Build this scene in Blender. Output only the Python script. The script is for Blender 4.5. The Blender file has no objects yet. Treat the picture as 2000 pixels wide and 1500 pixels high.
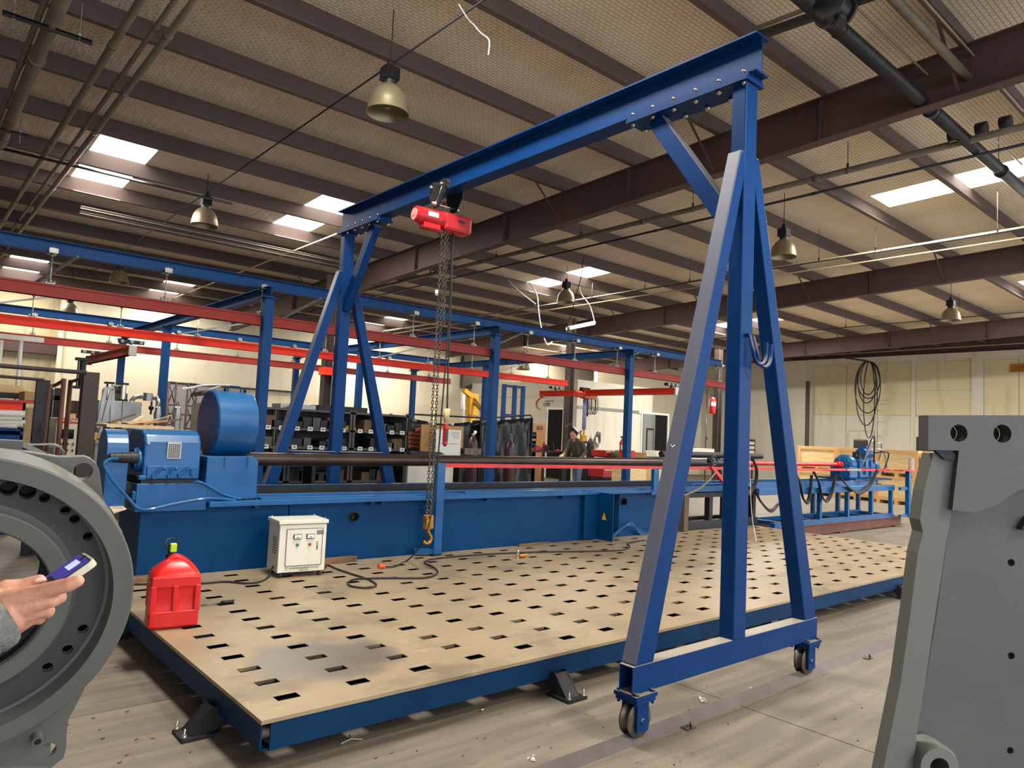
import bpy, bmesh, math, random
from mathutils import Vector, Matrix
from mathutils.geometry import tessellate_polygon
random.seed(7)
S = bpy.context.scene
COL = S.collection
V = Vector
# ------------------------------------------------------------------ camera (1.53 m above the floor, origin below it)
F_PX, YAW, PITCH, ROLL, HC = 1406.9186, 0.7115310, 0.0701172, 0.0459399, 1.533
def _basis():
    cy, sy, cp, sp = math.cos(YAW), math.sin(YAW), math.cos(PITCH), math.sin(PITCH)
    f = V((sy*cp, cy*cp, sp)); r = V((cy, -sy, 0)); u = r.cross(f)
    c, s = math.cos(ROLL), math.sin(ROLL)
    return c*r + s*u, -s*r + c*u, f
CR, CU, CF = _basis()
CAM = V((0, 0, HC))
cam = bpy.data.cameras.new('camera'); camo = bpy.data.objects.new('camera', cam); COL.objects.link(camo)
cam.sensor_width = 36.0; cam.lens = F_PX*36.0/2000.0; cam.clip_start = 0.05; cam.clip_end = 200
m = Matrix((CR, CU, -CF)).transposed().to_4x4(); m.translation = CAM; camo.matrix_world = m
S.camera = camo
def at(u, v, x=None, y=None, z=None, h=None):
    """measured point: where the sight line of a photo pixel meets a real plane (x=, y=, z= or horizontal distance h)"""
    q = CR*((u-1000)/F_PX) + CU*((750-v)/F_PX) + CF
    if x is not None: t = x/q.x
    elif y is not None: t = y/q.y
    elif z is not None: t = (z-HC)/q.z
    else: t = h/(q.x*math.sin(YAW)+q.y*math.cos(YAW))
    return CAM + q*t
# ------------------------------------------------------------------ world, lights, exposure
W = bpy.data.worlds.new('world'); S.world = W; W.use_nodes = True
W.node_tree.nodes['Background'].inputs[0].default_value = (0.90, 0.96, 1.06, 1)
W.node_tree.nodes['Background'].inputs[1].default_value = 1.7
S.view_settings.view_transform = 'Standard'; S.view_settings.look = 'None'
S.view_settings.gamma = 1; S.view_settings.use_curve_mapping = False
S.view_settings.exposure = 0.55
def area_light(name, loc, sx, sy, power, col=(1, .95, .86)):
    l = bpy.data.lights.new(name, 'AREA'); l.shape = 'RECTANGLE'; l.size = sx; l.size_y = sy
    l.energy = power; l.color = col
    o = bpy.data.objects.new(name, l); COL.objects.link(o); o.location = loc; return o
def roof_z(y): return 6.073 - 0.037*y          # underside of the purlins
DECK = 0.27
# daylight coming down through the roof lights (x centre, y0, y1)
SKY = [(2.53, 12.35, 14.75), (6.2, 12.35, 14.75), (13.4, 12.25, 14.75), (22.2, 12.0, 14.6), (31.0 , 11.9, 14.2),
       (13.35, 3.1, 5.45), (22.2, 3.1, 5.45), (2.45, 21.9, 23.7), (6.1, 21.9, 23.7), (13.4, 21.8, 23.6), (22.2, 21.2, 23.4),
       (2.5, 3.1, 5.45), (2.5, -6.0, -3.6), (9.6, -6.0, -3.6), (18.0, -6.0, -3.6)]
SKY = [(x*1.0148, a*1.0148, b*1.0148) for x, a, b in SKY]
for (x, y0, y1) in SKY:
    yc = (y0+y1)/2
    near = 1.0 if yc < 10 else 0.8
    area_light('roof_light_glow', (x, yc, roof_z(yc)-0.03), 0.75, y1-y0-.1, (650 if x > 15 else 230 if x > 10 else 130 if yc > 20 else 220)*near)
# lit high-bay lamps behind the camera row
for (x, y, e) in [(3.9, 0.3, 130), (12.1, 0.3, 150), (20.3, 0.3, 230)]:
    l = bpy.data.lights.new('bay_bulb', 'SPOT'); l.energy = e*3.2; l.shadow_soft_size = .24; l.color = (1, .90, .74)
    l.spot_size = 2.6; l.spot_blend = .5
    o = bpy.data.objects.new('bay_bulb', l); COL.objects.link(o); o.location = (x, y, 4.72)
# ------------------------------------------------------------------ mesh builder
def ortho(d, up):
    d = d.normalized(); up = V(up)
    if abs(d.dot(up.normalized())) > .995: up = V((0, 1, 0)) if abs(d.y) < .9 else V((1, 0, 0))
    s = d.cross(up).normalized(); u = s.cross(d).normalized()
    return d, s, u
class MB:
    def __init__(s): s.v = []; s.f = []; s.sm = []
    def add(s, vs, fs, smooth=False):
        b = len(s.v); s.v += [V(p) for p in vs]; s.f += [tuple(i+b for i in f) for f in fs]; s.sm += [smooth]*len(fs); return s
    def obox(s, c, ax, ay, az):
        c = V(c); P = [c+i*ax+j*ay+k*az for k in (-1, 1) for j in (-1, 1) for i in (-1, 1)]
        fs = [(0,2,3,1), (4,5,7,6), (0,1,5,4), (2,6,7,3), (0,4,6,2), (1,3,7,5)]
        if ax.cross(ay).dot(az) < 0: fs = [f[::-1] for f in fs]
        return s.add(P, fs)
    def box(s, x0, x1, y0, y1, z0, z1):
        return s.obox(((x0+x1)/2, (y0+y1)/2, (z0+z1)/2), V((abs(x1-x0)/2,0,0)), V((0,abs(y1-y0)/2,0)), V((0,0,abs(z1-z0)/2)))
    def beam(s, p0, p1, w, h, up=(0, 0, 1)):
        p0, p1 = V(p0), V(p1); d, sd, u = ortho(p1-p0, up)
        return s.obox((p0+p1)/2, (p1-p0)/2, sd*(w/2), u*(h/2))
    def hollow(s, p0, p1, w, h, t=.006, up=(0,0,1)):
        p0, p1 = V(p0), V(p1); d, sd, u = ortho(p1-p0, up); a, b = w/2, h/2
        R = []
        for p in (p0, p1):
            for (i, j) in ((a,b),(-a,b),(-a,-b),(a,-b)): R.append(p+sd*i+u*j)
            for (i, j) in ((a-t,b-t),(-a+t,b-t),(-a+t,-b+t),(a-t,-b+t)): R.append(p+sd*i+u*j)
        F = []
        for k in range(4):
            n = (k+1) % 4
            F += [(k, n, n+8, k+8), (k+4, k+12, n+12, n+4), (k, k+4, n+4, n), (k+8, n+8, n+12, k+12)]
        return s.add(R, F)
    def ibeam(s, p0, p1, h, w, tf=.012, tw=.009, up=(0,0,1)):
        p0, p1 = V(p0), V(p1); d, sd, u = ortho(p1-p0, up)
        o = u*(h/2-tf/2)
        s.beam(p0+o, p1+o, w, tf, up); s.beam(p0-o, p1-o, w, tf, up); s.beam(p0, p1, tw, h-2*tf, up); return s
    def channel(s, p0, p1, h, w, t=.006, up=(0,0,1), side=1):
        p0, p1 = V(p0), V(p1); d, sd, u = ortho(p1-p0, up); sd = sd*side
        s.beam(p0, p1, t, h, up); o = sd*(w/2)
        s.beam(p0+o+u*(h/2-t/2), p1+o+u*(h/2-t/2), w, t, up); s.beam(p0+o-u*(h/2-t/2), p1+o-u*(h/2-t/2), w, t, up); return s
    def cyl(s, p0, p1, r0, r1=None, n=14, caps=True, smooth=True):
        r1 = r0 if r1 is None else r1
        p0, p1 = V(p0), V(p1); d, a, b = ortho(p1-p0, (0, 0, 1))
        P = []
        for p, r in ((p0, r0), (p1, r1)):
            for k in range(n):
                t = 2*math.pi*k/n; P.append(p+a*(r*math.cos(t))+b*(r*math.sin(t)))
        F = [(k, k+n, (k+1) % n+n, (k+1) % n) for k in range(n)]
        s.add(P, F, smooth)
        if caps: s.add(P, [tuple(range(n)), tuple(range(2*n-1, n-1, -1))])
        return s
    def tube(s, path, r, n=6, closed=False, smooth=True):
        P = [V(p) for p in path]; N = len(P); R = []; a = None
        for i in range(N):
            if closed: t = P[(i+1) % N]-P[i-1]
            else: t = P[min(i+1, N-1)]-P[max(i-1, 0)]
            t = t.normalized() if t.length > 1e-9 else V((0,0,1))
            if a is None: a = t.orthogonal().normalized()
            else:
                a = a-t*a.dot(t)
                a = a.normalized() if a.length > 1e-6 else t.orthogonal().normalized()
            b = t.cross(a); rr = r[i] if isinstance(r, (list, tuple)) else r
            for k in range(n):
                q = 2*math.pi*k/n; R.append(P[i]+a*(rr*math.cos(q))+b*(rr*math.sin(q)))
        F = []
        for i in range(N if closed else N-1):
            j = (i+1) % N
            for k in range(n): F.append((i*n+k, i*n+(k+1) % n, j*n+(k+1) % n, j*n+k))
        s.add(R, F, smooth)
        if not closed: s.add(R, [tuple(range(n-1, -1, -1)), tuple(range((N-1)*n, N*n))])
        return s
    def lathe(s, prof, o, axis=(0,0,1), n=24, smooth=True, arc=None):
        o = V(o); d, a, b = ortho(V(axis), (0,0,1)); P = []; m_ = len(prof)
        a0, a1 = arc if arc else (0, 2*math.pi); full = arc is None; nn = n if full else n+1
        for k in range(nn):
            t = a0+(a1-a0)*k/n
            for (r, h) in prof: P.append(o+d*h+a*(r*math.cos(t))+b*(r*math.sin(t)))
        F = []
        for k in range(n):
            j = (k+1) % nn
            for i in range(m_-1): F.append((k*m_+i, j*m_+i, j*m_+i+1, k*m_+i+1))
        return s.add(P, F, smooth)
    def prism(s, outer, holes, o, ux, uy, th):
        """flat plate with holes; outline in plane coords, thickness th along ux x uy"""
        o, ux, uy = V(o), V(ux), V(uy); n = ux.cross(uy).normalized()
        loops = [[V((a, b, 0)) for a, b in L] for L in [outer]+list(holes)]
        tri = tessellate_polygon(loops); flat = [p for L in loops for p in L]
        w = lambda p, k: o+ux*p.x+uy*p.y+n*(th*k)
        N = len(flat); P = [w(p, 0) for p in flat]+[w(p, 1) for p in flat]; F = []
        for t in tri:
            a, b, c = [flat[i] for i in t]
            cr = (b.x-a.x)*(c.y-a.y)-(b.y-a.y)*(c.x-a.x)
            t = t if cr > 0 else (t[0], t[2], t[1])
            F += [tuple(i+N for i in t), (t[0], t[2], t[1])]
        k = 0
        for li, L in enumerate(loops):
            m_ = len(L); ar = sum(L[i].x*L[(i+1) % m_].y-L[(i+1) % m_].x*L[i].y for i in range(m_))
            for i in range(m_):
                a, b = k+i, k+(i+1) % m_
                q = (a, b, b+N, a+N)
                F.append(q if (ar > 0) == (li == 0) else q[::-1])
            k += m_
        return s.add(P, F)
    def ball(s, c, r, n=10, sc=(1, 1, 1)):
        prof = [(r*math.sin(math.pi*i/n), -r*math.cos(math.pi*i/n)) for i in range(n+1)]
        t = MB().lathe(prof, (0,0,0), (0,0,1), n=max(8, n+2)); c = V(c)
        return s.add([V((p.x*sc[0], p.y*sc[1], p.z*sc[2]))+c for p in t.v], t.f, True)
    def build(s, name, mat, parent=None, bevel=0, seg=1, **props):
        me = bpy.data.meshes.new(name); o = bpy.data.objects.new(name, me); COL.objects.link(o)
        off = V((0,0,0))
        if parent is not None: o.parent = parent; off = wloc(parent)
        me.from_pydata([tuple(p-off) for p in s.v], [], s.f); me.polygons.foreach_set('use_smooth', s.sm)
        if any(s.sm):
            bm = bmesh.new(); bm.from_mesh(me); bmesh.ops.remove_doubles(bm, verts=bm.verts, dist=1e-5)
            for e in bm.edges:
                if len(e.link_faces) == 2 and e.calc_face_angle(0) > .6: e.smooth = False
            bm.to_mesh(me); bm.free()
        me.materials.append(mat); me.update()
        if bevel:
            b = o.modifiers.new('bevel', 'BEVEL'); b.width = bevel; b.segments = seg; b.limit_method = 'ANGLE'; b.angle_limit = .6
            b.harden_normals = False
        for k, v_ in props.items(): o[k] = v_
        return o
def wloc(o):
    p = V(o.location)
    while o.parent: o = o.parent; p += V(o.location)
    return p
def thing(name, label, cat, loc=(0,0,0), group=None):
    o = bpy.data.objects.new(name, None); COL.objects.link(o); o.location = loc; o.empty_display_size = .1
    o['label'] = label; o['category'] = cat
    if group: o['group'] = group
    return o
def tag(o, label, cat, group=None, kind=None):
    o['label'] = label; o['category'] = cat
    if group: o['group'] = group
    if kind: o['kind'] = kind
    return o
def single(mb, name, mat, label, cat, group=None, kind=None, **k):
    """one-mesh thing with its origin at its base"""
    xs = [p.x for p in mb.v]; ys = [p.y for p in mb.v]; zs = [p.z for p in mb.v]
    c = V(((min(xs)+max(xs))/2, (min(ys)+max(ys))/2, min(zs)))
    mb.v = [p-c for p in mb.v]; o = mb.build(name, mat, None, **k); o.location = c
    return tag(o, label, cat, group, kind)
def dup(o, loc=None, label=None, rotz=None, parent=None):
    c = o.copy(); COL.objects.link(c)
    if parent is not None: c.parent = parent
    if loc is not None: c.location = loc
    if rotz is not None: c.rotation_euler = (0, 0, rotz)
    if label: c['label'] = label
    for ch in list(o.children):
        dup(ch, parent=c)
    return c
def structure(o): o['kind'] = 'structure'; return o
def circ(cx, cy, r, n=24): return [(cx+r*math.cos(2*math.pi*k/n), cy+r*math.sin(2*math.pi*k/n)) for k in range(n)]
def sag(p0, p1, s_, n=12):
    p0, p1 = V(p0), V(p1); return [p0.lerp(p1, t/n)-V((0,0,s_*4*(t/n)*(1-t/n))) for t in range(n+1)]
def smooth_path(pts, k=6):
    P = [V(p) for p in pts]; out = []
    for i in range(len(P)-1):
        a, b, c, d = P[max(i-1,0)], P[i], P[i+1], P[min(i+2, len(P)-1)]
        for j in range(k):
            t = j/k
            out.append(.5*((2*b)+(c-a)*t+(2*a-5*b+4*c-d)*t*t+(-a+3*b-3*c+d)*t**3))
    out.append(P[-1]); return out
# ------------------------------------------------------------------ materials
def lin(c):
    return tuple((x/12.92 if x <= .04045 else ((x+.055)/1.055)**2.4) for x in [q/255 for q in c])+(1,)
def mat(name, c, rough=.5, metal=0, c2=None, scale=6, amt=.5, bump=0, bscale=60, coat=0, emit=0, top_tint=None, top_amt=0, stretch=None, detail=4):
    m_ = bpy.data.materials.new(name); m_.use_nodes = True; nt = m_.node_tree; N, L = nt.nodes, nt.links
    b = N['Principled BSDF']; b.inputs['Base Color'].default_value = lin(c)
    b.inputs['Roughness'].default_value = rough; b.inputs['Metallic'].default_value = metal
    b.inputs['Coat Weight'].default_value = coat
    tc = N.new('ShaderNodeTexCoord'); src = tc.outputs['Object']
    if stretch:
        mp = N.new('ShaderNodeMapping'); mp.inputs['Scale'].default_value = stretch; L.new(src, mp.inputs[0]); src = mp.outputs[0]
    last = None
    if c2:
        n = N.new('ShaderNodeTexNoise'); n.inputs['Scale'].default_value = scale; n.inputs['Detail'].default_value = detail
        n.inputs['Roughness'].default_value = .6
        L.new(src, n.inputs['Vector'])
        r = N.new('ShaderNodeMapRange'); r.inputs[1].default_value = .5-.22*amt-.03; r.inputs[2].default_value = .5+.22*amt+.08
        L.new(n.outputs['Fac'], r.inputs[0])
        mx = N.new('ShaderNodeMix'); mx.data_type = 'RGBA'; mx.inputs[6].default_value = lin(c); mx.inputs[7].default_value = lin(c2)
        L.new(r.outputs[0], mx.inputs[0]); L.new(mx.outputs[2], b.inputs['Base Color']); last = mx.outputs[2]
    if top_tint:
        g = N.new('ShaderNodeNewGeometry'); sx = N.new('ShaderNodeSeparateXYZ'); L.new(g.outputs['Normal'], sx.inputs[0])
        r2 = N.new('ShaderNodeMapRange'); r2.inputs[1].default_value = .12; r2.inputs[2].default_value = .98; r2.inputs[3].default_value = 0; r2.inputs[4].default_value = top_amt
        pw = N.new('ShaderNodeMath'); pw.operation = 'POWER'; pw.inputs[1].default_value = .62; mxx = N.new('ShaderNodeMath'); mxx.operation = 'MAXIMUM'; mxx.inputs[1].default_value = 0
        L.new(sx.outputs[2], mxx.inputs[0]); L.new(mxx.outputs[0], pw.inputs[0]); L.new(pw.outputs[0], r2.inputs[0])
        mx2 = N.new('ShaderNodeMix'); mx2.data_type = 'RGBA'; mx2.inputs[7].default_value = lin(top_tint)
        if last: L.new(last, mx2.inputs[6])
        else: mx2.inputs[6].default_value = lin(c)
        L.new(r2.outputs[0], mx2.inputs[0]); L.new(mx2.outputs[2], b.inputs['Base Color'])
    if bump:
        n2 = N.new('ShaderNodeTexNoise'); n2.inputs['Scale'].default_value = bscale; n2.inputs['Detail'].default_value = 3
        L.new(src, n2.inputs['Vector']); bp = N.new('ShaderNodeBump'); bp.inputs['Strength'].default_value = bump; bp.inputs['Distance'].default_value = .01
        L.new(n2.outputs['Fac'], bp.inputs['Height']); L.new(bp.outputs[0], b.inputs['Normal'])
    if emit:
        b.inputs['Emission Color'].default_value = lin(c); b.inputs['Emission Strength'].default_value = emit
    return m_
M = {}
M['gantry'] = mat('gantry blue paint', (8, 52, 104), .42, c2=(7, 46, 95), scale=2.5, bump=.06, bscale=14, coat=.0, top_tint=(168,158,140), top_amt=.75)  # dust on upward faces; the tint also carries light on slanted faces
M['mach'] = mat('machine blue paint', (14, 84, 142), .32, c2=(12, 72, 124), scale=3, bump=.1, bscale=9, coat=.15, top_tint=(60,110,150), top_amt=.4)  # upward faces tinted paler blue
M['mach2'] = mat('bed blue paint', (4, 60, 106), .42, c2=(3, 52, 94), scale=1.6, bump=.05, bscale=8, coat=.0)
M['skirt'] = mat('platform blue paint', (10, 52, 88), .5, c2=(8, 44, 78), scale=2, bump=.05, bscale=12)
M['crane'] = mat('crane blue paint', (22, 70, 124), .5, c2=(18, 62, 112), scale=1.5)
M['red'] = mat('lit orange red paint', (242, 64, 38), .4, c2=(230, 58, 34), scale=1.2)  # brighter copy of the rail red, light put into its colour
M['redd'] = mat('shaded dark red paint', (152, 54, 46), .5, c2=(138, 50, 42), scale=1.2)  # darker copy of the rail red, shade put into its colour
M['redbr'] = mat('bright red paint', (205, 36, 32), .35, c2=(180, 30, 30), scale=5)
M['hoist'] = mat('hoist red paint', (190, 34, 40), .35, c2=(170, 28, 34), scale=12, bump=.08, bscale=40)
M['primer'] = mat('red oxide primer steel', (84, 61, 59), .7, c2=(74, 54, 53), scale=1.4)
M['umber'] = mat('dark brown steel', (60, 49, 43), .65, c2=(48, 40, 37), scale=2)
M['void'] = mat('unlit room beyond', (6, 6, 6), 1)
M['purlin'] = mat('dull purlin paint', (100, 84, 80), .75, c2=(90, 76, 73), scale=1)
M['steel'] = mat('worn steel', (120, 112, 102), .38, .8, c2=(84, 76, 68), scale=14)
M['bright'] = mat('bright steel', (205, 200, 185), .25, .9)
M['brown'] = mat('mill scale pipe', (70, 58, 52), .34, .55, c2=(54, 44, 40), scale=3)
M['dark'] = mat('dark steel', (42, 42, 46), .5, .3, c2=(32,32,36), scale=9)
for k_, s_ in (('gantry', .12), ('mach2', .12), ('skirt', .12), ('mach', .35), ('crane', .15), ('red', .2), ('redd', .2)): M[k_].node_tree.nodes['Principled BSDF'].inputs['Specular IOR Level'].default_value = s_
M['black'] = mat('black', (16, 16, 17), .55)
M['rubber'] = mat('black rubber', (30, 29, 28), .6)
M['grey'] = mat('grey primer casting', (98, 98, 94), .55, c2=(84, 87, 85), scale=3, bump=.05, bscale=120)
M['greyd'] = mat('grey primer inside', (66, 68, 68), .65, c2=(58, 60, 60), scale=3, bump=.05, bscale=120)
M['rust'] = mat('brown primer skid', (104, 58, 40), .6, c2=(84, 46, 34), scale=3)
M['wood'] = mat('pine boards', (214, 164, 104), .6, c2=(205, 165, 108), scale=3, stretch=(1,1,8))
M['plyw'] = mat('plywood', (232, 206, 156), .6, c2=(212, 178, 120), scale=2.4, stretch=(1,1,6))
M['osb'] = mat('oriented strand board', (190, 146, 86), .6, c2=(140, 98, 52), scale=22, amt=.8)
M['oldwood'] = mat('old plank', (120, 92, 66), .75, c2=(88, 66, 48), scale=8)
M['cream'] = mat('cream cabinet', (216, 214, 200), .4, c2=(208,205,190), scale=5)
M['beige'] = mat('control panel beige', (205, 198, 168), .45)
M['white'] = mat('white', (232, 230, 222), .5)
M['galv'] = mat('galvanized', (165, 165, 158), .4, .6, c2=(140,140,134), scale=20)
M['alu'] = mat('brushed stainless', (170, 170, 166), .35, .7, c2=(146,146,142), scale=4)
M['yellow'] = mat('yellow paint', (226, 168, 30), .45)
M['orange'] = mat('hook brass', (196, 140, 48), .35, .5, c2=(140, 84, 30), scale=40)
M['shelf'] = mat('dark grey shelving', (78, 76, 72), .5)
M['blackpl'] = mat('black vinyl curtain', (26, 26, 28), .32, c2=(36,36,38), scale=2, bump=.3, bscale=4)
M['glass'] = mat('dark glass', (18, 18, 22), .1)
M['pink'] = mat('red lettering', (180, 40, 40), .5)
M['bay'] = mat('bay lamp reflector', (150, 138, 110), .38, .6)
M['pipe'] = mat('grimy painted pipe', (112, 102, 86), .6, c2=(92, 84, 70), scale=4)
M['pipel'] = mat('pale conduit', (150, 134, 104), .5)
M['tubew'] = mat('lit tube', (255, 250, 235), .5, emit=7)
# ================================================================== STRUCTURE
def concrete(name, c, c2, rough=.62):
    m_ = mat(name, c, rough, c2=c2, scale=.9, amt=.9, detail=8, bump=.12, bscale=30)
    nt = m_.node_tree; N, L = nt.nodes, nt.links; b = N['Principled BSDF']
    src = b.inputs['Base Color'].links[0].from_socket
    tc = N.new('ShaderNodeTexCoord'); mp = N.new('ShaderNodeMapping'); mp.inputs['Scale'].default_value = (.35, 5, 1); mp.inputs['Rotation'].default_value = (0, 0, .2)
    L.new(tc.outputs['Object'], mp.inputs[0])
    n = N.new('ShaderNodeTexNoise'); n.inputs['Scale'].default_value = 2.2; n.inputs['Detail'].default_value = 8; L.new(mp.outputs[0], n.inputs['Vector'])
    r = N.new('ShaderNodeMapRange'); r.inputs[1].default_value = .42; r.inputs[2].default_value = .62; r.inputs[4].default_value = .55; L.new(n.outputs['Fac'], r.inputs[0])
    mx = N.new('ShaderNodeMix'); mx.data_type = 'RGBA'; mx.inputs[7].default_value = lin((138, 128, 112)); L.new(src, mx.inputs[6]); L.new(r.outputs[0], mx.inputs[0])
    n3 = N.new('ShaderNodeTexNoise'); n3.inputs['Scale'].default_value = 9; n3.inputs['Detail'].default_value = 9; n3.inputs['Roughness'].default_value = .75; L.new(tc.outputs['Object'], n3.inputs['Vector'])
    r3 = N.new('ShaderNodeMapRange'); r3.inputs[1].default_value = .56; r3.inputs[2].default_value = .70; r3.inputs[4].default_value = .8; L.new(n3.outputs['Fac'], r3.inputs[0])
    mx3 = N.new('ShaderNodeMix'); mx3.data_type = 'RGBA'; mx3.inputs[7].default_value = lin((86, 76, 64)); L.new(mx.outputs[2], mx3.inputs[6]); L.new(r3.outputs[0], mx3.inputs[0])
    L.new(mx3.outputs[2], b.inputs['Base Color'])
    rr = N.new('ShaderNodeMapRange'); rr.inputs[3].default_value = rough-.17; rr.inputs[4].default_value = rough+.15; L.new(n.outputs['Fac'], rr.inputs[0]); L.new(rr.outputs[0], b.inputs['Roughness'])
    return m_
M['concrete'] = concrete('worn concrete', (112, 103, 91), (97, 89, 78))
floor = MB().box(-14, 40, -9, 32, -.12, -.03).build('floor', mat('joint fill', (52, 46, 40), .9)); structure(floor)
sx = [-14, -8.5, -3.0, .55, 3.94, 7.3, 11.5, 15.7, 19.9, 24.1, 28.3, 32.5, 40]; sy = [-9, -4, .6, 4.26, 8.6, 12.8, 17, 21.4, 26, 32]
for i in range(len(sx)-1):
    for j in range(len(sy)-1):
        g = .004
        MB().box(sx[i]+g, sx[i+1]-g, sy[j]+g, sy[j+1]-g, -.03, 0).build('slab', M['concrete'], floor)
# --- roof deck with wire-netted insulation
def insulation():
    m_ = mat('netted insulation', (240, 228, 208), .85, c2=(222, 208, 186), scale=1.1, amt=.8)
    nt = m_.node_tree; N, L = nt.nodes, nt.links; b = N['Principled BSDF']; src = b.inputs['Base Color'].links[0].from_socket
    tc = N.new('ShaderNodeTexCoord'); sp = N.new('ShaderNodeSeparateXYZ'); L.new(tc.outputs['Object'], sp.inputs[0])
    def mth(op, a, b_=None):
        n = N.new('ShaderNodeMath'); n.operation = op
        for i, q in enumerate((a, b_)):
            if q is None: continue
            if isinstance(q, (int, float)): n.inputs[i].default_value = q
            else: L.new(q, n.inputs[i])
        return n.outputs[0]
    K = 1/.052
    # hexagonal netting: brick-like zig-zag of wires
    row = mth('FLOOR', mth('MULTIPLY', sp.outputs[1], K*1.0)); par = mth('MODULO', mth('ABSOLUTE', row), 2.0)
    u = mth('ADD', mth('MULTIPLY', sp.outputs[0], K*.6), mth('MULTIPLY', par, .5))
    fu = mth('ABSOLUTE', mth('SUBTRACT', mth('FRACT', u), .5)); fv = mth('ABSOLUTE', mth('SUBTRACT', mth('FRACT', mth('MULTIPLY', sp.outputs[1], K*1.0)), .5))
    wire = mth('GREATER_THAN', mth('MAXIMUM', mth('ADD', fv, mth('MULTIPLY', fu, .18)), mth('ADD', fu, .0)), .47)
    # seams of the insulation rolls, every 1.22 m, running down the slope
    seam = mth('LESS_THAN', mth('ABSOLUTE', mth('SUBTRACT', mth('FRACT', mth('DIVIDE', sp.outputs[0], 1.22)), .5)), .008)
    mx = N.new('ShaderNodeMix'); mx.data_type = 'RGBA'; mx.inputs[7].default_value = lin((140, 120, 94)); L.new(src, mx.inputs[6]); L.new(mth('MULTIPLY', wire, .8), mx.inputs[0])
    mx2 = N.new('ShaderNodeMix'); mx2.data_type = 'RGBA'; mx2.inputs[7].default_value = lin((232, 216, 190)); L.new(mx.outputs[2], mx2.inputs[6]); L.new(mth('MULTIPLY', seam, .55), mx2.inputs[0])
    L.new(mx2.outputs[2], b.inputs['Base Color'])
    n2 = N.new('ShaderNodeTexNoise'); n2.inputs['Scale'].default_value = 3; n2.inputs['Detail'].default_value = 4
    mp = N.new('ShaderNodeMapping'); mp.inputs['Scale'].default_value = (4, 1, 1); L.new(tc.outputs['Object'], mp.inputs[0]); L.new(mp.outputs[0], n2.inputs['Vector'])
    bp = N.new('ShaderNodeBump'); bp.inputs['Strength'].default_value = .6; bp.inputs['Distance'].default_value = .06; L.new(n2.outputs['Fac'], bp.inputs['Height']); L.new(bp.outputs[0], b.inputs['Normal'])
    return m_
M['insul'] = insulation()
# deck is cut open at every roof light
X0, X1, Y0, Y1 = -14, 40, -9, 32
cuts = [(x-.42, x+.42, a, b) for x, a, b in SKY]
xs = sorted(set([X0, X1]+[c[0] for c in cuts]+[c[1] for c in cuts])); ys = sorted(set([Y0, Y1]+[c[2] for c in cuts]+[c[3] for c in cuts]))
dk = MB()
for i in range(len(xs)-1):
    for j in range(len(ys)-1):
        cx, cy = (xs[i]+xs[i+1])/2, (ys[j]+ys[j+1])/2
        if xs[i+1]-xs[i] < 1e-4 or ys[j+1]-ys[j] < 1e-4: continue
        if any(c[0] < cx < c[1] and c[2] < cy < c[3] for c in cuts): continue
        a, b, c, d_ = xs[i], xs[i+1], ys[j], ys[j+1]; z0, z1 = roof_z(c)+DECK, roof_z(d_)+DECK
        dk.add([(a,c,z0),(b,c,z0),(b,d_,z1),(a,d_,z1),(a,c,z0+.1),(b,c,z0+.1),(b,d_,z1+.1),(a,d_,z1+.1)],
               [(0,3,2,1),(4,5,6,7),(0,1,5,4),(2,3,7,6),(0,4,7,3),(1,2,6,5)])
ceiling = dk.build('ceiling', M['insul']); structure(ceiling)
M['sky'] = mat('daylit fibreglass', (255, 250, 238), .5, emit=6)
for k, (x, y0, y1) in enumerate(SKY):
    z0, z1 = roof_z(y0)+DECK+.03, roof_z(y1)+DECK+.03
    p = MB().add([(x-.41,y0+.01,z0),(x+.41,y0+.01,z0),(x+.41,y1-.01,z1),(x-.41,y1-.01,z1),(x-.41,y0+.01,z0+.02),(x+.41,y0+.01,z0+.02),(x+.41,y1-.01,z1+.02),(x-.41,y1-.01,z1+.02)],
                 [(0,3,2,1),(4,5,6,7),(0,1,5,4),(2,3,7,6),(0,4,7,3),(1,2,6,5)])
    o = p.build('window_%d' % (k+1), M['sky']); structure(o)
# --- purlins (Z sections)
pm = MB()
for k in range(-7, 19):
    y = 2.656+1.524*k; z = roof_z(y)
    q = MB().box(X0, X1, y-.002, y+.002, z, z+DECK)
    q.box(X0, X1, y-.08, y, z, z+.004); q.box(X0, X1, y-.082, y-.078, z, z+.02); q.box(X0, X1, y, y+.07, z+DECK-.006, z+DECK-.001)
    q.build('purlin', M['purlin'], ceiling)
# --- rafters, with braces down from the purlins
for x, ya, yb in [(8.56, -6, 31), (17.42, -6, 31), (26.05, -6, 31), (-.45, -6, 0.5), (-9.2, -6, 31)]:
    h = .56; top = V((0, 0, -.002))
    p0 = V((x, ya, roof_z(ya)-h/2-.003)); p1 = V((x, yb, roof_z(yb)-h/2-.003))
    o = MB().ibeam(p0, p1, h, .17, .014, .010).build('rafter', M['primer'], ceiling)
    st = MB()
    for yy in (4.2, 7.3, 10.3, 13.3, 16.4, 19.6):
        if ya < yy < yb: st.box(x-.08, x+.08, yy-.006, yy+.006, roof_z(yy)-h+.01, roof_z(yy)-.02)
    if st.v: st.build('stiffener', M['primer'], ceiling, kind='stuff')
    br = MB()
    for k in range(-3, 17):
        y = 2.656+1.524*k
        if k % 2 == 0 and ya < y < yb:
            for s_ in (-1, 1): br.beam((x+s_*.09, y, roof_z(y)-h+.05), (x+s_*.72, y, roof_z(y)+.03), .035, .006)
    if br.v: br.build('flange_brace', M['primer'], ceiling, kind='stuff')
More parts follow.
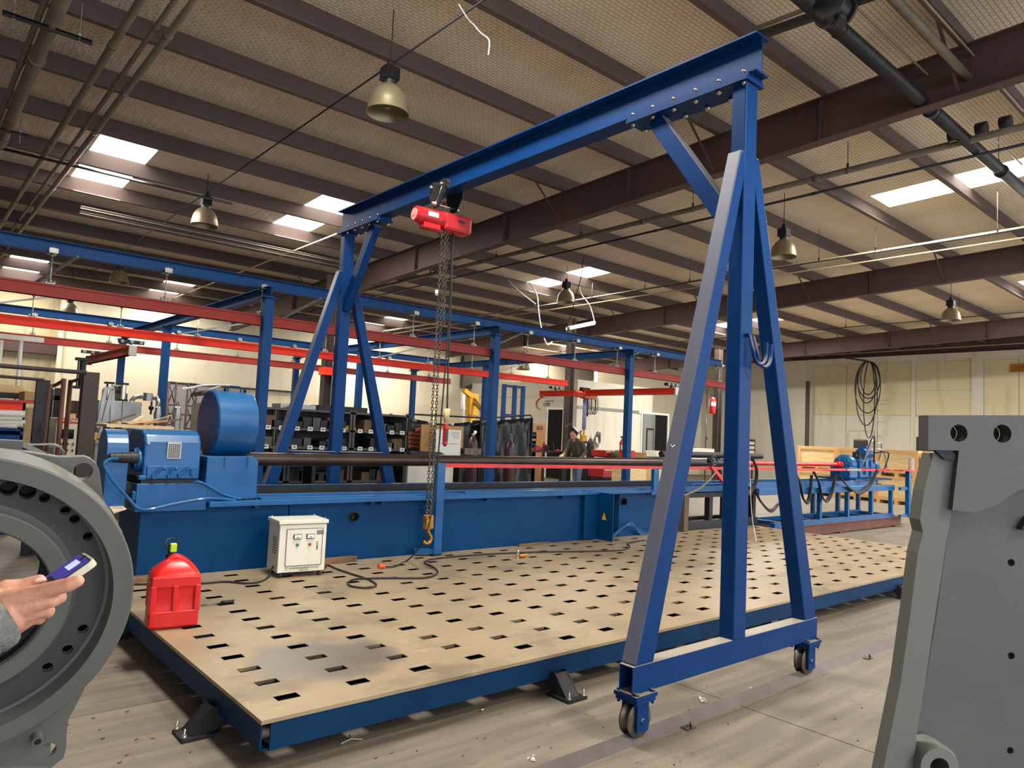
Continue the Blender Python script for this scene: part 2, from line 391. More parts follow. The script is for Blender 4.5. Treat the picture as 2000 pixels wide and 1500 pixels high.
# --- walls
def wallpaint(name, c, c2, stain):
    m_ = mat(name, c, .7, c2=c2, scale=.55, amt=1, detail=6)
    nt = m_.node_tree; N, L = nt.nodes, nt.links; b = N['Principled BSDF']; src = b.inputs['Base Color'].links[0].from_socket
    tc = N.new('ShaderNodeTexCoord'); mp = N.new('ShaderNodeMapping'); mp.inputs['Scale'].default_value = (3, 3, .5); L.new(tc.outputs['Object'], mp.inputs[0])
    n = N.new('ShaderNodeTexNoise'); n.inputs['Scale'].default_value = 1.3; n.inputs['Detail'].default_value = 7; L.new(mp.outputs[0], n.inputs['Vector'])
    r = N.new('ShaderNodeMapRange'); r.inputs[1].default_value = .55; r.inputs[2].default_value = .72; r.inputs[4].default_value = .5; L.new(n.outputs['Fac'], r.inputs[0])
    mx = N.new('ShaderNodeMix'); mx.data_type = 'RGBA'; mx.inputs[7].default_value = lin(stain); L.new(src, mx.inputs[6]); L.new(r.outputs[0], mx.inputs[0]); L.new(mx.outputs[2], b.inputs['Base Color'])
    return m_
M['wall'] = wallpaint('painted wall', (232, 222, 196), (222, 210, 182), (196, 184, 160))
M['wall2'] = wallpaint('panel wall', (206, 200, 184), (194, 187, 170), (172, 164, 146))
M['wallup'] = wallpaint('upper panel wall', (206, 194, 158), (192, 180, 144), (160, 150, 122))
M['conc_wall'] = wallpaint('stained concrete wall', (190, 176, 140), (172, 156, 122), (78, 68, 56))
XW = 30.6
wr = MB().box(XW+.06, XW+.25, 2.0, 24, 0, 5.42).build('wall_right', M['wall2']); structure(wr)
# panels of the right wall (lower white, upper cream), pieces with their own edges
def pan(name, u0, u1, v0, v1, mt, th=.03, x=XW+.06):
    a = at((u0+u1)/2, v1, x=x); b = at((u0+u1)/2, v0, x=x); ya = at(u0, 810, x=x).y; yb = at(u1, 810, x=x).y
    return (min(ya, yb), max(ya, yb), a.z, b.z)
seams = [1590, 1653, 1714, 1780, 1788, 1897, 1907, 1921, 1990, 2060, 2130]
for a, b in zip(seams[:-1], seams[1:]):
    ya, yb = sorted((at(a, 760, x=XW).y, at(b, 760, x=XW).y))
    if b-a <= 14:
        MB().box(XW-.02, XW+.06, ya, yb, 0, 5.3).build('pilaster', M['wall2'], wr); continue
    MB().box(XW+.02, XW+.06, ya+.012, yb-.012, 0.02, 2.98).build('panel', M['wall2'], wr)
    if 1788 <= a < 1897:
        MB().box(XW+.02, XW+.06, ya+.012, yb-.012, 3.02, 3.94).build('panel', M['wallup'], wr)
        MB().box(XW+.02, XW+.06, ya+.012, yb-.012, 4.0, 5.1).build('panel', M['wallup'], wr)
    else:
        MB().box(XW+.02, XW+.06, ya+.012, yb-.012, 3.02, 5.1).build('panel', M['wallup'], wr)
tr = MB().box(XW-.03, XW+.06, 2, 24, 5.2, 5.42).build('trim_1', M['wall2']); structure(tr)
ev = MB().box(XW+.3, XW+.5, 2, 24, 4.6, 6.3).build('trim_shade_gap', M['primer']); structure(ev)  # dark strip added in place of the shaded gap above the wall
# far right corner return and back walls
wb = MB().box(3.7, 17.6, 24.6, 24.8, 0, 5.5)
wb = wb.build('wall_back', M['wall']); structure(wb)
ww = MB().box(-13.9, -13.7, -9, 25, 0, 6.2).build('wall_side_unseen', mat('dark unseen wall', (88, 82, 72), .8)); structure(ww)  # unseen wall, added dark to block light from the west
# long recess seen low in the back wall
d0 = at(325, 748, y=24.5); d1 = at(522, 760, y=24.5)
MB().box(d0.x, d0.x+1.5, 24.52, 24.6, 0, d0.z).build('recess_panel', mat('recess grey', (150, 150, 150), .7), wb)
MB().box(d0.x, d1.x+1.2, 24.50, 24.6, d0.z, d0.z+.05).build('ledge', M['dark'], wb)
wl = MB().box(-12, 3.7, 24.7, 24.9, 0, 5.5).build('wall_left', M['conc_wall']); structure(wl)
a = at(0, 672, y=24.6); b = at(118, 692, y=24.6)
MB().box(-3, 3.68, 24.52, 24.7, a.z-.16, a.z+.12).build('ledger_beam', M['primer'], wl)
MB().box(3.60, 3.72, 24.5, 24.7, 0, 5.4).build('corner_trim', M['wall'], wl)
# office block that juts out in the middle
OY, OX, OH = 18.0, 18.64, 3.62
of = MB().box(OX, OX+4.3, OY, 24.6, 0, OH).build('wall_office', M['wall2']); structure(of)
d0 = at(1255, 808, y=OY)
MB().box(OX-.012, OX, OY, 24.6, 3.0, 3.03).build('trim_strip', M['galv'], of)
a, b = at(1133, 795, y=OY), at(1240, 806, y=OY)
MB().box(OX+.02, b.x+.5, OY-.02, OY, a.z-.06, a.z+.05).build('trim_strip', M['galv'], of)
# return wall beyond the office and wall between office and right wall
wm = MB().box(OX+4.3, XW+.1, 21.0, 21.2, 0, 4.6).build('wall_middle', M['wall']); structure(wm)
wf = MB().box(17.0, OX, 24.4, 24.6, 0, 5.5).build('wall_back_2', M['wall']); structure(wf)
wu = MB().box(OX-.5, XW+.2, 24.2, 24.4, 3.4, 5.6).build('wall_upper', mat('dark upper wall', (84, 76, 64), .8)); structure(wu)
# doors of the office block
a, b = at(1072, 800, x=OX), at(1101, 800, x=OX); 
def wopen(x, ya, yb, h, n):
    f = MB().box(x-.04, x, ya-.08, ya, 0, h+.08).box(x-.04, x, yb, yb+.08, 0, h+.08).box(x-.04, x, ya, yb, h, h+.08).build('door_%d' % n, M['white']); structure(f)
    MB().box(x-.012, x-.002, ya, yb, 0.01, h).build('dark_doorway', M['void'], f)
    return f
ya, yb = sorted((a.y, b.y)); dd = wopen(OX, ya, yb, a.z, 1)
MB().box(OX-.05, OX-.01, yb+.1, yb+1.1, .01, a.z-.02).build('door_leaf', M['wall2'], dd)
a, b = at(1278, 810, y=OY), at(1303, 811, y=OY)
f = MB().box(a.x-1.0, b.x+.08, OY-.05, OY, a.z, a.z+.08).box(b.x, b.x+.08, OY-.05, OY, 0, a.z).box(at(1254, 808, y=OY).x-.06, at(1254, 808, y=OY).x, OY-.05, OY, 0, a.z).build('door_2', M['white']); structure(f)
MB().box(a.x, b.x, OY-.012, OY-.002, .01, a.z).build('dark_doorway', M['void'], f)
c0 = at(1255, 808, y=OY).x
lf = MB().box(c0, a.x, OY-.06, OY-.015, .02, a.z-.01).build('door_leaf', mat('grey door', (120, 124, 122), .5), f)
a2, b2 = at(1260, 836, y=OY), at(1273, 884, y=OY)
MB().box(a2.x, b2.x, OY-.075, OY-.055, b2.z, a2.z).build('vision_panel', M['glass'], lf, bevel=.05, seg=3)
MB().box(a2.x+.06, b2.x-.06, OY-.085, OY-.07, b2.z+.07, a2.z-.07).build('pane', M['galv'], lf)
# man-doors in the right wall
for n, (u0, u1, v0) in enumerate([(1659, 1705, 842), (1787, 1850, 815)]):
    ya, yb = sorted((at(u0, v0, x=XW).y, at(u1, v0, x=XW).y)); h = at(u0, v0, x=XW).z
    f = MB().box(XW-.03, XW+.02, ya-.05, ya, 0, h).box(XW-.03, XW+.02, yb, yb+.05, 0, h).box(XW-.03, XW+.02, ya-.05, yb+.05, h, h+.05).build('door_%d' % (n+3), mat('frame', (188, 180, 150), .5)); structure(f)
    l_ = MB().box(XW-.015, XW+.02, ya, yb, .02, h).build('door_leaf', M['wall2'], f)
    MB().box(XW-.05, XW-.01, ya-.10, ya-.02, h-.62, h-.38).build('hinge', M['galv'], f)
# company sign on the office wall: red swoosh and small lettering
def text(name, s_, loc, size, mt, parent=None, rx=math.pi/2, rz=0, ext=.002):
    c = bpy.data.curves.new(name, 'FONT'); c.body = s_; c.size = size; c.extrude = ext; c.align_x = 'CENTER'; c.align_y = 'CENTER'
    o = bpy.data.objects.new(name, c); COL.objects.link(o); c.materials.append(mt)
    dg = bpy.context.evaluated_depsgraph_get(); me = bpy.data.meshes.new_from_object(o.evaluated_get(dg)); bpy.data.objects.remove(o)
    o = bpy.data.objects.new(name, me); COL.objects.link(o)
    o.rotation_euler = (rx, 0, rz)
    if parent: o.parent = parent; o.location = V(loc)-wloc(parent)
    else: o.location = loc
    return o
a = at(1066, 788, x=OX-.01)
sg = thing('wall_sign', 'small company sign with red swoosh on the white office wall above the dark doorway', 'sign', (OX-.01, a.y, a.z-.2))
pth = [(OX-.012, a.y+.15-.38*math.cos(t), a.z-.02+.24*math.sin(t)) for t in [math.radians(q) for q in range(60, 285, 12)]]
MB().tube(pth, [.004+.022*math.sin(math.pi*i/(len(pth)-1)) for i in range(len(pth))], 6).build('swoosh', M['pink'], sg)
text('lettering', 'CMP', (OX-.02, a.y-.06, a.z-.05), .18, M['dark'], sg, rz=-math.pi/2)
text('lettering', 'CONVEYORS', (OX-.02, a.y-.2, a.z+.08), .08, M['dark'], sg, rz=-math.pi/2)
# ================================================================== LAMPS, PIPES, CONDUITS under the roof
def bay_lamp(name='bay_lamp', lab='', lit=False):
    t = thing(name, lab, 'lamp', (0,0,0), 'high-bay lamps hung under the roof')
    h = MB().box(-.075, .075, -.06, .06, .36, .52)
    for k in range(-3, 4): h.box(k*.024-.004, k*.024+.004, -.085, .085, .37, .51)
    h.cyl((0,0,.52), (0,0,.60), .05, .03).cyl((0,0,.30), (0,0,.36), .075)
    h.build('ballast', M['dark'], t)
    pr = [(.075,.32),(.10,.30),(.15,.255),(.19,.19),(.213,.10),(.222,.02),(.232,.0),(.228,-.004),(.216,.02),(.206,.10),(.183,.185),(.145,.245),(.095,.288),(.06,.295)]
    MB().lathe(pr, (0,0,0), (0,0,1), 32).build('reflector', M['bay'], t)
    MB().cyl((0,0,.29), (0,0,.20), .03, .03).cyl((0,0,.20), (0,0,.06), .045, .03, 12).build('bulb', M['tubew'] if lit else M['galv'], t)
    return t
spots = [((757,222), 4.93, 'high-bay lamp with tarnished reflector nearest the camera, left of the gantry beam', 0),
         ((399,441), 4.93, 'cream high-bay lamp at the end of a dark conduit below the left roof lights', 0),
         ((1105,590), 4.93, 'pale high-bay lamp hanging beside the pair of roof lights at the centre', 0),
         ((1530,502), 4.93, 'high-bay lamp just right of the near gantry frame', 0),
         ((1857,626), 4.93, 'high-bay lamp furthest right, in front of the third rafter', 0),
         ((232,552), 4.9, 'dark high-bay lamp showing between the first blue runway beam and the upper red rail', 0),
         ((1022,722), 3.75, 'lit-looking small high-bay lamp seen above the bright red rail at the centre', 0),
         ((135,615), 4.2, 'high-bay lamp mostly hidden by the second blue runway beam at the left', 0)]
L0 = bay_lamp('bay_lamp', spots[0][2]); 
for i, (uv, z, lab, _) in enumerate(spots):
    p = at(*uv, z=z)
    if i == 0: L0.location = p; o = L0
    else: o = dup(L0, p, lab)
    MB().cyl(p+V((0,0,.60)), (p.x, p.y, roof_z(p.y)+(DECK if i else DECK)), .006, n=6).build('hanger_rod', M['dark'], o)
for i, (x, y) in enumerate([(3.9, .3), (12.1, .3), (20.3, .3)]):
    t = thing('bay_lamp', 'lit high-bay lamp behind the camera, %s of its row' % ['first', 'second', 'third'][i], 'lamp', (x, y, 4.86), 'lit lamps behind the camera')
    MB().lathe([(.075,.32),(.10,.30),(.15,.255),(.19,.19),(.213,.10),(.222,.02)], (x,y,4.86), (0,0,1), 20).build('reflector', M['bay'], t)
    MB().box(x-.08, x+.08, y-.07, y+.07, 5.18, 5.36).build('ballast', M['dark'], t)
def run(name, pts, r, mt, lab, cat='pipe', hang=None, coup=None, group=None, n=10):
    """straight pipe run with couplings and hanger rods"""
    P = [V(p) for p in pts]; t = thing(name, lab, cat, P[0], group)
    q = MB()
    for a, b in zip(P[:-1], P[1:]): q.cyl(a, b, r, n=n)
    q.build('pipe_length', mt, t)
    a, b = P[0], P[-1]; L_ = (b-a).length; d_ = (b-a).normalized()
    if coup:
        k = coup*.4
        while k < L_:
            MB().cyl(a+d_*(k-.045), a+d_*(k+.045), r*1.22, n=n).build('coupling', mt, t); k += coup
    if hang:
        k = hang*.55
        while k < L_:
            p = a+d_*k; zt = roof_z(p.y)-.002
            c = MB().cyl(p+V((0,0,r+.05)), (p.x, p.y, zt), .005, n=5)
            c.tube([p+V((math.cos(w)*(r+.004)*(1 if abs(d_.y) > .5 else 0), math.sin(w)*0+(0 if abs(d_.y) > .5 else math.cos(w)*(r+.004)), math.sin(w)*(r+.004))) for w in [2*math.pi*i/12 for i in range(12)]], .006, 4, closed=True)
            c.box(p.x-.012, p.x+.012, p.y-.012, p.y+.012, p.z+r, p.z+r+.06)
            c.build('pipe_hanger', M['dark'], t); k += hang
    return t
def xof(us, z=5.45): return sum(at(u, v, z=z).x for u, v in us)/len(us)
x1 = xof([(30,200),(115,30)]); run('sprinkler_main', [(x1, 2, 5.45), (x1, 24, 5.45)], .072, M['pipe'], 'thick pale pipe running away along the roof at the far left', coup=3.1)
x2 = x1-.11; run('sprinkler_branch', [(x2, 2, 5.5), (x2, 24, 5.5)], .03, M['pipe'], 'thin pipe hugging the left side of the thick roof pipe', coup=2.3)
x3 = xof([(222,76),(170,160),(124,240),(88,300),(40,390)]); run('sprinkler_branch', [(x3, 2, 5.45), (x3, 24, 5.45)], .042, M['pipe'], 'grey roof pipe alone between the thick pipe and the pair at the upper left', coup=1.9)
x4 = xof([(212,176),(170,240),(136,300),(102,346)]); run('sprinkler_branch', [(x4, 2, 5.47), (x4, 24, 5.47)], .026, M['pipe'], 'thin left one of the pair of roof pipes crossing the left roof light', coup=1.7)
x5 = xof([(292,98),(230,184),(160,300),(102,376)]); run('sprinkler_branch', [(x5, 2, 5.43), (x5, 24, 5.43)], .038, M['pipe'], 'thicker right one of the pair of roof pipes crossing the left roof light', coup=1.7)
def trapeze(u0, u1, z, lab):
    a, b = at(*u0, z=z), at(*u1, z=z); y = (a.y+b.y)/2
    t = thing('trapeze_hanger', lab, 'pipe hanger', (a.x, y, z))
    MB().channel((a.x, y, z), (b.x, y, z), .041, .041, .005).build('strut', M['dark'], t)
    for s_ in (.12, .85):
        x = a.x+(b.x-a.x)*s_; MB().cyl((x, y, z-.12), (x, y, roof_z(y)-.002), .006).box(x-.014,x+.014,y-.014,y+.014,z-.03,z-.02).box(x-.014,x+.014,y-.014,y+.014,z+.03,z+.06).build('threaded_rod', M['galv'], t)
trapeze((4,26), (180,85), 5.37, 'short strut trapeze carrying the pipes in the top left corner')
trapeze((-60,240), (57,266), 5.37, 'strut trapeze carrying the pipes lower down at the left edge')
a, b = at(-40,281,z=5.42), at(458,394,z=5.42); y = (a.y+b.y)/2
run('lamp_conduit', [(a.x, y, 5.40), (b.x, y, 5.40)], .022, M['dark'], 'dark conduit crossing the left roof lights and ending by the cream lamp', hang=2.1)
cx = 3.92
run('lamp_wireway', [(cx, 4.4, 5.6), (cx, 23, 5.42)], .011, M['dark'], 'thin dark conduit linking the left row of lamps', cat='conduit')
for k, (u0, u1, lab) in enumerate([((150,413), (700,512), 'upper one of the two strip light channels crossing left of the far gantry frame'), ((150,421), (700,522), 'lower one of the two strip light channels crossing left of the far gantry frame')]):
    a, b = at(*u0, z=5.3), at(*u1, z=5.3); y = (a.y+b.y)/2
    o = MB().channel((a.x, y, 5.3), (b.x, y, 5.3), .05, .06, .006).build('strip_light_channel', M['pipe'])
    c = V(((a.x+b.x)/2, y, 5.27)); o.data.transform(Matrix.Translation(-c)); o.location = c; tag(o, lab, 'light channel')
xw = xof([(490,526),(672,437)], 5.4); run('conduit', [(xw, 5, 5.4), (xw, 24, 5.3)], .018, M['pipel'], 'pale conduit rising to the far end of the gantry beam', cat='conduit', coup=3)
xa = 10.0
run('sprinkler_line', [(xa, .5, 5.5), (xa, 24, 5.4)], .045, M['pipe'], 'sprinkler pipe on ring hangers passing behind the near gantry frame', hang=2.6, coup=3.2)
xb = xof([(1107,497),(1397,411)], 5.4); run('conduit', [(xb, 1, 5.42), (xb, 24, 5.3)], .02, M['dark'], 'dark conduit just beyond the hangered sprinkler pipe', cat='conduit', coup=3)
run('duct_pipe', [(5.2, 3.05, 5.5), (16.8, 3.05, 5.5)], .075, M['dark'], 'big dark pipe crossing under the first rafter at the upper right', hang=2.4, coup=2.6)
ya = at(1790,50,z=5.6).y; run('pipe', [(6, ya, 5.62), (9.0, ya, 5.62)], .045, M['pipe'], 'pale pipe stub ending at the first rafter at the upper right')
ya = at(1700,40,z=5.8).y; run('conduit', [(5, ya, 5.8), (12.2, ya, 5.8)], .012, M['pipel'], 'thin pale conduit close under the roof beside the big dark pipe', cat='conduit')
ya = at(1850,60,z=5.8).y; run('conduit', [(6, ya, 5.85), (10.4, ya, 5.85)], .012, M['pipel'], 'thin pale conduit along the purlin near the top right corner', cat='conduit')
xc = xof([(1780,475),(2000,433),(1500,530)], 5.4); run('conduit', [(xc, 1.5, 5.4), (xc, 24, 5.25)], .020, M['pipel'], 'long pale conduit below the right roof lights', cat='conduit', hang=2.8, coup=3)
for k, (u, lab) in enumerate([(((1524,660),(1900,600)), 'thin pipe on rods between the second and third rafters'), (((1530,525),(1990,440)), 'thin pipe crossing in front of the second rafter'), (((1560,705),(1960,655)), 'pale pipe low before the right wall')]):
    x = xof(u, 5.2); run('conduit', [(x, 2, 5.2), (x, 23, 5.1)], .013, M['pipel'] if k == 2 else M['dark'], lab, cat='conduit', hang=3.0 if k < 2 else None)
xg = xof([(1040,620),(1230,560)], 5.3); run('conduit', [(xg, 3, 5.3), (xg, 24, 5.2)], .014, M['pipel'], 'thin conduit behind the central lamp', cat='conduit')
single(MB().beam(at(1430,88,z=5.72), at(1730,-18,z=5.72), .07, .07), 'steel_angle', M['dark'], 'dark steel angle under the roof behind the near end of the gantry beam', 'angle')
single(MB().cyl(at(1470,58,z=5.66), at(1640,-8,z=5.66), .022, n=8), 'conduit', M['pipe'], 'short pale pipe above the dark angle behind the gantry beam end', 'pipe')
c = at(1632,14,z=5.42); tv = thing('pipe_valve', 'dark flanged valve on the big pipe at the top right', 'valve', c)
MB().cyl(c+V((-.10,0,0)), c+V((.10,0,0)), .11, n=12).cyl(c+V((-.12,0,0)), c+V((-.09,0,0)), .14, n=12).cyl(c+V((.09,0,0)), c+V((.12,0,0)), .14, n=12).build('valve_body', M['dark'], tv); MB().cyl(c, c+V((0,-.05,-.16)), .05, n=10).build('valve_stem', M['dark'], tv)
c = at(1915,270,z=5.42); tv = thing('pipe_valve', 'dark grooved couplings where the pipes cross left of the right roof light', 'valve', c)
for k_ in (-.35,-.1,.2): MB().cyl((c.x-.1, c.y+k_, 5.50), (c.x-.1, c.y+k_+.12, 5.50), .075, n=10).build('coupling', M['dark'], tv)
# hanging fluorescent tube above the crane
a, b = at(1107,643,y=15.2), at(1161,632,y=13.6)
t = thing('strip_light', 'lit fluorescent tube hanging above the right end of the blue runway', 'lamp', (a+b)/2)
MB().cyl(a, b, .03, n=8).build('tube', M['tubew'], t); MB().beam(a+V((0,0,.05)), b+V((0,0,.05)), .09, .03).build('batten', M['white'], t)
MB().tube(smooth_path([b+V((0,0,.06)), b+V((-.1,.1,.5)), b+V((-.3,.3,.9)), b+V((-.25,.3,1.4))]), .012, 5).build('flex', M['white'], t)
# dangling wires
def wire(name, pts, r, mt, lab, cat='cable', group=None, n=5, k=6):
    return single(MB().tube(smooth_path(pts, k), r, n), name, mt, lab, cat, group)
wire('cable', [at(u, v, z=5.5-.18*i) for i, (u, v) in enumerate([(896,8),(915,38),(925,48),(940,65),(950,72),(956,82),(954,108)])], .006, M['galv'], 'frayed loose wires dangling from the purlin at the top centre')
p = [V((at(1046,594,y=14).x, 14.3, roof_z(14.3)+.1)), at(1048,575,y=14.0), at(1052,610,y=14), at(1058,645,y=14.0), at(1068,672,y=14.1), at(1078,668,y=14.3)]
wire('cable', p, .02, M['white'], 'white cable hanging down onto the upper red rail at the centre')
wire('cable', [V((at(983,540,y=15).x-.1, 15.1, roof_z(15.1)+.1)), at(983,540,y=15), at(1015,570,y=14.5), at(1046,594,y=14)], .018, M['white'], 'white cable slanting down from the roof left of the central lamp')
wire('cable', [at(1140,500,z=5.4), at(1134,545,z=5.0), at(1124,580,z=4.7), at(1112,625,z=4.3), at(1095,655,z=4.0)], .010, M['dark'], 'dark flex snaking past the right side of the central lamp')
# ================================================================== SLOTTED PLATFORM
TX0, TX1, TY0, TY1, TZ = 1.355, 10.83, 3.14, 6.405, .2356
SXP, SYP, SW, SD = .38, .23934, .115, .066
def plate_mat():
    m_ = mat('worn steel plate', (172, 153, 124), .5, .25, c2=(152, 134, 107), scale=1.3, amt=1, detail=9, bump=.05, bscale=60)
    nt = m_.node_tree; N, L = nt.nodes, nt.links; b = N['Principled BSDF']; src = b.inputs['Base Color'].links[0].from_socket
    tc = N.new('ShaderNodeTexCoord')
    def blob(scale, lo, hi, col, mp_s=(1,1,1), amt=1.0):
        nonlocal src
        mp = N.new('ShaderNodeMapping'); mp.inputs['Scale'].default_value = mp_s; L.new(tc.outputs['Object'], mp.inputs[0])
        n = N.new('ShaderNodeTexNoise'); n.inputs['Scale'].default_value = scale; n.inputs['Detail'].default_value = 9; n.inputs['Roughness'].default_value = .65; L.new(mp.outputs[0], n.inputs['Vector'])
        r = N.new('ShaderNodeMapRange'); r.inputs[1].default_value = lo; r.inputs[2].default_value = hi; r.inputs[4].default_value = amt; L.new(n.outputs['Fac'], r.inputs[0])
        mx = N.new('ShaderNodeMix'); mx.data_type = 'RGBA'; mx.inputs[7].default_value = lin(col); L.new(src, mx.inputs[6]); L.new(r.outputs[0], mx.inputs[0]); src = mx.outputs[2]
    blob(1.6, .52, .66, (118, 105, 86), (1, 1.5, 1), .7)
    blob(7, .6, .72, (196, 180, 150), (1, 2, 1), .5)
    # oily dark stain near the near-left corner (its own shape on the plate)
    vm = N.new('ShaderNodeVectorMath'); vm.operation = 'DISTANCE'; vm.inputs[1].default_value = (1.97-TX0, 3.78-TY0, .02)
    mp = N.new('ShaderNodeMapping'); mp.inputs['Scale'].default_value = (1, 1, 1); L.new(tc.outputs['Object'], mp.inputs[0])
    nz = N.new('ShaderNodeTexNoise'); nz.inputs['Scale'].default_value = 3; nz.inputs['Detail'].default_value = 5; L.new(tc.outputs['Object'], nz.inputs['Vector'])
    mv = N.new('ShaderNodeVectorMath'); mv.operation = 'MULTIPLY_ADD'; mv.inputs[1].default_value = (.5,.5,0); L.new(nz.outputs['Color'], mv.inputs[0]); L.new(mp.outputs[0], mv.inputs[2])
    mv2 = N.new('ShaderNodeVectorMath'); mv2.operation = 'SUBTRACT'; mv2.inputs[1].default_value = (.25,.25,0); L.new(mv.outputs[0], mv2.inputs[0])
    L.new(mv2.outputs[0], vm.inputs[0])
    r = N.new('ShaderNodeMapRange'); r.inputs[1].default_value = .48; r.inputs[2].default_value = .34; r.inputs[3].default_value = 0; r.inputs[4].default_value = .75; L.new(vm.outputs['Value'], r.inputs[0])
    mx = N.new('ShaderNodeMix'); mx.data_type = 'RGBA'; mx.inputs[7].default_value = lin((104, 98, 92)); L.new(src, mx.inputs[6]); L.new(r.outputs[0], mx.inputs[0])
    L.new(mx.outputs[2], b.inputs['Base Color'])
    rr = N.new('ShaderNodeMapRange'); rr.inputs[3].default_value = .46; rr.inputs[4].default_value = .3; rr.inputs[2].default_value = .75; L.new(r.outputs[0], rr.inputs[0]); L.new(rr.outputs[0], b.inputs['Roughness'])
    return m_
M['plate'] = plate_mat()
tb = thing('slotted_platform', 'low blue-edged steel platform with rows of rectangular slots in its worn top', 'platform', (TX0, TY0, 0))
cols = [1.5523+SXP*i for i in range(25)]; rows = [3.341+SYP*j for j in range(13)]
xs = [TX0-.012]; [xs.extend((c-SW/2, c+SW/2)) for c in cols]; xs.append(TX1+.012)
ys = [TY0-.012]; [ys.extend((c-SD/2, c+SD/2)) for c in rows]; ys.append(TY1)
q = MB(); TH = .018
vid = {}
def vv(i, j, k):
    if (i, j, k) not in vid: vid[(i, j, k)] = len(q.v); q.v.append(V((xs[i], ys[j], TZ-k*TH)))
    return vid[(i, j, k)]
hole = lambda i, j: i % 2 == 1 and j % 2 == 1
for i in range(len(xs)-1):
    for j in range(len(ys)-1):
        if hole(i, j):
            for (a, b) in (((i,j),(i+1,j)), ((i+1,j),(i+1,j+1)), ((i+1,j+1),(i,j+1)), ((i,j+1),(i,j))):
                q.f.append((vv(*a,0), vv(*a,1), vv(*b,1), vv(*b,0)))
        else:
            q.f.append((vv(i,j,0), vv(i+1,j,0), vv(i+1,j+1,0), vv(i,j+1,0))); q.f.append((vv(i,j,1), vv(i,j+1,1), vv(i+1,j+1,1), vv(i+1,j,1)))
nx, ny = len(xs)-1, len(ys)-1
for i in range(nx): q.f.append((vv(i,0,0), vv(i,0,1), vv(i+1,0,1), vv(i+1,0,0))); q.f.append((vv(i,ny,0), vv(i+1,ny,0), vv(i+1,ny,1), vv(i,ny,1)))
for j in range(ny): q.f.append((vv(0,j,0), vv(0,j+1,0), vv(0,j+1,1), vv(0,j,1))); q.f.append((vv(nx,j,0), vv(nx,j,1), vv(nx,j+1,1), vv(nx,j+1,0)))
q.sm = [False]*len(q.f)
tt = q.build('table_top', M['plate'], tb)
sl = MB()
for c in cols:
    for r in rows:
        for (x0, x1, y0, y1) in ((c-SW/2-.003, c-SW/2, r-SD/2-.003, r+SD/2+.003), (c+SW/2, c+SW/2+.003, r-SD/2-.003, r+SD/2+.003), (c-SW/2, c+SW/2, r-SD/2-.003, r-SD/2), (c-SW/2, c+SW/2, r+SD/2, r+SD/2+.003)):
            e = .0006; sl.box(x0+(e if x0 < c-SW/4 else -e), x1+(e if x0 < c-SW/4 else -e), y0, y1, TZ-.062, TZ-.0015)
sl.build('slot_shade_sleeve', M['black'], tb, kind='stuff')  # added black sleeves, the shade of the slots put into colour
zt, zb = TZ-TH, .095
MB().channel((TX0+.035, TY0, (zt+zb)/2), (TX1, TY0, (zt+zb)/2), zt-zb, .05, .008, side=-1).build('front_skirt', M['skirt'], tb)
MB().channel((TX0, TY0+.01, (zt+zb)/2), (TX0, TY1, (zt+zb)/2), zt-zb, .05, .008, side=1).build('side_skirt', M['skirt'], tb)
MB().channel((TX1, TY0+.01, (zt+zb)/2), (TX1, TY1, (zt+zb)/2), zt-zb, .05, .008, side=-1).build('side_skirt', M['skirt'], tb)
for x in [TX0+SXP*(k+.0)+.387 for k in range(0, 24, 3)]:
    MB().beam((x, TY0+.012, (zt+.12)/2), (x, TY1, (zt+.12)/2), .012, zt-.12).build('cross_rib', M['dark'], tb)
def foot(x, y, dx, dy):
    d_ = V((dx, dy, 0)); s_ = V((-dy, dx, 0)); b = V((x, y, 0))
    f = MB().obox(b+V((0,0,.008)), d_*.09, s_*.08, V((0,0,.008))).build('foot_plate', M['dark'], tb)
    w = MB().prism([(-.19, .12), (-.05, .12), (.055, 0), (-.075, 0)], [], b+s_*-.05+V((0,0,.016)), d_, V((0,0,1)), .008)
    w.prism([(-.19, .12), (-.05, .12), (.055, 0), (-.075, 0)], [], b+s_*.05+V((0,0,.016)), d_, V((0,0,1)), .008)
    w.add([b+d_*i+s_*j+V((0,0,k)) for (i, k) in ((-.05,.13),(.055,.016),(.045,.016),(-.06,.13)) for j in (-.05,.05)], [(0,2,3,1),(2,4,5,3),(4,6,7,5),(6,0,1,7)])
    w.build('gusset', M['dark'], f)
    for i, j in ((.075, .06), (.075, -.06)):
        p = b+d_*i+s_*j; MB().cyl(p+V((0,0,.016)), p+V((0,0,.03)), .013, n=6).cyl(p, p+V((0,0,.06)), .006, n=6).build('anchor_bolt', M['bright'], f)
foot(3.17, 3.05, 0, -1); foot(8.25, 3.05, 0, -1); foot(1.27, 3.72, -1, 0); foot(1.27, 5.6, -1, 0); foot(5.7, 3.12, 0, -1)
for x in (4.4, 7.1, 9.4): MB().box(x-.05, x+.05, 4.6, 4.75, 0, .115).build('inner_foot', M['dark'], tb)
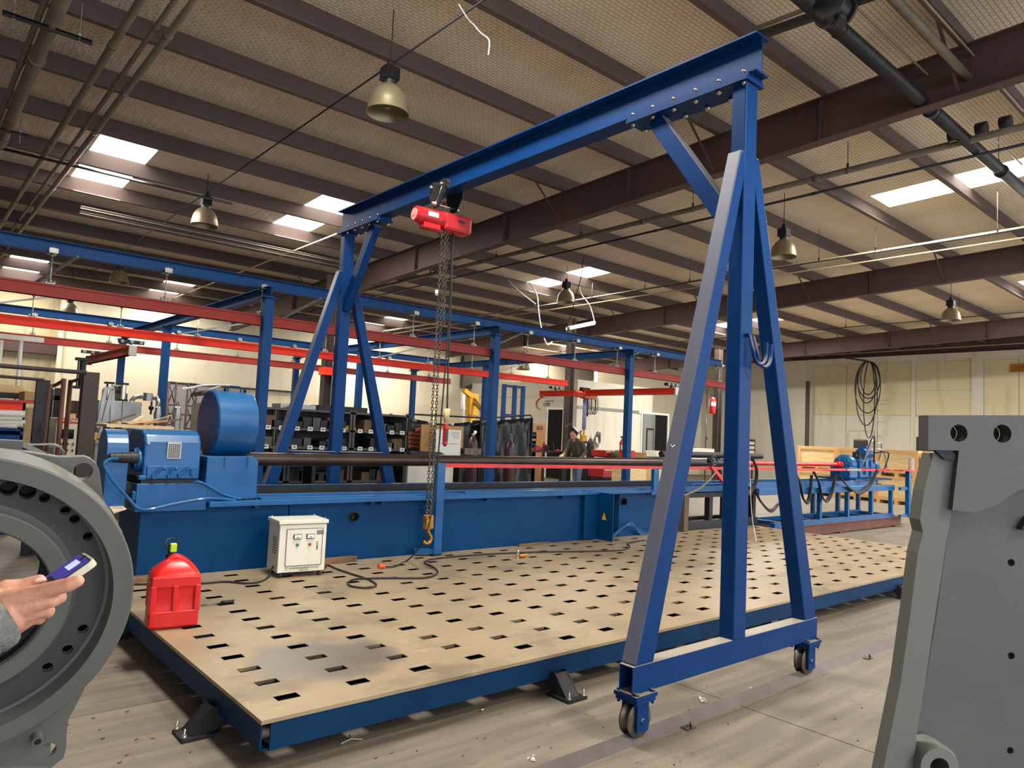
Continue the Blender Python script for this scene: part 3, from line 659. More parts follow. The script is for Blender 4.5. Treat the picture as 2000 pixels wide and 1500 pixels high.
# ================================================================== FLOOR RAIL (inverted angle) under the near gantry frame
YG = 2.43
for yy, xa, xb, lab in ((YG, -2.0, 9.5, 'rusty inverted angle iron rail on the floor under the near gantry wheels'), (7.62, 1.0, 8.0, 'angle iron floor rail under the far gantry wheels behind the blue machine')):
    t = thing('floor_rail', lab, 'rail', (xa, yy, 0))
    q = MB().prism([(-.055,0),(.055,0),(0,.045)], [], (xa, yy, 0), (0,1,0), (0,0,1), xb-xa)
    q.build('angle_iron', mat('rail steel', (92, 84, 86), .5, .2, c2=(72, 62, 56), scale=5, amt=1), t)
    if yy == YG:
        for k, x in enumerate((3.36, 5.6)):
            MB().box(x, x+.07, yy-.10, yy-.05, 0, .006).cyl((x+.045, yy-.085, .008), (x+.045, yy-.085, .035), .007, n=6).build('rail_clip', M['steel'], t)
# ================================================================== GANTRY CRANE
GX = 3.925
g = thing('gantry_crane', 'tall blue steel A-frame gantry crane on grooved wheels standing astride the platform', 'gantry crane', (GX, YG, 0))
GB, ZB0, ZB1 = M['gantry'], .247, .388       # base box
ZP = 3.79
def frame(y, near):
    dy = .045
    MB().hollow((2.95, y, (ZB0+ZB1)/2), (4.90, y, (ZB0+ZB1)/2), .09, ZB1-ZB0).build('base_beam', GB, g, bevel=.004)
    MB().beam((GX, y, ZB1-.005), (GX, y, ZP), .10, .135, (1,0,0)).build('post', GB, g, bevel=.008, seg=2)
    for s_ in (-1, 1):
        xb = 3.04 if s_ < 0 else 4.80; xt = GX+s_*.06
        # slanted leg with a foot cut flat on the base beam
        hw = .075; P = []
        for yy in (y-.047, y+.047):
            P += [V((xb-hw, yy, ZB1)), V((xb+hw, yy, ZB1)), V((xt+.045*(1 if s_ > 0 else 1), yy, 3.34)), V((xt-.045, yy, 3.34))]
        MB().add(P, [(0,1,2,3), (7,6,5,4), (0,4,5,1), (1,5,6,2), (2,6,7,3), (3,7,4,0)]).build('leg', GB, g, bevel=.007, seg=2)
    for s_ in (0, 1):
        xw = 3.035 if s_ == 0 else 4.82
        c = MB().box(xw-.085, xw+.085, y-.075, y+.075, ZB0-.022, ZB0-.002).box(xw-.075, xw+.075, y-.07, y+.07, ZB0-.044, ZB0-.022)
        c.box(xw-.045, xw+.045, y-.052, y-.040, .055, ZB0-.03).box(xw-.045, xw+.045, y+.040, y+.052, .055, ZB0-.03)
        c.cyl((xw, y-.06, .105), (xw, y+.06, .105), .016, n=8)
        cs = c.build('caster_bracket', GB, g)
        pr = [(.012,-.034),(.08,-.034),(.092,-.030),(.092,-.022),(.070,-.004),(.070,.004),(.092,.022),(.092,.030),(.08,.034),(.012,.034)]
        MB().lathe(pr, (xw, y, .108), (0,1,0), 28).build('wheel', M['steel'], cs)
        for i in (-1, 1):
            for j in (-1, 1): MB().cyl((xw+i*.065, y+j*.058, ZB0-.06), (xw+i*.065, y+j*.058, ZB0+.012), .008, n=6).cyl((xw+i*.065, y+j*.058, ZB0), (xw+i*.065, y+j*.058, ZB0+.012), .013, n=6).build('bolt', GB, cs)
frame(YG, True); YF = 7.62; frame(YF, False)
# girder: I-beam from just outside the near post to just outside the far one
GY0, GY1, GH = 2.315, 7.78, .25
zc = 3.835+GH/2
gd = MB().ibeam((GX, GY0, zc), (GX, GY1, zc), GH, .15, .012, .009).build('girder', GB, g)
for y0, y1, yb in ((2.36, 3.32, 3.17), (6.80, 7.72, 6.93)):
    MB().box(GX-.085, GX+.085, y0, y1, 3.813, 3.835).build('splice_plate', GB, g)
    MB().box(GX-.10, GX+.10, y0, y1, 3.788, 3.812).build('top_plate', GB, g)
    n = 6
    for k in range(n):
        yy = y0+.04+(y1-y0-.08)*k/(n-1)
        for s_ in (-1, 1):
            MB().cyl((GX+s_*.068, yy, 3.765), (GX+s_*.068, yy, 3.865), .009, n=6).cyl((GX+s_*.068, yy, 3.772), (GX+s_*.068, yy, 3.787), .016, n=6).cyl((GX+s_*.068, yy, 3.848), (GX+s_*.068, yy, 3.861), .016, n=6).build('bolt', M['bright'], g)
MB().beam((GX, 3.12, 3.79), (GX, 2.49, 2.90), .085, .12, (0,1,0)).build('knee_brace', GB, g, bevel=.006, seg=2)
MB().beam((GX, 6.98, 3.79), (GX, 7.57, 2.90), .085, .12, (0,1,0)).build('knee_brace', GB, g, bevel=.006, seg=2)
# rungs across the far frame
MB().cyl((3.36, YF-.06, 1.24), (3.90, YF-.06, 1.24), .013, n=8).build('rung', GB, g)
MB().cyl((3.95, YF-.06, 1.24), (4.52, YF-.06, 1.24), .013, n=8).build('rung', GB, g)
# two J hooks on the near post
hk = at(1465, 690, y=YG-.06)
for (dx, sc) in ((0, 1.0), (.075, 1.12)):
    c = V((GX+.055+dx, YG-.10+dx*.2, 2.10)); R = .072*sc
    pth = [c+V((-R, .02, .10)), c+V((-R, .0, .03))]+[c+V((R*math.cos(t), -.01, R*math.sin(t))) for t in [math.radians(180+15*k) for k in range(13)]]+[c+V((R, -.01, .07))]
    MB().tube(pth, .011, 8).beam(c+V((-R, .02, .10)), c+V((-R, .05, .10)), .02, .02).build('cable_hook', GB, g)
# white paint-marker scrawl on the near legs
MB().tube([at(1310,868,y=YG-.049), at(1313,873,y=YG-.049), at(1318,869,y=YG-.049)], .0015, 4).build('chalk_mark', M['white'], g)
# ================================================================== TROLLEY + CHAIN HOIST
HY = 5.66
tr = thing('beam_trolley', 'dark steel trolley with four wheels riding on the lower flange of the gantry beam', 'trolley', (GX, HY, 3.7))
for s_ in (-1, 1):
    xo = GX+s_*.105
    MB().prism([(-.13,.235),(-.13,.10),(-.035,-.02),(.035,-.02),(.13,.10),(.13,.235),(.045,.235),(.035,.20),(-.035,.20),(-.045,.235)], [], (xo-.006, HY, 3.69), (0,1,0), (0,0,1), .012).build('side_plate', M['dark'], tr)
    for k in (-1, 1):
        w = MB().cyl((GX+s_*.045, HY+k*.085, 3.895), (GX+s_*.098, HY+k*.085, 3.895), .048, n=20).build('wheel', M['steel'], tr)
        MB().cyl((xo-s_*.02, HY+k*.085, 3.885), (xo+s_*.03, HY+k*.085, 3.885), .013, n=8).build('axle_bolt', M['bright'], tr)
    MB().tube([(xo+s_*.012, HY-.09, 3.86), (xo+s_*.016, HY-.02, 3.71)], .004, 5).build('tie_wire', M['bright'], tr)
MB().cyl((GX-.16, HY, 3.705), (GX+.16, HY, 3.705), .014, n=8).cyl((GX-.13, HY, 3.705), (GX-.112, HY, 3.705), .028, n=6).cyl((GX+.112, HY, 3.705), (GX+.13, HY, 3.705), .028, n=6).build('cross_pin', M['bright'], tr)
ho = thing('chain_hoist', 'red electric chain hoist hanging from the gantry trolley', 'hoist', (GX, HY, 3.4))
hz = 3.56; ha = V((.985, -.06, -.0)).normalized()
c0 = V((GX-.02, HY, hz))
MB().cyl(c0-ha*.30, c0-ha*.03, .082, n=24).cyl(c0-ha*.315, c0-ha*.295, .07, n=24).build('motor', M['hoist'], ho)
MB().cyl(c0-ha*.322, c0-ha*.312, .055, n=20).cyl(c0-ha*.325, c0-ha*.318, .02, n=12).build('end_cap', mat('faded pink cap', (212, 150, 140), .5), ho)
MB().obox(c0+ha*.13+V((0,0,-.012)), ha*.16, V((.04,.65,0)).normalized()*.085, V((0,0,.088))).build('gear_case', M['hoist'], ho, bevel=.03, seg=2)
MB().cyl(c0-ha*.035, c0-ha*.015, .094, n=24).build('flange_ring', M['hoist'], ho)
MB().obox(c0-ha*.16+V((-.0,-.03,-.10)), ha*.09, V((0,.05,0)), V((0,0,.028))).build('brake_box', M['hoist'], ho, bevel=.008)
MB().cyl(c0-ha*.24+V((0,-.02,-.11)), c0-ha*.04+V((0,-.02,-.11)), .022, n=10).build('limit_switch', M['hoist'], ho)
MB().obox(c0-ha*.16+V((0,-.083,.012)), ha*.055, V((0,.002,0)), V((0,0,.022))).build('name_plate', M['white'], ho)
MB().obox(c0+ha*.15+V((0,-.092,.005)), ha*.035, V((0,.001,0)), V((0,0,.01))).build('lettering', M['dark'], ho)
MB().tube([c0+V((0,0,.07)), c0+V((0,0,.13))]+[c0+V((.0, .03*math.sin(t), .155-.03*math.cos(t))) for t in (1,2,3,4,5)], .009, 6).build('suspension_hook', M['steel'], ho)
def chain(path, mt, parent, pitch=.030, r=.0042, L_=.021, w=.0105):
    q = MB(); P = [V(p) for p in path]; k = 0
    for a, b in zip(P[:-1], P[1:]):
        n = max(1, int((b-a).length/pitch)); d_ = (b-a).normalized(); s1 = d_.cross(V((0,1,0))).normalized(); s2 = d_.cross(s1)
        for i in range(n):
            c = a.lerp(b, (i+.5)/n); sd = (s1+s2).normalized() if k % 2 else (s1-s2).normalized(); k += 1
            pts = [c+sd*w*math.cos(t)+d_*(L_*math.sin(t)*.62+(.35*L_ if math.sin(t) > 0 else -.35*L_)) for t in [2*math.pi*j/8+.3 for j in range(8)]]
            q.tube(pts, r, 4, closed=True)
    return q.build('load_chain', mt, parent, kind='stuff')
hb = V((GX-.005, HY, .70))
ch = chain([c0+V((-.02,-.02,-.09)), hb+V((-.022, 0, .035))], M['steel'], ho); chain([c0+V((.035,.0,-.09)), hb+V((.022, 0, .035))], M['steel'], ho)
chain([c0+V((.075,.02,-.09)), c0+V((.085,.02,-1.0)), c0+V((.055,.02,-.60)), c0+V((.05,.02,-.09))][0:2], M['steel'], ho)
cc = at(853, 577, y=HY); MB().cyl(cc, cc+V((0,0,.05)), .018, n=10).build('chain_stop', M['white'], ho)
bl = MB().obox(hb+V((-.028,0,-.02)), V((.012,0,0)), V((0,.03,0)), V((0,0,.065))).obox(hb+V((.022,0,-.02)), V((.022,0,0)), V((0,.03,0)), V((0,0,.065))).cyl(hb+V((-.04,0,-.01)), hb+V((.04,0,-.01)), .03, n=14).cyl(hb+V((0,0,-.11)), hb+V((0,0,-.07)), .02, .028, n=12)
bl.build('hook_block', M['orange'], ho, bevel=.005)
hc = hb+V((0,0,-.175))
MB().tube([hc+V((-.002,0,.09)), hc+V((.0,0,.065)), hc+V((.02,0,.05))]+[hc+V((.044*math.cos(t), 0, .044*math.sin(t))) for t in [math.radians(50-22*k) for k in range(11)]], [.011,.011,.011]+[.011+.004*math.sin(math.pi*k/10) for k in range(10)]+[.005], 8).build('load_hook', M['orange'], ho)
# pendant station
pp = [c0+V((.13,0,-.10)), at(883,520,y=HY-.05), at(880,600,y=HY-.08), at(876,700,y=HY-.1), at(873,812,y=HY-.1)]
pd = thing('pendant_control', 'red push button pendant hanging on its cable in front of the whiteboard', 'pendant control', at(870,871,y=HY-.1))
MB().tube(smooth_path(pp), .0085, 6).build('cable', M['rubber'], pd)
a, b = at(871,828,y=HY-.1), at(869,866,y=HY-.1)
MB().cyl(a, b, .026, .024, n=12).ball(b, .024).build('grip', M['hoist'], pd)
gb = MB()
for k in range(9): p = a.lerp(b, .28+.072*k); gb.obox(p+V((-.002,-.024,0)), V((.017,0,0)), V((0,.004,0)), V((0,0,.0035)))
gb.build('push_button', M['black'], pd)
MB().ball(b+V((0,0,-.012)), .018).build('bumper', M['black'], pd)
MB().cyl(at(873,798,y=HY-.1), at(871,826,y=HY-.1), .036, .02, n=10).build('tape_wrap', mat('yellowed tape', (190, 170, 128), .6), pd)
# power cord from the hoist to the plug lying on the platform
pth = [c0+V((.11,0,-.10)), at(880,560,y=HY+.02), at(872,690,y=HY-.02), at(863,800,y=HY-.04), at(855,900,y=HY-.05), at(845,990,y=HY-.06), at(832,1042,y=HY-.1), at(815,1074,y=5.75), at(795,1095,z=TZ+.012), at(770,1106,z=TZ+.012), at(752,1107,z=TZ+.014)]
co = thing('power_cord', 'dark power cord hanging from the hoist down to an orange plug on the platform', 'cable', at(790,1100,z=TZ))
MB().tube(smooth_path(pth), .0075, 6).build('cord', M['rubber'], co)
p = at(746,1106,z=TZ+.022); MB().cyl(p+V((-.03,0,0)), p+V((.03,-.005,0)), .022, .016, n=10).cyl(p+V((-.035,0,0)), p+V((-.02,0,0)), .024, n=10).build('plug', mat('orange plug', (222, 84, 50), .5), co)
# ================================================================== THINGS ON THE PLATFORM
# --- red jerry can with spout
t = thing('fuel_can', 'red plastic fuel can with moulded side grips and green-black spout at the platform corner', 'fuel can', (1.45, 4.86, TZ))
cx_, cy_, w2, d2 = 1.465, 4.90, .145, .115
dirx = V((.985, -.17, 0)).normalized(); diry = V((.17, .985, 0)).normalized()
def ring(z, sx_, sy_, rr, n=5, off=0):
    P = []
    for (a, b, q0) in ((1,-1,-90), (1,1,0), (-1,1,90), (-1,-1,180)):
        for k in range(n):
            an = math.radians(q0+90*k/(n-1)); P.append(V((cx_, cy_, 0))+dirx*(a*(sx_-rr)+rr*math.cos(an)+off)+diry*(b*(sy_-rr)+rr*math.sin(an))+V((0,0,TZ+z)))
    return P
Rs = [(0,.13,.10,.03),(.012,w2,d2,.035),(.085,w2,d2,.035),(.105,w2-.006,d2-.006,.033),(.24,w2-.008,d2-.008,.033),(.262,w2,d2,.035),(.315,w2,d2,.035),(.35,w2-.02,d2-.012,.035),(.385,.085,.075,.03),(.412,.045,.045,.02),(.415,.02,.02,.01)]
q = MB(); nn = 20; vs = []
for r in Rs: vs += ring(*r)
fs = [(i*nn+k, i*nn+(k+1) % nn, (i+1)*nn+(k+1) % nn, (i+1)*nn+k) for i in range(len(Rs)-1) for k in range(nn)]
q.add(vs, fs, True); q.add(vs, [tuple(range(nn-1,-1,-1)), tuple(range((len(Rs)-1)*nn, len(Rs)*nn))])
canm = mat('red fuel can plastic', (214, 30, 28), .32, c2=(200, 26, 26), scale=5)
q.build('can_body', canm, t)
o3 = V((cx_, cy_, TZ))
# raised frame and centre rib leave two recesses on the broad faces
for sgn in (-1, 1):
    fr = MB(); yo = diry*(sgn*(d2+.001))
    for (a, b, z0, z1) in ((-.145,-.108,.10,.27), (.108,.145,.10,.27), (-.018,.018,.10,.27)):
        fr.obox(o3+dirx*((a+b)/2)+yo+V((0,0,(z0+z1)/2)), dirx*((b-a)/2), diry*.014, V((0,0,(z1-z0)/2)))
    fr.obox(o3+yo+V((0,0,.065)), dirx*.14, diry*.014, V((0,0,.05))); fr.obox(o3+yo+V((0,0,.29)), dirx*.14, diry*.012, V((0,0,.034)))
    fr.build('moulded_rib', canm, t, bevel=.009, seg=2)
hp = [o3+dirx*-.10+V((0,0,.335)), o3+dirx*-.05+V((0,0,.39)), o3+dirx*-.005+V((0,0,.425)), o3+dirx*.05+V((0,0,.40)), o3+dirx*.11+V((0,0,.34))]
MB().tube(smooth_path(hp, 4), .02, 8).build('handle', canm, t)
sp = o3+dirx*-.03+diry*.05
MB().cyl(sp+V((0,0,.385)), sp+V((0,0,.435)), .026, n=14).tube([sp+V((0,0,.43)), sp+V((0,0,.47)), sp+V((.0,-.01,.50))], .015, 8).build('spout', M['black'], t)
MB().obox(sp+V((.012,-.012,.475)), V((.02,0,0)), V((0,.016,0)), V((0,0,.028))).build('spout_trigger', mat('lime trigger', (170, 210, 40), .4), t, bevel=.005)
MB().tube(smooth_path([sp+V((-.02,-.02,.47)), sp+V((-.045,-.03,.50)), sp+V((-.02,-.01,.53)), sp+V((.02,0,.53)), sp+V((.045,.0,.50)), sp+V((.035,0,.46))]), .005, 6).build('spout_guard', M['black'], t)
# --- cream transformer cabinet
bx, by = 2.80, 6.03; ax = V((.995, -.10, 0)).normalized(); ay = V((.10, .995, 0)).normalized(); o3 = V((bx, by, TZ))
t = thing('transformer_cabinet', 'cream metal cabinet with two meters and red and green buttons standing on the platform', 'electrical cabinet', (bx, by, TZ))
hw, hd, hh = .205, .15, .40
MB().obox(o3+V((0,0,.045+hh/2)), ax*hw, ay*hd, V((0,0,hh/2))).build('housing', M['cream'], t, bevel=.004)
MB().obox(o3+V((0,0,.045+hh+.022)), ax*(hw+.012), ay*(hd+.012), V((0,0,.016))).build('lid', M['cream'], t, bevel=.004)
fy = ay*-(hd+.003)
dr = MB().obox(o3+fy+ax*.012+V((0,0,.255)), ax*.155, ay*.003, V((0,0,.155))).build('door', M['cream'], t, bevel=.002)
ed = MB()
for (a, b, c, d_) in ((-.146,-.144,.10,.41), (.168,.170,.10,.41)): ed.obox(o3+fy*1.02+ax*((a+b)/2)+V((0,0,(c+d_)/2)), ax*.0015, ay*.002, V((0,0,(d_-c)/2)))
ed.obox(o3+fy*1.02+ax*.012+V((0,0,.411)), ax*.157, ay*.002, V((0,0,.0015))).obox(o3+fy*1.02+ax*.012+V((0,0,.099)), ax*.157, ay*.002, V((0,0,.0015))).build('door_gap', M['dark'], dr)
for xx in (-.055, .058):
    me_ = MB().obox(o3+fy+ax*xx+V((0,-.008,.345)), ax*.034, ay*.008, V((0,0,.02))).build('meter', M['dark'], dr)
    MB().obox(o3+fy+ax*xx+V((0,-.017,.346)), ax*.029, ay*.001, V((0,0,.015))).build('dial', M['white'], me_)
    MB().obox(o3+fy+ax*xx+V((0,-.019,.340)), ax*.012, ay*.0006, V((0,0,.003))).build('scale_mark', M['dark'], me_)
for xx, mt in ((-.05, mat('green button', (0, 130, 90), .35)), (.058, mat('red button', (190, 20, 50), .35))):
    p = o3+fy+ax*xx+V((0,0,.275)); MB().cyl(p, p+ay*-.008, .014, n=14).build('button_bezel', M['galv'], dr); MB().cyl(p+ay*-.008, p+ay*-.016, .011, n=14).build('button', mt, dr)
p = o3+fy+ax*.125+V((0,0,.262)); MB().obox(p, ax*.01, ay*.006, V((0,0,.04))).build('door_latch', M['alu'], dr, bevel=.006, seg=2)
MB().obox(p+ay*-.007+V((0,0,-.012)), ax*.004, ay*.001, V((0,0,.006))).build('key_slot', M['dark'], dr)
MB().obox(o3+fy+ax*.145+V((0,-.002,.375)), ax*.033, ay*.002, V((0,0,.02))).build('rating_plate', M['galv'], dr)
for k in range(4): MB().obox(o3+fy+ax*.145+V((0,-.0045,.387-.008*k)), ax*.027, ay*.0005, V((0,0,.0012))).build('printed_line', M['dark'], dr)
zr = math.atan2(ax.y, ax.x)
text('lettering', 'SH POWER EQUIPMENT CO. LTD', o3+fy+ax*.02+V((0,-.003,.078)), .017, M['dark'], t, rz=zr, ext=.0005)
text('lettering', 'SERVICE TEL', o3+fy+ax*.02+V((0,-.003,.060)), .015, M['dark'], t, rz=zr, ext=.0005)
MB().tube([o3+fy*1.01+ax*(-.13+.009*math.cos(a))+V((0,0,.078+.009*math.sin(a))) for a in [k*.7 for k in range(9)]], .0012, 4).build('logo_ring', M['dark'], t)
for i in (-1, 1):
    for j in (-1, 1): MB().cyl(o3+ax*i*.17+ay*j*.12+V((0,0,0.001)), o3+ax*i*.17+ay*j*.12+V((0,0,.045)), .012, n=8).cyl(o3+ax*(i*.17-.012)+ay*j*.12+V((0,0,.018)), o3+ax*(i*.17+.012)+ay*j*.12+V((0,0,.018)), .018, n=12).build('foot_roller', M['dark'], t)
for i in (-1, 1):
    for j in (-1, 1):
        p = o3+ax*i*.19+ay*j*.135+V((0,0,.045+hh+.038)); MB().cyl(p, p+V((0,0,.014)), .005, n=8).build('lifting_stud', M['bright'], t)
for k in range(7):
    for r_ in (0, 1): MB().obox(o3-ax*(hw+.001)+ay*(-.06+.055*r_)+V((0,0,.2+.022*k)), ax*.001, ay*.018, V((0,0,.004))).build('vent_slot', M['dark'], t)
def cord(name, pxs, r, lab, ex=None, mt='rubber'):
    pts = [at(u, v, z=TZ+r+.002) if not isinstance(u, V) else u for (u, v) in pxs]
    if ex: pts = ex+pts
    return single(MB().tube(smooth_path(pts), r, 6), name, M[mt], lab, 'cable')
cord('cable', [(524,1127),(508,1136),(480,1139),(440,1136),(400,1139),(340,1140),(262,1141)], .008, 'black cable running left from the cream cabinet behind the red can', [o3-ax*(hw+.004)+V((0,-.05,.09)), o3-ax*(hw+.03)+V((0,-.05,.05))])
cord('cable', [(640,1104),(660,1112),(690,1122),(718,1131),(735,1142),(722,1148),(700,1147),(684,1144),(680,1138),(690,1132),(712,1130),(760,1129),(820,1129),(845,1125),(855,1117),(845,1107),(832,1101),(830,1097),(845,1092),(880,1088),(940,1083),(1000,1080),(1060,1078),(1130,1077),(1185,1076),(1218,1074),(1230,1068),(1228,1060),(1260,1055)], .008, 'long black cable looping right across the platform from the cream cabinet', [o3+ax*(hw+.004)+V((0,0,.07)), o3+ax*(hw+.03)+V((0,-.02,.03))])
def slab_thing(name, a, b, w, h, mt, lab, cat):
    return single(MB().beam(V(a)+V((0,0,h/2)), V(b)+V((0,0,h/2)), w, h), name, mt, lab, cat, bevel=.003)
slab_thing('plank', (3.10, 6.33, TZ+.001), (3.56, 6.345, TZ+.001), .07, .05, M['oldwood'], 'old plank wedged under the machine beside the cream cabinet', 'plank')
slab_thing('plank', (5.70, 6.36, TZ+.001), (6.20, 6.37, TZ+.001), .05, .022, M['oldwood'], 'thin plank at the foot of the machine right of the hoist hook', 'plank')
slab_thing('plank', (1.45, 6.30, TZ+.001), (2.02, 6.33, TZ+.001), .10, .035, M['oldwood'], 'dark plank under the machine behind the red can', 'plank')
p = at(1015, 1090, z=TZ+.001)
t = thing('valve_fitting', 'small brass valve fitting lying on the platform past the hook', 'fitting', p)
MB().cyl(p+V((-.03,-.02,.028)), p+V((.07,.0,.022)), .02, n=12).cyl(p+V((.05,0,.022)), p+V((.10,.005,.022)), .014, n=8).build('valve_body', M['orange'], t)
MB().cyl(p+V((-.03,.0,.0)), p+V((-.03,0,.06)), .018, n=10).ball(p+V((-.03,0,.075)), .016).build('valve_cap', M['bright'], t)
p = at(440, 1180, z=TZ+.001)
t = thing('screwdriver', 'dark screwdriver lying on the platform right of the red can', 'screwdriver', p)
MB().cyl(p+V((-.17,-.005,.012)), p+V((-.03,0,.012)), .004, n=6).build('shaft', M['steel'], t); MB().cyl(p+V((-.03,0,.014)), p+V((.06,.003,.014)), .013, .011, n=8).build('handle', M['black'], t)
# crumpled litter and offcuts on the floor
def crumb(p, r, mt, name, lab, cat, n=3):
    q = MB()
    for k in range(n):
        c = V(p)+V((random.uniform(-r,r), random.uniform(-r,r), r*.35)); s_ = r*random.uniform(.5,.9)
        vs = [c+V((random.uniform(-1,1)*s_, random.uniform(-1,1)*s_, random.uniform(-.3,.6)*s_)) for _ in range(6)]
        q.add(vs, [(0,1,2),(0,2,3),(1,3,4),(2,4,5),(0,4,5),(1,5,3)])
    o = single(q, name, mt, lab, cat); return o
crumb(at(1040,1483,z=0), .022, M['white'], 'paper_scrap', 'crumpled white scrap on the floor in front of the platform, nearest the camera', 'litter')
crumb(at(1370,1368,z=0), .03, M['white'], 'paper_scrap', 'flattened white rag scrap on the floor between the gantry wheels', 'litter')
crumb(at(1466,1345,z=0), .014, M['white'], 'paper_scrap', 'tiny white scrap by the floor rail left of the far-side wheel', 'litter')
crumb(at(1715,1040,z=0), .05, M['white'], 'paper_scrap', 'pair of white scraps on the floor below the brown skid', 'litter')
q = MB(); 
for k in range(170):
    u = random.uniform(130, 1750); v = random.uniform(1180, 1495); p = at(u, v, z=0)
    if TX0-.1 < p.x < TX1+.1 and TY0-.05 < p.y < TY1 or p.length > 9: continue
    s_ = random.uniform(.001, .003); q.obox(p+V((0,0,s_)), V((s_*random.uniform(1,3),s_,0)), V((-s_,s_,0)), V((0,0,s_)))
single(q, 'floor_debris', M['oldwood'], 'small metal chips and grit scattered over the concrete floor', 'debris', kind='stuff')
for u, v, lab in ((940, 1390, 'bright bolt on the floor under the platform edge'), (1100,1352,'bright bolt by the platform foot')):
    p = at(u, v, z=.001); single(MB().cyl(p+V((0,0,.008)), p+V((.035,.01,.008)), .005, n=6).cyl(p+V((-.008,-.002,.009)), p+V((0,0,.009)), .009, n=6), 'loose_bolt', M['bright'], lab, 'bolt')
q = MB(); p = at(1170/2+80, 1440, z=.005)
single(MB().tube([at(665,1453,z=.006), at(685,1443,z=.006), at(708,1444,z=.006)], .004, 5).tube([at(685,1443,z=.006), at(683,1436,z=.006)], .004, 5), 'welding_rod', M['bright'], 'bent bright rod on the floor below the platform front skirt', 'rod')
# ================================================================== LONG BLUE BORING MACHINE
MY = 6.42
B1, B2 = M['mach'], M['mach2']
t = thing('boring_machine', 'long blue boring lathe with round belt guard and gearbox behind the platform', 'machine', (5.2, 6.8, 0)); mc = t
bx0, bx1 = 1.62, 8.9
# bed casting with access holes in the front plate
holes = [(3.555, .655, .042), (7.62, .70, .045)]
def holed(x0, x1, z0, z1, y, th, hs): return MB().prism([(x0,z0),(x1,z0),(x1,z1),(x0,z1)], [circ(a, b, r) for a, b, r in hs], (0, y+th, 0), (1,0,0), (0,0,1), th)
q = holed(bx0, 2.875, .0, .80, MY, .012, []); q.box(bx0, bx1, 7.08, 7.10, 0, .80).box(bx0, bx0+.012, MY+.012, 7.08, 0, .8).box(bx1-.012, bx1, MY+.012, 7.08, 0, .8).box(bx0, bx1, MY+.012, 7.08, .79, .80)
q.build('bed_casting', B2, t)
holed(2.885, 6.90, .0, .80, MY, .012, [holes[0]]).build('bed_panel', B2, t); holed(7.535, bx1, .0, .80, MY, .012, [holes[1]]).build('bed_panel', B2, t)
for (a, b, r) in holes: MB().lathe([(r,-.004),(r+.014,-.004),(r+.014,.006),(r,.006),(r,.03)], (a, MY, b), (0,-1,0), 24).build('access_hole', M['dark'], t); MB().cyl((a, MY+.03, b), (a, MY+.034, b), r).build('hole_shadow_plate', M['black'], t)
for (x, z) in ((2.0,.33),(2.3,.72),(3.6,.30),(5.1,.64),(5.6,.30),(4.9,.44),(6.3,.64),(6.6,.34),(2.55,.42)): MB().cyl((x, MY-.006, z), (x, MY, z), .008, n=6).build('bolt_head', B2, t)
# rails and drip edge along the bed
MB().beam((2.13, MY-.045, .822), (8.3, MY-.045, .838), .09, .046).build('front_ledge', B1, t, bevel=.004)
MB().box(2.60, 4.9, MY-.03, MY+.06, .845, .862).build('way_cover', B1, t); MB().box(4.9, 8.6, MY-.035, MY+.06, .845, .875).build('way_cover', B1, t)
MB().box(2.60, 8.9, MY+.10, MY+.14, .80, .885).build('front_way', B1, t)
MB().box(2.60, 8.9, MY+.52, MY+.56, .80, .925).build('rear_way', M['dark'], t); MB().box(2.60, 8.9, MY+.50, MY+.58, .925, .932).build('rear_way_cap', B1, t)
MB().box(2.60, 8.9, MY+.14, MY+.52, .80, .812).build('chip_tray', M['dark'], t)
for x in (2.55, 3.72, 3.84, 5.2, 6.4): MB().box(x-.02, x+.02, MY-.07, MY, .775, .80).build('ledge_bracket', B2, t)
# headstock: gearbox on its plinth
gx0, gx1, gy0, gy1 = 1.60, 2.05, MY-.03, MY+.55
P = []
prof = [(gy0, 1.03), (gy0, 1.15), (gy0+.012, 1.34), (gy0+.05, 1.405), (gy0+.14, 1.44), (gy1-.14, 1.44), (gy1, 1.36), (gy1, 1.03)]
MB().prism([(a, b) for a, b in prof], [], (gx0, 0, 0), (0,1,0), (0,0,1), gx1-gx0).build('gearbox', B1, t, bevel=.022, seg=3)
MB().box(gx0+.03, gx1-.02, gy0-.012, gy0+.01, 1.04, 1.145).build('lever_panel', B1, t, bevel=.004)
n_ = MB().box(1.775, 1.885, gy0-.006, gy0+.012, 1.205, 1.345).build('nameplate', M['alu'], t)
for i in range(6):
    for j in range(7): MB().box(1.785+.0155*i, 1.796+.0155*i, gy0-.0075, gy0-.0058, 1.214+.0165*j, 1.225+.0165*j).build('plate_cell', M['dark'], n_)
for x, lx, lz, kx, kz in ((1.705, 1.685, 1.055, 1.735, 1.125), (1.81, 1.80, 1.06, 1.825, 1.125), (1.905, 1.885, 1.065, 1.945, 1.12)):
    l_ = MB().cyl((lx, gy0-.012, lz+.005), (lx, gy0-.045, lz+.005), .019, n=14).cyl((lx, gy0-.04, lz+.005), (kx-.012, gy0-.05, kz-.005), .010, .008, n=10).build('lever', B1, t)
    MB().cyl((kx-.01, gy0-.05, kz-.004), (kx+.012, gy0-.06, kz-.002), .008, n=8).ball((kx+.016, gy0-.06, kz), .015).build('lever_knob', B1, l_)
MB().cyl((1.985, gy0-.012, 1.085), (1.985, gy0-.035, 1.085), .018, n=14).build('control_knob', B1, t)
MB().cyl((1.628, gy0+.02, 1.33), (1.628, gy0-.01, 1.33), .012, n=10).build('filler_plug', M['alu'], t)
MB().lathe([(0.0,.0),(.10,.0),(.10,-.02),(.085,-.035),(.085,-.05)], (gx0, MY+.10, 1.19), (1,0,0), 26).build('bearing_cover', B1, t)
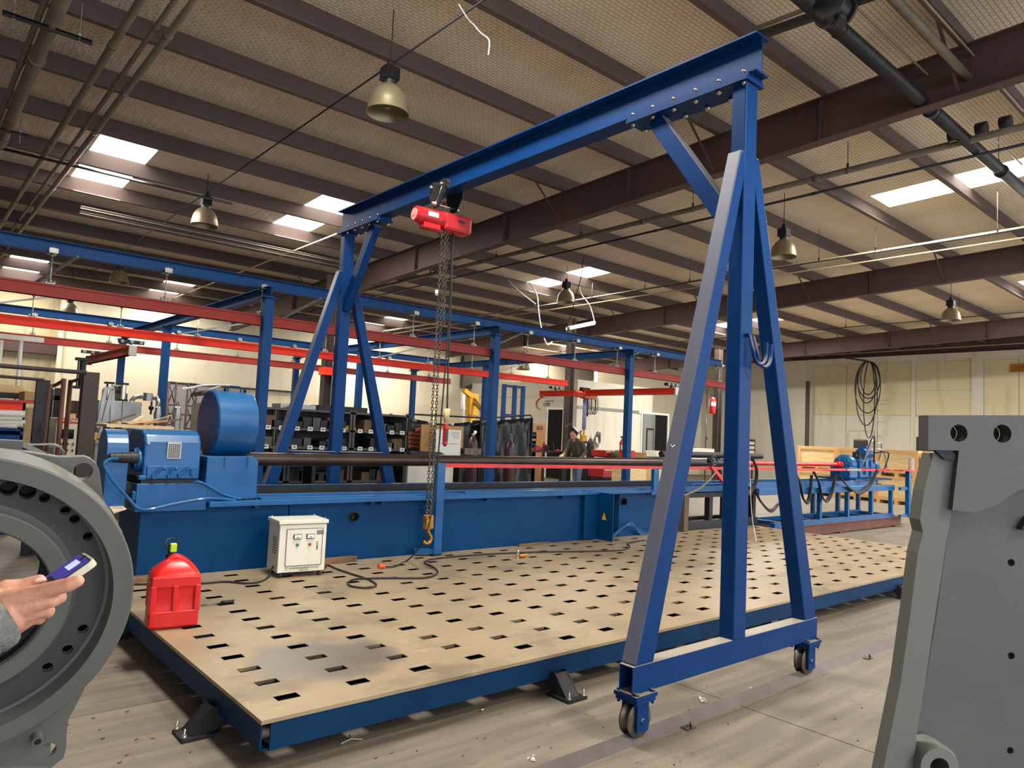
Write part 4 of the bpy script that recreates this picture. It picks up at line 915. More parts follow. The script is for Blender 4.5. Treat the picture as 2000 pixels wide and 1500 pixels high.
MB().lathe([(0,-.22),(.02,-.22),(.036,-.20),(.036,-.17),(.042,-.17),(.042,-.12),(.046,-.12),(.046,-.05),(.05,-.05),(.05,0)], (gx0-.03, MY+.04, 1.205), (1,0,0), 22).build('rotary_coupling', M['dark'], t)
MB().box(1.565, 2.12, MY-.04, MY+.5, .772, 1.0).build('plinth', B1, t, bevel=.003)
MB().box(1.60, 2.05, MY-.01, MY+.5, 1.0, 1.03).build('plinth_gap', M['black'], t)
for x in (1.72, 2.05): MB().cyl((x, MY-.042, .96), (x, MY-.046, .96), .007, n=6).build('bolt_head', B1, t)
MB().box(1.575, 1.64, MY-.035, MY+.02, 1.03, 1.065).build('mounting_lug', B1, t, bevel=.006)
# side belt guard (rounded top) left of the gearbox
q = MB(); ar = [(.17*math.cos(a)+6.62, 1.24+.19*math.sin(a)) for a in [math.pi*k/14 for k in range(15)]]
q.prism(list(reversed([(6.79, .80)]+ar+[(6.45, .80)])) if False else [(6.45,.80),(6.79,.80)]+ar, [], (1.345, 0, 0), (0,1,0), (0,0,1), .16)
q.build('side_guard', B1, t, bevel=.008, seg=2)
MB().box(1.43, 1.60, 6.5, 6.9, .80, 1.0).build('guard_gap_block', M['black'], t)
MB().obox((1.56, MY-.0, .90), V((.02,0,0)), V((0,.03,0)), V((0,0,.04))).build('junction_box', B1, t, bevel=.01, seg=2)
# hoses painted blue
pth = [at(229,896,y=MY-.02), at(215,897,y=MY-.08), at(205,903,y=MY-.1), at(205,913,y=MY-.1), at(225,945,y=MY-.12), at(252,975,y=MY-.12), at(268,992,y=MY-.1), at(290,995,y=MY-.08), at(340,984,y=MY-.07), at(398,974,y=MY-.07), at(425,974,y=MY-.06), at(460,977,y=MY-.03)]
MB().tube(smooth_path(pth), .013, 8).build('conduit_hose', B1, t)
pth = [at(377,944,y=MY-.03), at(388,941,y=MY-.05), at(405,948,y=MY-.05), at(435,965,y=MY-.04), at(470,975,y=MY-.02)]
MB().tube(smooth_path(pth), .011, 8).build('conduit_hose', B1, t)
# spindle coupling, drum guard on its pedestal
MB().cyl((2.05, 6.75, 1.20), (2.09, 6.75, 1.20), .11, n=24).cyl((2.09, 6.75, 1.2), (2.17, 6.75, 1.2), .05, n=20).cyl((2.12, 6.75, 1.2), (2.145, 6.75, 1.2), .10, n=24).build('spindle_flange', M['dark'], t)
MB().prism([(2.105,.84),(2.56,.86),(2.555,1.19),(2.51,1.232),(2.105,1.225)], [], (0,MY+.55,0), (1,0,0), (0,0,1), .57).build('drum_pedestal', B1, t, bevel=.005)
dc = (0, 6.72, 1.515); q = MB(); R = .30
pr = [(0,0),(R-.012,0),(R,.012),(R,.345),(R-.012,.357),(0,.357)]
q.lathe(pr, (2.19, dc[1], dc[2]), (1,0,0), 48)
q.build('drum_guard', M['mach'], t)
MB().tube([(2.33, dc[1]-.06, dc[2]+R-.01),(2.335, dc[1]-.06, dc[2]+R+.035),(2.35, dc[1]-.06, dc[2]+R+.04),(2.43, dc[1]-.06, dc[2]+R+.04),(2.445, dc[1]-.06, dc[2]+R+.035),(2.45, dc[1]-.06, dc[2]+R-.01)], .007, 6).build('lift_handle', B2, t)
for xx in (2.30, 2.48): MB().box(xx-.004, xx+.004, dc[1]-.1, dc[1]-.04, dc[2]+R-.01, dc[2]+R+.02).build('hinge_lug', B2, t)
for xx in (2.26, 2.46): MB().box(xx-.008, xx+.008, MY-.03, MY, 1.14, 1.225).build('support_gusset', B1, t)
# open electrical box with its door
cx0, cx1 = 6.92, 7.24
MB().box(7.04, 7.535, MY-.02, MY+.1, 0, .24).box(7.04, 7.535, MY-.02, MY+.1, .815, .86).box(7.04, 7.055, MY-.02, MY+.1, .24, .815).box(7.515, 7.535, MY-.02, MY+.1, .24, .815).build('switch_box_frame', B2, t)
MB().box(7.055, 7.515, MY+.08, MY+.1, .24, .815).build('switch_box_liner', mat('liner', (150, 132, 104), .6), t)
MB().box(7.26, 7.42, MY+.02, MY+.08, .52, .76).build('contactor', M['white'], t, bevel=.004); MB().box(7.32, 7.40, MY+.012, MY+.02, .66, .74).build('relay', M['black'], t)
hg = V((7.05, MY-.03, 0)); dd = V((-.02, -1, 0)).normalized()
dr = MB().obox(hg+dd*.15+V((0,0,.54)), dd*.15, V((dd.y,-dd.x,0))*.006, V((0,0,.30))).build('switch_box_door', B2, t)
nn_ = V((dd.y,-dd.x,0)); cc = hg+dd*.15+nn_*.008+V((0,0,.50))
MB().add([cc+dd*-.04, cc+dd*.04, cc+V((0,0,.10))], [(0,1,2)]).build('warning_triangle', M['yellow'], dr)
MB().box(6.80, 7.04, MY-.06, MY, .245, .86).build('box_flank', B2, t)
for k in range(4):
    pth = [at(1192+3*k,1049,y=MY-.08), at(1208+2*k,1036-k,y=MY-.1), at(1228+2*k,1026-k*1.5,y=MY-.1), at(1248,1034+k*2,y=MY-.08), at(1266,1043+k*2,y=MY-.06)]
    MB().tube(smooth_path(pth), .007, 6).build('looped_cable', B1, t)
MB().box(8.1, 8.45, MY-.10, MY, .79, .84).build('shelf_bracket', B1, t)
# second bed on its own dark stand, then long blue support frame on the brown skid
t2 = thing('machine_extension', 'blue extension frame of the boring machine with open posts on a brown skid', 'machine frame', (12.7, 6.6, 0))
YE0, YE1 = MY-.30, MY+.42
MB().box(8.9, 11.6, MY, MY+.06, .80, .88).box(8.9, 11.6, MY+.5, MY+.56, .8, .92).box(8.9, 11.6, MY+.05, MY+.5, .80, .812).build('bed_link', B1, t2)
MB().beam((10.6, YE0+.06, .80), (15.9, YE0+.06, .80), .08, .11).build('top_rail', B1, t2, bevel=.004); MB().beam((10.6, YE1, .80), (15.9, YE1, .80), .08, .11).build('top_rail', B1, t2, bevel=.004)
MB().box(10.6, 15.2, YE0+.10, YE0+.16, .855, .93).box(8.9, 15.2, YE0+.12, YE0+.14, .93, .945).build('guide_way', B1, t2); MB().box(10.6, 15.2, YE1-.10, YE1-.04, .855, .95).build('guide_way', B1, t2)
MB().box(10.6, 15.6, YE0+.16, YE1-.1, .86, .875).build('tray', M['dark'], t2)
MB().beam((11.1, YE0+.06, .235), (15.85, YE0+.06, .235), .08, .09).beam((11.1, YE1, .235), (15.85, YE1, .235), .08, .09).build('bottom_rail', B1, t2)
for x in (11.6, 12.7, 13.8, 14.85, 15.8):
    for y in (YE0+.06, YE1): MB().beam((x, y, .28), (x, y, .745), .07, .07, (0,1,0)).build('upright', B1, t2)
    MB().box(x-.03, x+.03, YE0+.1, YE1, .20, .26).build('cross_member', B1, t2)
MB().ibeam((11.0, YE0+.05, .115), (16.3, YE0+.05, .115), .17, .09, .012, .01).build('skid_beam', M['rust'], t2); MB().ibeam((11.0, YE1+.05, .115), (16.3, YE1+.05, .115), .17, .09, .012, .01).build('skid_beam', M['rust'], t2)
MB().ibeam((16.25, YE0+.05, .115), (16.25, YE1+.05, .115), .17, .09).build('skid_end', M['rust'], t2)
for x in (13.45, 15.95): MB().box(x-.05, x+.05, YE0, YE0+.12, 0, .03).build('skid_foot', M['rust'], t2)
# dark stand beneath the link
YS0 = 6.50
t3 = thing('dark_stand', 'dark steel stand with open bay under the middle of the machine beds', 'stand', (10, 6.6, 0))
q = MB()
for x in (9.05, 9.75, 11.0):
    for y in (YS0, YE1+.1): q.beam((x, y, .0), (x, y, .76), .09, .09, (0,1,0))
q.build('stand_leg', M['dark'], t3, kind='stuff')
MB().beam((8.95, YS0, .29), (11.1, YS0, .29), .10, .13).beam((8.95, YE1+.1, .29), (11.1, YE1+.1, .29), .1, .13).beam((9.0, YS0, .29), (9.0, YE1+.1, .29), .1, .13).beam((11.05, YS0, .29), (11.05, YE1+.1, .29), .1, .13).build('stand_base', M['dark'], t3)
MB().beam((8.95, YS0, .745), (11.1, YS0, .745), .10, .07).beam((8.95, YE1+.1, .745), (11.1, YE1+.1, .745), .1, .07).build('stand_top', M['dark'], t3)
MB().box(10.15, 10.9, YS0+.02, YS0+.06, .10, .72).build('stand_panel', M['black'], t3)
MB().box(8.87, 8.97, MY-.10, MY+.3, 0.02, .79).build('end_post', mat('brown oily post', (88, 70, 52), .6), t3)
# workpiece pipe and second tube
PY, PZ = 6.78, 1.19
t = thing('workpiece_pipe', 'long brown steel pipe clamped in front of the boring machine spindle', 'pipe', (5.5, PY, PZ-.06))
MB().cyl((2.60, PY, PZ), (9.9, PY, PZ+.03), .062, n=28).build('pipe_body', M['brown'], t)
MB().cyl((2.54, PY, PZ), (2.60, PY, PZ), .004, .05, n=20).build('lathe_center', M['bright'], t)
t = thing('boring_tube', 'dark long tube behind the red boring bar right of the near gantry leg', 'pipe', (10.5, PY+.35, 1.3))
MB().cyl((9.3, PY+.32, 1.335), (12.3, PY+.32, 1.345), .05, n=20).cyl((9.3, PY+.02, 1.215), (11.2, PY+.02, 1.215), .05, n=20).build('tube_body', M['dark'], t)
t = thing('boring_bar', 'bright red boring bar running into the blue drive head', 'bar', (12.8, 6.6, 1.2))
MB().cyl((10.7, 6.62, 1.235), (14.5, 6.62, 1.24), .038, n=18).build('bar', M['redbr'], t)
MB().cyl((14.3, 6.62, 1.24), (14.36, 6.62, 1.24), .06, n=18).cyl((14.38, 6.62, 1.24), (14.44, 6.62, 1.24), .07, n=18).cyl((14.46, 6.62, 1.24), (14.56, 6.62, 1.24), .055, n=18).build('collar', M['redbr'], t)
# drive head carriage
t = thing('drive_head', 'blue drive head with flanged motor and hydraulic valves on the far end of the machine', 'drive unit', (15.1, 6.6, .95)); dh = t
MB().box(14.2, 15.9, 6.2, 7.0, .955, .985).build('slide_plate', B2, t)
MB().lathe([(0,0),(.10,0),(.10,.05),(.16,.06),(.20,.09),(.20,.26),(.17,.30),(0,.30)], (14.5, 6.62, 1.24), (1,0,0), 28).build('bearing_housing', B1, t)
for k in range(8):
    a = k*math.pi/4; MB().cyl((14.54, 6.62+.13*math.cos(a), 1.24+.13*math.sin(a)), (14.57, 6.62+.13*math.cos(a), 1.24+.13*math.sin(a)), .02, n=6).build('bolt_head', B1, t)
MB().box(14.45, 14.8, 6.42, 6.82, .985, 1.2).build('housing_foot', B1, t, bevel=.01)
MB().box(14.85, 15.6, 6.40, 6.85, .985, 1.36).build('gear_case', B1, t, bevel=.02, seg=2)
MB().box(15.05, 15.16, 6.37, 6.40, 1.05, 1.32).box(15.3, 15.38, 6.37, 6.40, 1.02, 1.34).box(14.9, 15.5, 6.375, 6.40, 1.18, 1.2).build('stiffening_rib', B1, t)
MB().cyl((15.62, 6.55, 1.18), (15.78, 6.55, 1.18), .17, n=24).cyl((15.78, 6.55, 1.18), (15.86, 6.55, 1.18), .12, n=24).build('brake_drum', B1, t)
MB().cyl((15.1, 6.5, 1.48), (15.5, 6.5, 1.48), .11, n=18).box(15.22, 15.4, 6.43, 6.57, 1.57, 1.64).box(15.2, 15.4, 6.42, 6.58, 1.35, 1.4).build('top_motor', B1, t)
MB().box(14.95, 15.12, 6.46, 6.6, 1.36, 1.5).build('valve_block', M['dark'], t); MB().cyl((14.9, 6.5, 1.42), (14.82, 6.5, 1.42), .04, n=10).build('solenoid', M['dark'], t)
for k, (a, b, c) in enumerate([((14.86,6.42,1.1),(14.95,6.2,1.75),(15.3,6.45,1.5)), ((14.95,6.4,1.2),(15.1,6.25,1.85),(15.5,6.4,1.3)), ((15.2,6.38,1.6),(15.6,6.3,1.7),(15.75,6.4,1.35)), ((15.5,6.38,1.5),(15.85,6.25,1.5),(15.8,6.36,1.05)), ((15.3,6.38,1.55),(15.7,6.3,1.55),(15.9,6.3,1.2))]):
    MB().tube(smooth_path([a, b, c], 10), .014, 6).build('hydraulic_hose', M['rubber'] if k % 2 else M['galv'], t)
MB().cyl((15.5, 6.45, .95), (15.5, 6.45, .78), .12, n=16).build('sump', M['dark'], t)
# red guard rail on blue posts in front of the machine
t = thing('cable_rail', 'long flat red rail on blue posts in front of the machine, carrying hoses', 'rail', (10, 6.28, .2))
MB().beam((4.47, 6.27, 1.175), (15.9, 6.24, 1.155), .012, .042).beam((15.7, 6.0, 1.165), (16.55, 6.0, 1.17), .20, .02).build('red_bar', M['redbr'], t)
MB().box(4.40, 4.50, 6.225, 6.30, TZ+.02, 1.20).build('post', B1, t, bevel=.004); MB().box(4.40, 4.50, 6.225, 6.30, TZ, TZ+.02).build('foot_pad', M['black'], t)
MB().beam((4.24, 6.44-.09, TZ+.045), (4.43, 6.27, TZ+.045), .07, .05).build('foot_arm', B1, t)
for z in (.80, .70): MB().cyl((4.33, 6.41, z), (4.42, 6.30, z), .008, n=6).build('stay', B1, t)
MB().box(8.05, 8.16, 6.25, 6.30, .86, 1.16).build('post', B1, t); MB().box(16.22, 16.34, 5.98, 6.06, .2, 1.15).build('post', B1, t)
MB().box(15.85, 16.25, 6.0, 6.05, .76, .82).build('stay', B1, t); MB().box(15.85, 16.25, 6.0, 6.05, .21, .26).build('stay', B1, t)
MB().box(13.9, 14.5, 6.226, 6.232, 1.14, 1.18).build('tape_band', M['galv'], t)
# festoon hoses sagging from the red rail
LOOPS = [([(1553,925),(1562,945),(1567,970),(1575,980),(1581,962),(1584,928)], 'first hose loop right of the gantry', 'rubber'),
         ([(1588,922),(1598,940),(1603,963),(1612,977),(1623,960),(1631,926)], 'second hose loop right of the gantry', 'rubber'),
         ([(1638,930),(1655,948),(1677,961),(1697,946),(1712,918)], 'last hose loop below the drive head', 'rubber'),
         ([(1466,893),(1476,912),(1475,938),(1466,956),(1458,966)], 'black hose bowed to the right beside the central gantry post', 'rubber'),
         ([(1473,952),(1483,975),(1503,996),(1519,984)], 'black hose loop between the central post and right leg', 'rubber')]
for i, (pp_, lab, mt) in enumerate(LOOPS):
    q = MB()
    for k in range(3): q.tube(smooth_path([at(u+1.5*k, v+2.2*k*(1 if 0 < j < len(pp_)-1 else 0), y=6.12-.02*k) for j, (u, v) in enumerate(pp_)], 5), .017 if k < 2 else .012, 5)
    single(q, 'hydraulic_hose_bundle', M[mt], lab, 'hose', 'festoon hoses along the red rail')
pth = [at(1335,968,y=6.1), at(1365,955,y=6.1), at(1385,938,y=6.1), at(1398,922,y=6.15)]
wire('hose', pth, .016, M['pipe'], 'pale hose pair rising to the red rail between the near gantry leg and post', 'hose')
wire('string', [at(1465,890,y=5.9), at(1466,960,y=5.9), at(1469,1010,y=5.8), at(1477,1057,z=TZ+.01)], .004, M['white'], 'thin white cord hanging beside the central gantry post', 'cord')
t = thing('steady_arm', 'red slanted steady arm with a black handwheel between the near gantry posts', 'machine arm', (10.4, 6.3, .9))
MB().beam(at(1388,910,y=6.25), at(1412,940,y=6.25), .05, .06).build('arm', M['redbr'], t)
c = at(1392,900,y=6.2); MB().tube([c+V((.09*math.cos(a),-.02,.07*math.sin(a))) for a in [k*.6 for k in range(11)]], .014, 6).cyl(c+V((0,0,0)), c+V((0,.08,0)), .04, n=10).build('handwheel', M['black'], t)
# ================================================================== OVERHEAD WORKSTATION CRANE
CB = M['crane']; ZC = 3.30         # underside of the cross beams
t = thing('runway_crane', 'overhead crane structure of blue posts and beams carrying red rails behind the machine', 'overhead crane', (8, 14, 0)); ck = t
PX = [-.3, 3.93, 8.1, 11.8]; PYS = [9.90, 14.75, 18.2]
for x in PX:
    for y in PYS:
        yy = y
        if x < 0 and y > 15: continue
        MB().hollow((x, yy, .02), (x, yy, ZC), .13, .13, .008, (1,0,0)).build('post', CB, t)
        MB().box(x-.15, x+.15, yy-.15, yy+.15, 0, .02).box(x-.11, x+.11, yy-.11, yy+.11, ZC-.012, ZC).build('base_plate', CB, t)
    MB().ibeam((x, 9.80, ZC+.075), (x, 18.4, ZC+.075), .15, .12, .010, .008).build('cross_beam', CB, t)
zb = ZC+.15; RB = .16
RUN = [(10.15, -3.0, 15.6), (13.95, -3.0, 15.2), (17.0, -3.0, 12.2)]
for y, xa, xb in RUN:
    MB().ibeam((xa, y, zb+RB/2), (xb, y, zb+RB/2), RB, .12, .010, .008).build('runway_beam', CB, t)
def rail(mb, p0, p1, h=.15, w=.11):
    """enclosed track section: boxed top, slot below"""
    p0, p1 = V(p0), V(p1); d, sd, u = ortho(p1-p0, (0,0,1))
    mb.beam(p0, p1, w*.72, h); mb.beam(p0+u*(h/2-.012), p1+u*(h/2-.012), w, .024); mb.beam(p0-u*(h/2-.03), p1-u*(h/2-.03), w, .06); return mb
ZR = 2.98
rails = [(10.0, -3.0, 13.4), (13.75, -3.0, 12.35), (16.9, -3.0, 12.0)]
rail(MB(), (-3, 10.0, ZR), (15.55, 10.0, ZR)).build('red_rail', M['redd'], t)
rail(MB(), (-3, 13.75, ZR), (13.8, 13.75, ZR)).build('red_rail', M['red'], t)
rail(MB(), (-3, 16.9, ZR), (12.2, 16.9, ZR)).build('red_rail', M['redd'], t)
# clamp hangers between runway beams and rails: one shape, copied
def hanger_mesh():
    q = MB().cyl((0,0,-.05), (0,0,zb-ZR-.02), .009, n=6)
    q.box(-.05,.05,-.075,.075, zb-ZR+.012, zb-ZR+.03).box(-.045,.045,-.09,-.05, zb-ZR-.02, zb-ZR+.04).box(-.045,.045,.05,.09, zb-ZR-.02, zb-ZR+.04).cyl((0,-.07,zb-ZR-.03),(0,-.07,zb-ZR+.065),.012,n=6).cyl((0,.07,zb-ZR-.03),(0,.07,zb-ZR+.065),.012,n=6)
    q.box(-.05,.05,-.03,.03, .085, .10).cyl((-.04,0,.07),(-.04,0,.13),.012,n=6).cyl((.04,0,.07),(.04,0,.13),.012,n=6).cyl((0,0,.10),(0,0,.14),.02,n=6).cyl((0,0,zb-ZR-.05),(0,0,zb-ZR-.02),.02,n=6)
    return q
h0 = None
for y, xa, xb, dx in ((10.0, -2.5, 15.5, 1.28), (13.75, -2.2, 13.5, 1.28), (16.9, -2, 12, 1.35)):
    x = xa
    while x < xb:
        if h0 is None:
            q = hanger_mesh(); q.v = [p+V((x, y+.06, ZR))-V((0,0,0)) for p in q.v]; h0 = q.build('rail_hanger', M['galv'], t); hx, hy = x, y
        else:
            c = h0.copy(); COL.objects.link(c); c.parent = t; c.location = (x-hx, y-hy, 0)
        x += dx
for x in (1.6, 4.8, 8.9, 12.3):
    MB().beam((x, 10.06, zb), (x-.45, 10.9, ZR+.06), .03, .03).build('sway_brace', M['galv'], t)
    MB().beam((x+.3, 13.9, zb), (x-.9, 13.8, ZR+.1), .03, .03).build('sway_brace', M['galv'], t)
# rolling bridges
def bridge(x, ya, yb, lab, z=2.68, mt='red'):
    b = thing('crane_bridge', lab, 'crane bridge', (x, ya, z))
    rail(MB(), (x, ya, z), (x, yb, z)).build('red_rail', M[mt], b)
    for y in (ya, yb): MB().box(x-.06, x+.06, y-.025, y+.025, z-.10, z+.09).build('end_stop', M['cream'] if y == ya else M['red'], b, bevel=.01)
    for y in (10.0, 13.75, 16.9):
        if ya-.1 < y < yb+.1:
            MB().box(x-.20, x+.20, y-.05, y+.05, 2.80, 2.86).box(x-.02, x+.02, y-.02, y+.02, z+.07, 2.82).build('end_truck', M['dark'], b)
            for s_ in (-.15, 0, .15): MB().cyl((x+s_, y-.06, 2.83), (x+s_, y+.06, 2.83), .03, n=10).build('truck_wheel', M['galv'], b)
    return b
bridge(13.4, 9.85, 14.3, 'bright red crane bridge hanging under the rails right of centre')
bridge(3.1, 13.6, 17.2, 'shaded red crane bridge end hanging under the rails at the left', mt='redd')
# small electric hoist on the right bridge with its cable coils
hp = at(1142, 771, x=13.4); hp = V((13.4, hp.y, hp.z)); t2 = thing('chain_hoist', 'small orange electric hoist hanging from the right-hand crane bridge above the welder', 'hoist', hp)
MB().cyl(hp+V((-.33,0,0)), hp+V((-.02,0,0)), .085, n=16).obox(hp+V((.12,0,0)), V((.2,0,0)), V((0,.09,0)), V((0,0,.10))).build('hoist_body', mat('orange hoist', (214, 84, 56), .4), t2, bevel=.01)
MB().box(hp.x-.15, hp.x+.15, hp.y-.05, hp.y+.05, hp.z+.1, hp.z+.18).cyl(hp+V((0,0,.15)), V((hp.x, hp.y, 2.62)), .02, n=8).build('trolley', M['dark'], t2)
q = MB()
for k in range(7):
    c = hp+V((.35+.05*(k % 3), .02*k, -.05)); w_ = .09+.03*(k % 4)
    q.tube([c+V((w_*math.sin(a), .01*k, -.17+.26*math.cos(a))) for a in [2*math.pi*i/16 for i in range(16)]], .008, 5, closed=True)
q.build('cable_coil', M['rubber'], t2)
bs = at(1143, 838, y=hp.y)
MB().cyl(hp+V((.02,0,-.1)), V((hp.x+.02, hp.y, 1.75)), .05, .055, n=10).build('blue_hose_sleeve', mat('blue cable sleeve', (58, 84, 150), .6, c2=(210, 215, 230), scale=60, amt=.3), t2)
MB().cyl(hp+V((.09,0,-.1)), hp+V((.10,0,-.55)), .04, n=8).build('chain_bag', M['black'], t2)
MB().cyl(V((hp.x+.02, hp.y, 1.75)), V((hp.x+.02, hp.y, 1.45)), .03, n=8).box(hp.x-.06, hp.x+.1, hp.y-.04, hp.y+.04, 1.45, 1.6).build('lifting_grip', M['yellow'], t2)
# brown building columns
def column(x, y, lab, top=5.0, w=.2):
    o = MB().ibeam((0,0,0), (0,0,top), w, w, .014, .010, (1,0,0)).build('building_column', M['umber']); o.location = (x, y, 0)
    MB().box(-w, w, -w, w, 0, .03).build('base_plate', M['umber'], None).parent = o
    return tag(o, lab, 'column')
c1 = at(637, 740, y=15.6); column(c1.x, 15.6, 'brown building column behind the far gantry frame', 5.1)
MB().box(c1.x-.13, c1.x+.13, 15.45, 15.75, 2.72, 2.9).build('red_band', M['red'], None)
bpy.data.objects['red_band'].name = 'column_band'; tag(bpy.data.objects['column_band'], 'orange band around the top of the brown column behind the far gantry frame', 'marker band')
c2 = at(1110, 800, y=15.0); column(c2.x, 15.0, 'dark brown column just behind the welder', 5.1)
c3 = at(1401, 800, y=15.0); column(c3.x, 15.0, 'brown building column between the near gantry leg and its post', 5.0, .22)
# ================================================================== FOREGROUND: ring casting, hand with phone, bracket
# --- big ring casting at the left
rc = V((.149, 2.04, 1.079)); az, el = -1.625, -.207
nv = V((math.cos(az)*math.cos(el), math.sin(az)*math.cos(el), math.sin(el))).normalized()
if nv.dot(CAM-rc) < 0: nv = -nv
t = thing('ring_casting', 'large grey primed ring casting with bolt holes and lifting ears at the left edge', 'machine casting', (rc.x, rc.y, 0))
ux = V((0,0,1)).cross(nv).normalized(); uy = nv.cross(ux).normalized()
G, GD = M['grey'], M['greyd']
R = .36
outer = [(R-.046, .0), (R-.004, .0), (R, -.004), (R, -.10), (R-.03, -.105)]
MB().lathe(outer, rc, nv, 96).lathe([(R-.046,.0),(R-.050,-.05),(R-.058,-.052)], rc, nv, 96).build('rim', G, t)
# recessed dark web carrying bolt holes, made as a holed plate
hp_ = []
def on_ring(u, v, depth=-.055):
    q = at(u, v, h=1.0)-CAM; pl = rc+nv*depth; tt_ = (pl-CAM).dot(nv)/q.dot(nv); p = CAM+q*tt_-pl; return (p.dot(ux), p.dot(uy))
hs = [((17,954),.018),((54,961),.018),((87,973),.0115),((128,997),.0115),((146,1014),.0115),((172,1048),.0115),((162,1229),.0125),((132,1269),.0125),((93,1304),.0125)]
holes = [circ(*on_ring(*p), r, 18) for p, r in hs]
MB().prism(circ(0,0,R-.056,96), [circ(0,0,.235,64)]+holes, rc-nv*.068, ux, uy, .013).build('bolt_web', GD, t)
for p, r in hs:
    c = on_ring(*p); o = rc-nv*.069+ux*c[0]+uy*c[1]; MB().lathe([(r,.0),(r,-.03)], o, nv, 18).cyl(o-nv*.03, o-nv*.032, r, n=18).build('bolt_hole', M['black'], t)
MB().lathe([(.240,-.055),(.232,-.047),(.229,-.032),(.225,-.029),(.190,-.029),(.186,-.033),(.186,-.05)], rc, nv, 96).build('hub_flange', G, t)
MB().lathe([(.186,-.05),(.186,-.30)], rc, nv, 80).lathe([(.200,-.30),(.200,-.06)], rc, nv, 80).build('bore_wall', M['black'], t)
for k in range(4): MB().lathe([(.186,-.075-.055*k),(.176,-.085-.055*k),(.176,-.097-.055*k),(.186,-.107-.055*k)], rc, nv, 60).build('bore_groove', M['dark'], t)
# back plate with lifting ear
def plane_pt(u, v, off):
    q = at(u, v, h=1.0)-CAM; pl = rc+nv*off; tt_ = (pl-CAM).dot(nv)/q.dot(nv); p = CAM+q*tt_-pl; return (p.dot(ux), p.dot(uy))
back = [(-60,878),(0,880),(50,883),(90,889),(113,893),(135,893),(165,892),(178,897),(188,906),(194,918),(197,940),(200,965),(206,985),(222,1012),(240,1040),(235,1080),(150,1000),(60,940),(-60,925)]
pl = [plane_pt(u, v, -.12) for u, v in back]; hc_ = plane_pt(162, 921, -.12)
ar = sum(pl[i][0]*pl[(i+1) % len(pl)][1]-pl[(i+1) % len(pl)][0]*pl[i][1] for i in range(len(pl)))
if ar < 0: pl = pl[::-1]
MB().prism(pl, [circ(*hc_, .0215, 28)], rc-nv*.14, ux, uy, .02).build('lifting_ear', G, t, bevel=.001)
back2 = [(-60,855),(0,862),(40,868),(64,870),(105,869),(118,874),(127,884),(130,895),(60,900),(-60,890)]
pl = [plane_pt(u, v, -.26) for u, v in back2]
ar = sum(pl[i][0]*pl[(i+1) % len(pl)][1]-pl[(i+1) % len(pl)][0]*pl[i][1] for i in range(len(pl)))
if ar < 0: pl = pl[::-1]
MB().prism(pl, [circ(*plane_pt(104, 884, -.26), .020, 24)], rc-nv*.28, ux, uy, .02).build('lifting_ear', G, t)
def bar2(u0, u1, off0, off1, w, h):
    a = plane_pt(*u0, off0); b = plane_pt(*u1, off1)
    return MB().beam(rc+nv*off0+ux*a[0]+uy*a[1], rc+nv*off1+ux*b[0]+uy*b[1], w, h, nv)
bar2((-60,868),(44,872), -.20, -.20, .03, .012).build('tie_bar', G, t); bar2((44,872),(86,893), -.26, -.13, .014, .02).build('tie_bar', G, t)
# lower bracket down to the floor
low = [(-80,1320),(150,1330),(165,1345),(150,1375),(134,1405),(131,1425),(129,1462),(124,1480),(100,1500),(90,1560),(-80,1560)]
pl = [plane_pt(u, v, -.115) for u, v in low]
ar = sum(pl[i][0]*pl[(i+1) % len(pl)][1]-pl[(i+1) % len(pl)][0]*pl[i][1] for i in range(len(pl)))
if ar < 0: pl = pl[::-1]
MB().prism(pl, [circ(*plane_pt(92,1466,-.115), .021, 24)], rc-nv*.135, ux, uy, .02).build('lower_bracket', G, t)
c = plane_pt(72, 1436, -.115); p = rc-nv*.115+ux*c[0]+uy*c[1]; MB().cyl(p-nv*.01, p+nv*.03, .013, n=16).build('stub_tube', G, t); MB().cyl(p+nv*.0302, p+nv*.031, .008, n=14).build('stub_bore', M['black'], t)
lw = plane_pt(-10, 1545, -.125); p = rc-nv*.125+ux*lw[0]+uy*lw[1]; 
MB().beam((p.x, p.y, 0), (p.x, p.y, p.z+.25), .22, .05, (0,1,0)).build('floor_leg', G, t)
MB().box(p.x-.4, p.x+.2, p.y-.2, p.y+.2, 0, .03).build('floor_base', G, t)
# --- right bracket, out of focus near the lens
hx = V((math.cos(YAW), -math.sin(YAW), 0)); fx = V((math.sin(YAW), math.cos(YAW), 0)); HD = 1.25
def bp(u, v, h=HD): p = at(u, v, h=h); return (p-CAM).dot(hx), p.z
t = thing('grey_bracket', 'large grey primed steel bracket with two round holes standing at the right edge', 'machine casting', CAM+fx*HD+hx*.95-V((0,0,HC)))
o0 = CAM+fx*(HD+.03); o0.z = 0
def pz(name, pts, holes, mt, th, h=HD, off=0, bev=0):
    P = [bp(u, v, h) for u, v in pts]; ar = sum(P[i][0]*P[(i+1) % len(P)][1]-P[(i+1) % len(P)][0]*P[i][1] for i in range(len(P)))
    if ar < 0: P = P[::-1]
    o_ = CAM+fx*(h+th); o_.z = 0      # prism grows towards the camera
    return MB().prism(P, [circ(*bp(a, b, h), r, 28) for a, b, r in holes], o_, hx, V((0,0,1)), th).build(name, mt, t, bevel=bev)
pz('head_plate', [(1813,811),(2160,811),(2160,920),(2060,945),(1990,957),(1950,985),(1903,1001),(1860,996),(1873,880),(1813,879)], [(1873,846,.0150),(1958,847,.0158)], G, .03)
for a, b, r in ((1873,846,.0150),(1958,847,.0158)):
    c = bp(a, b); p = CAM+fx*(HD+.031)+hx*c[0]; p.z = c[1]; MB().cyl(p, p+fx*.002, r, n=24).build('hole_depth', M['black'], t)
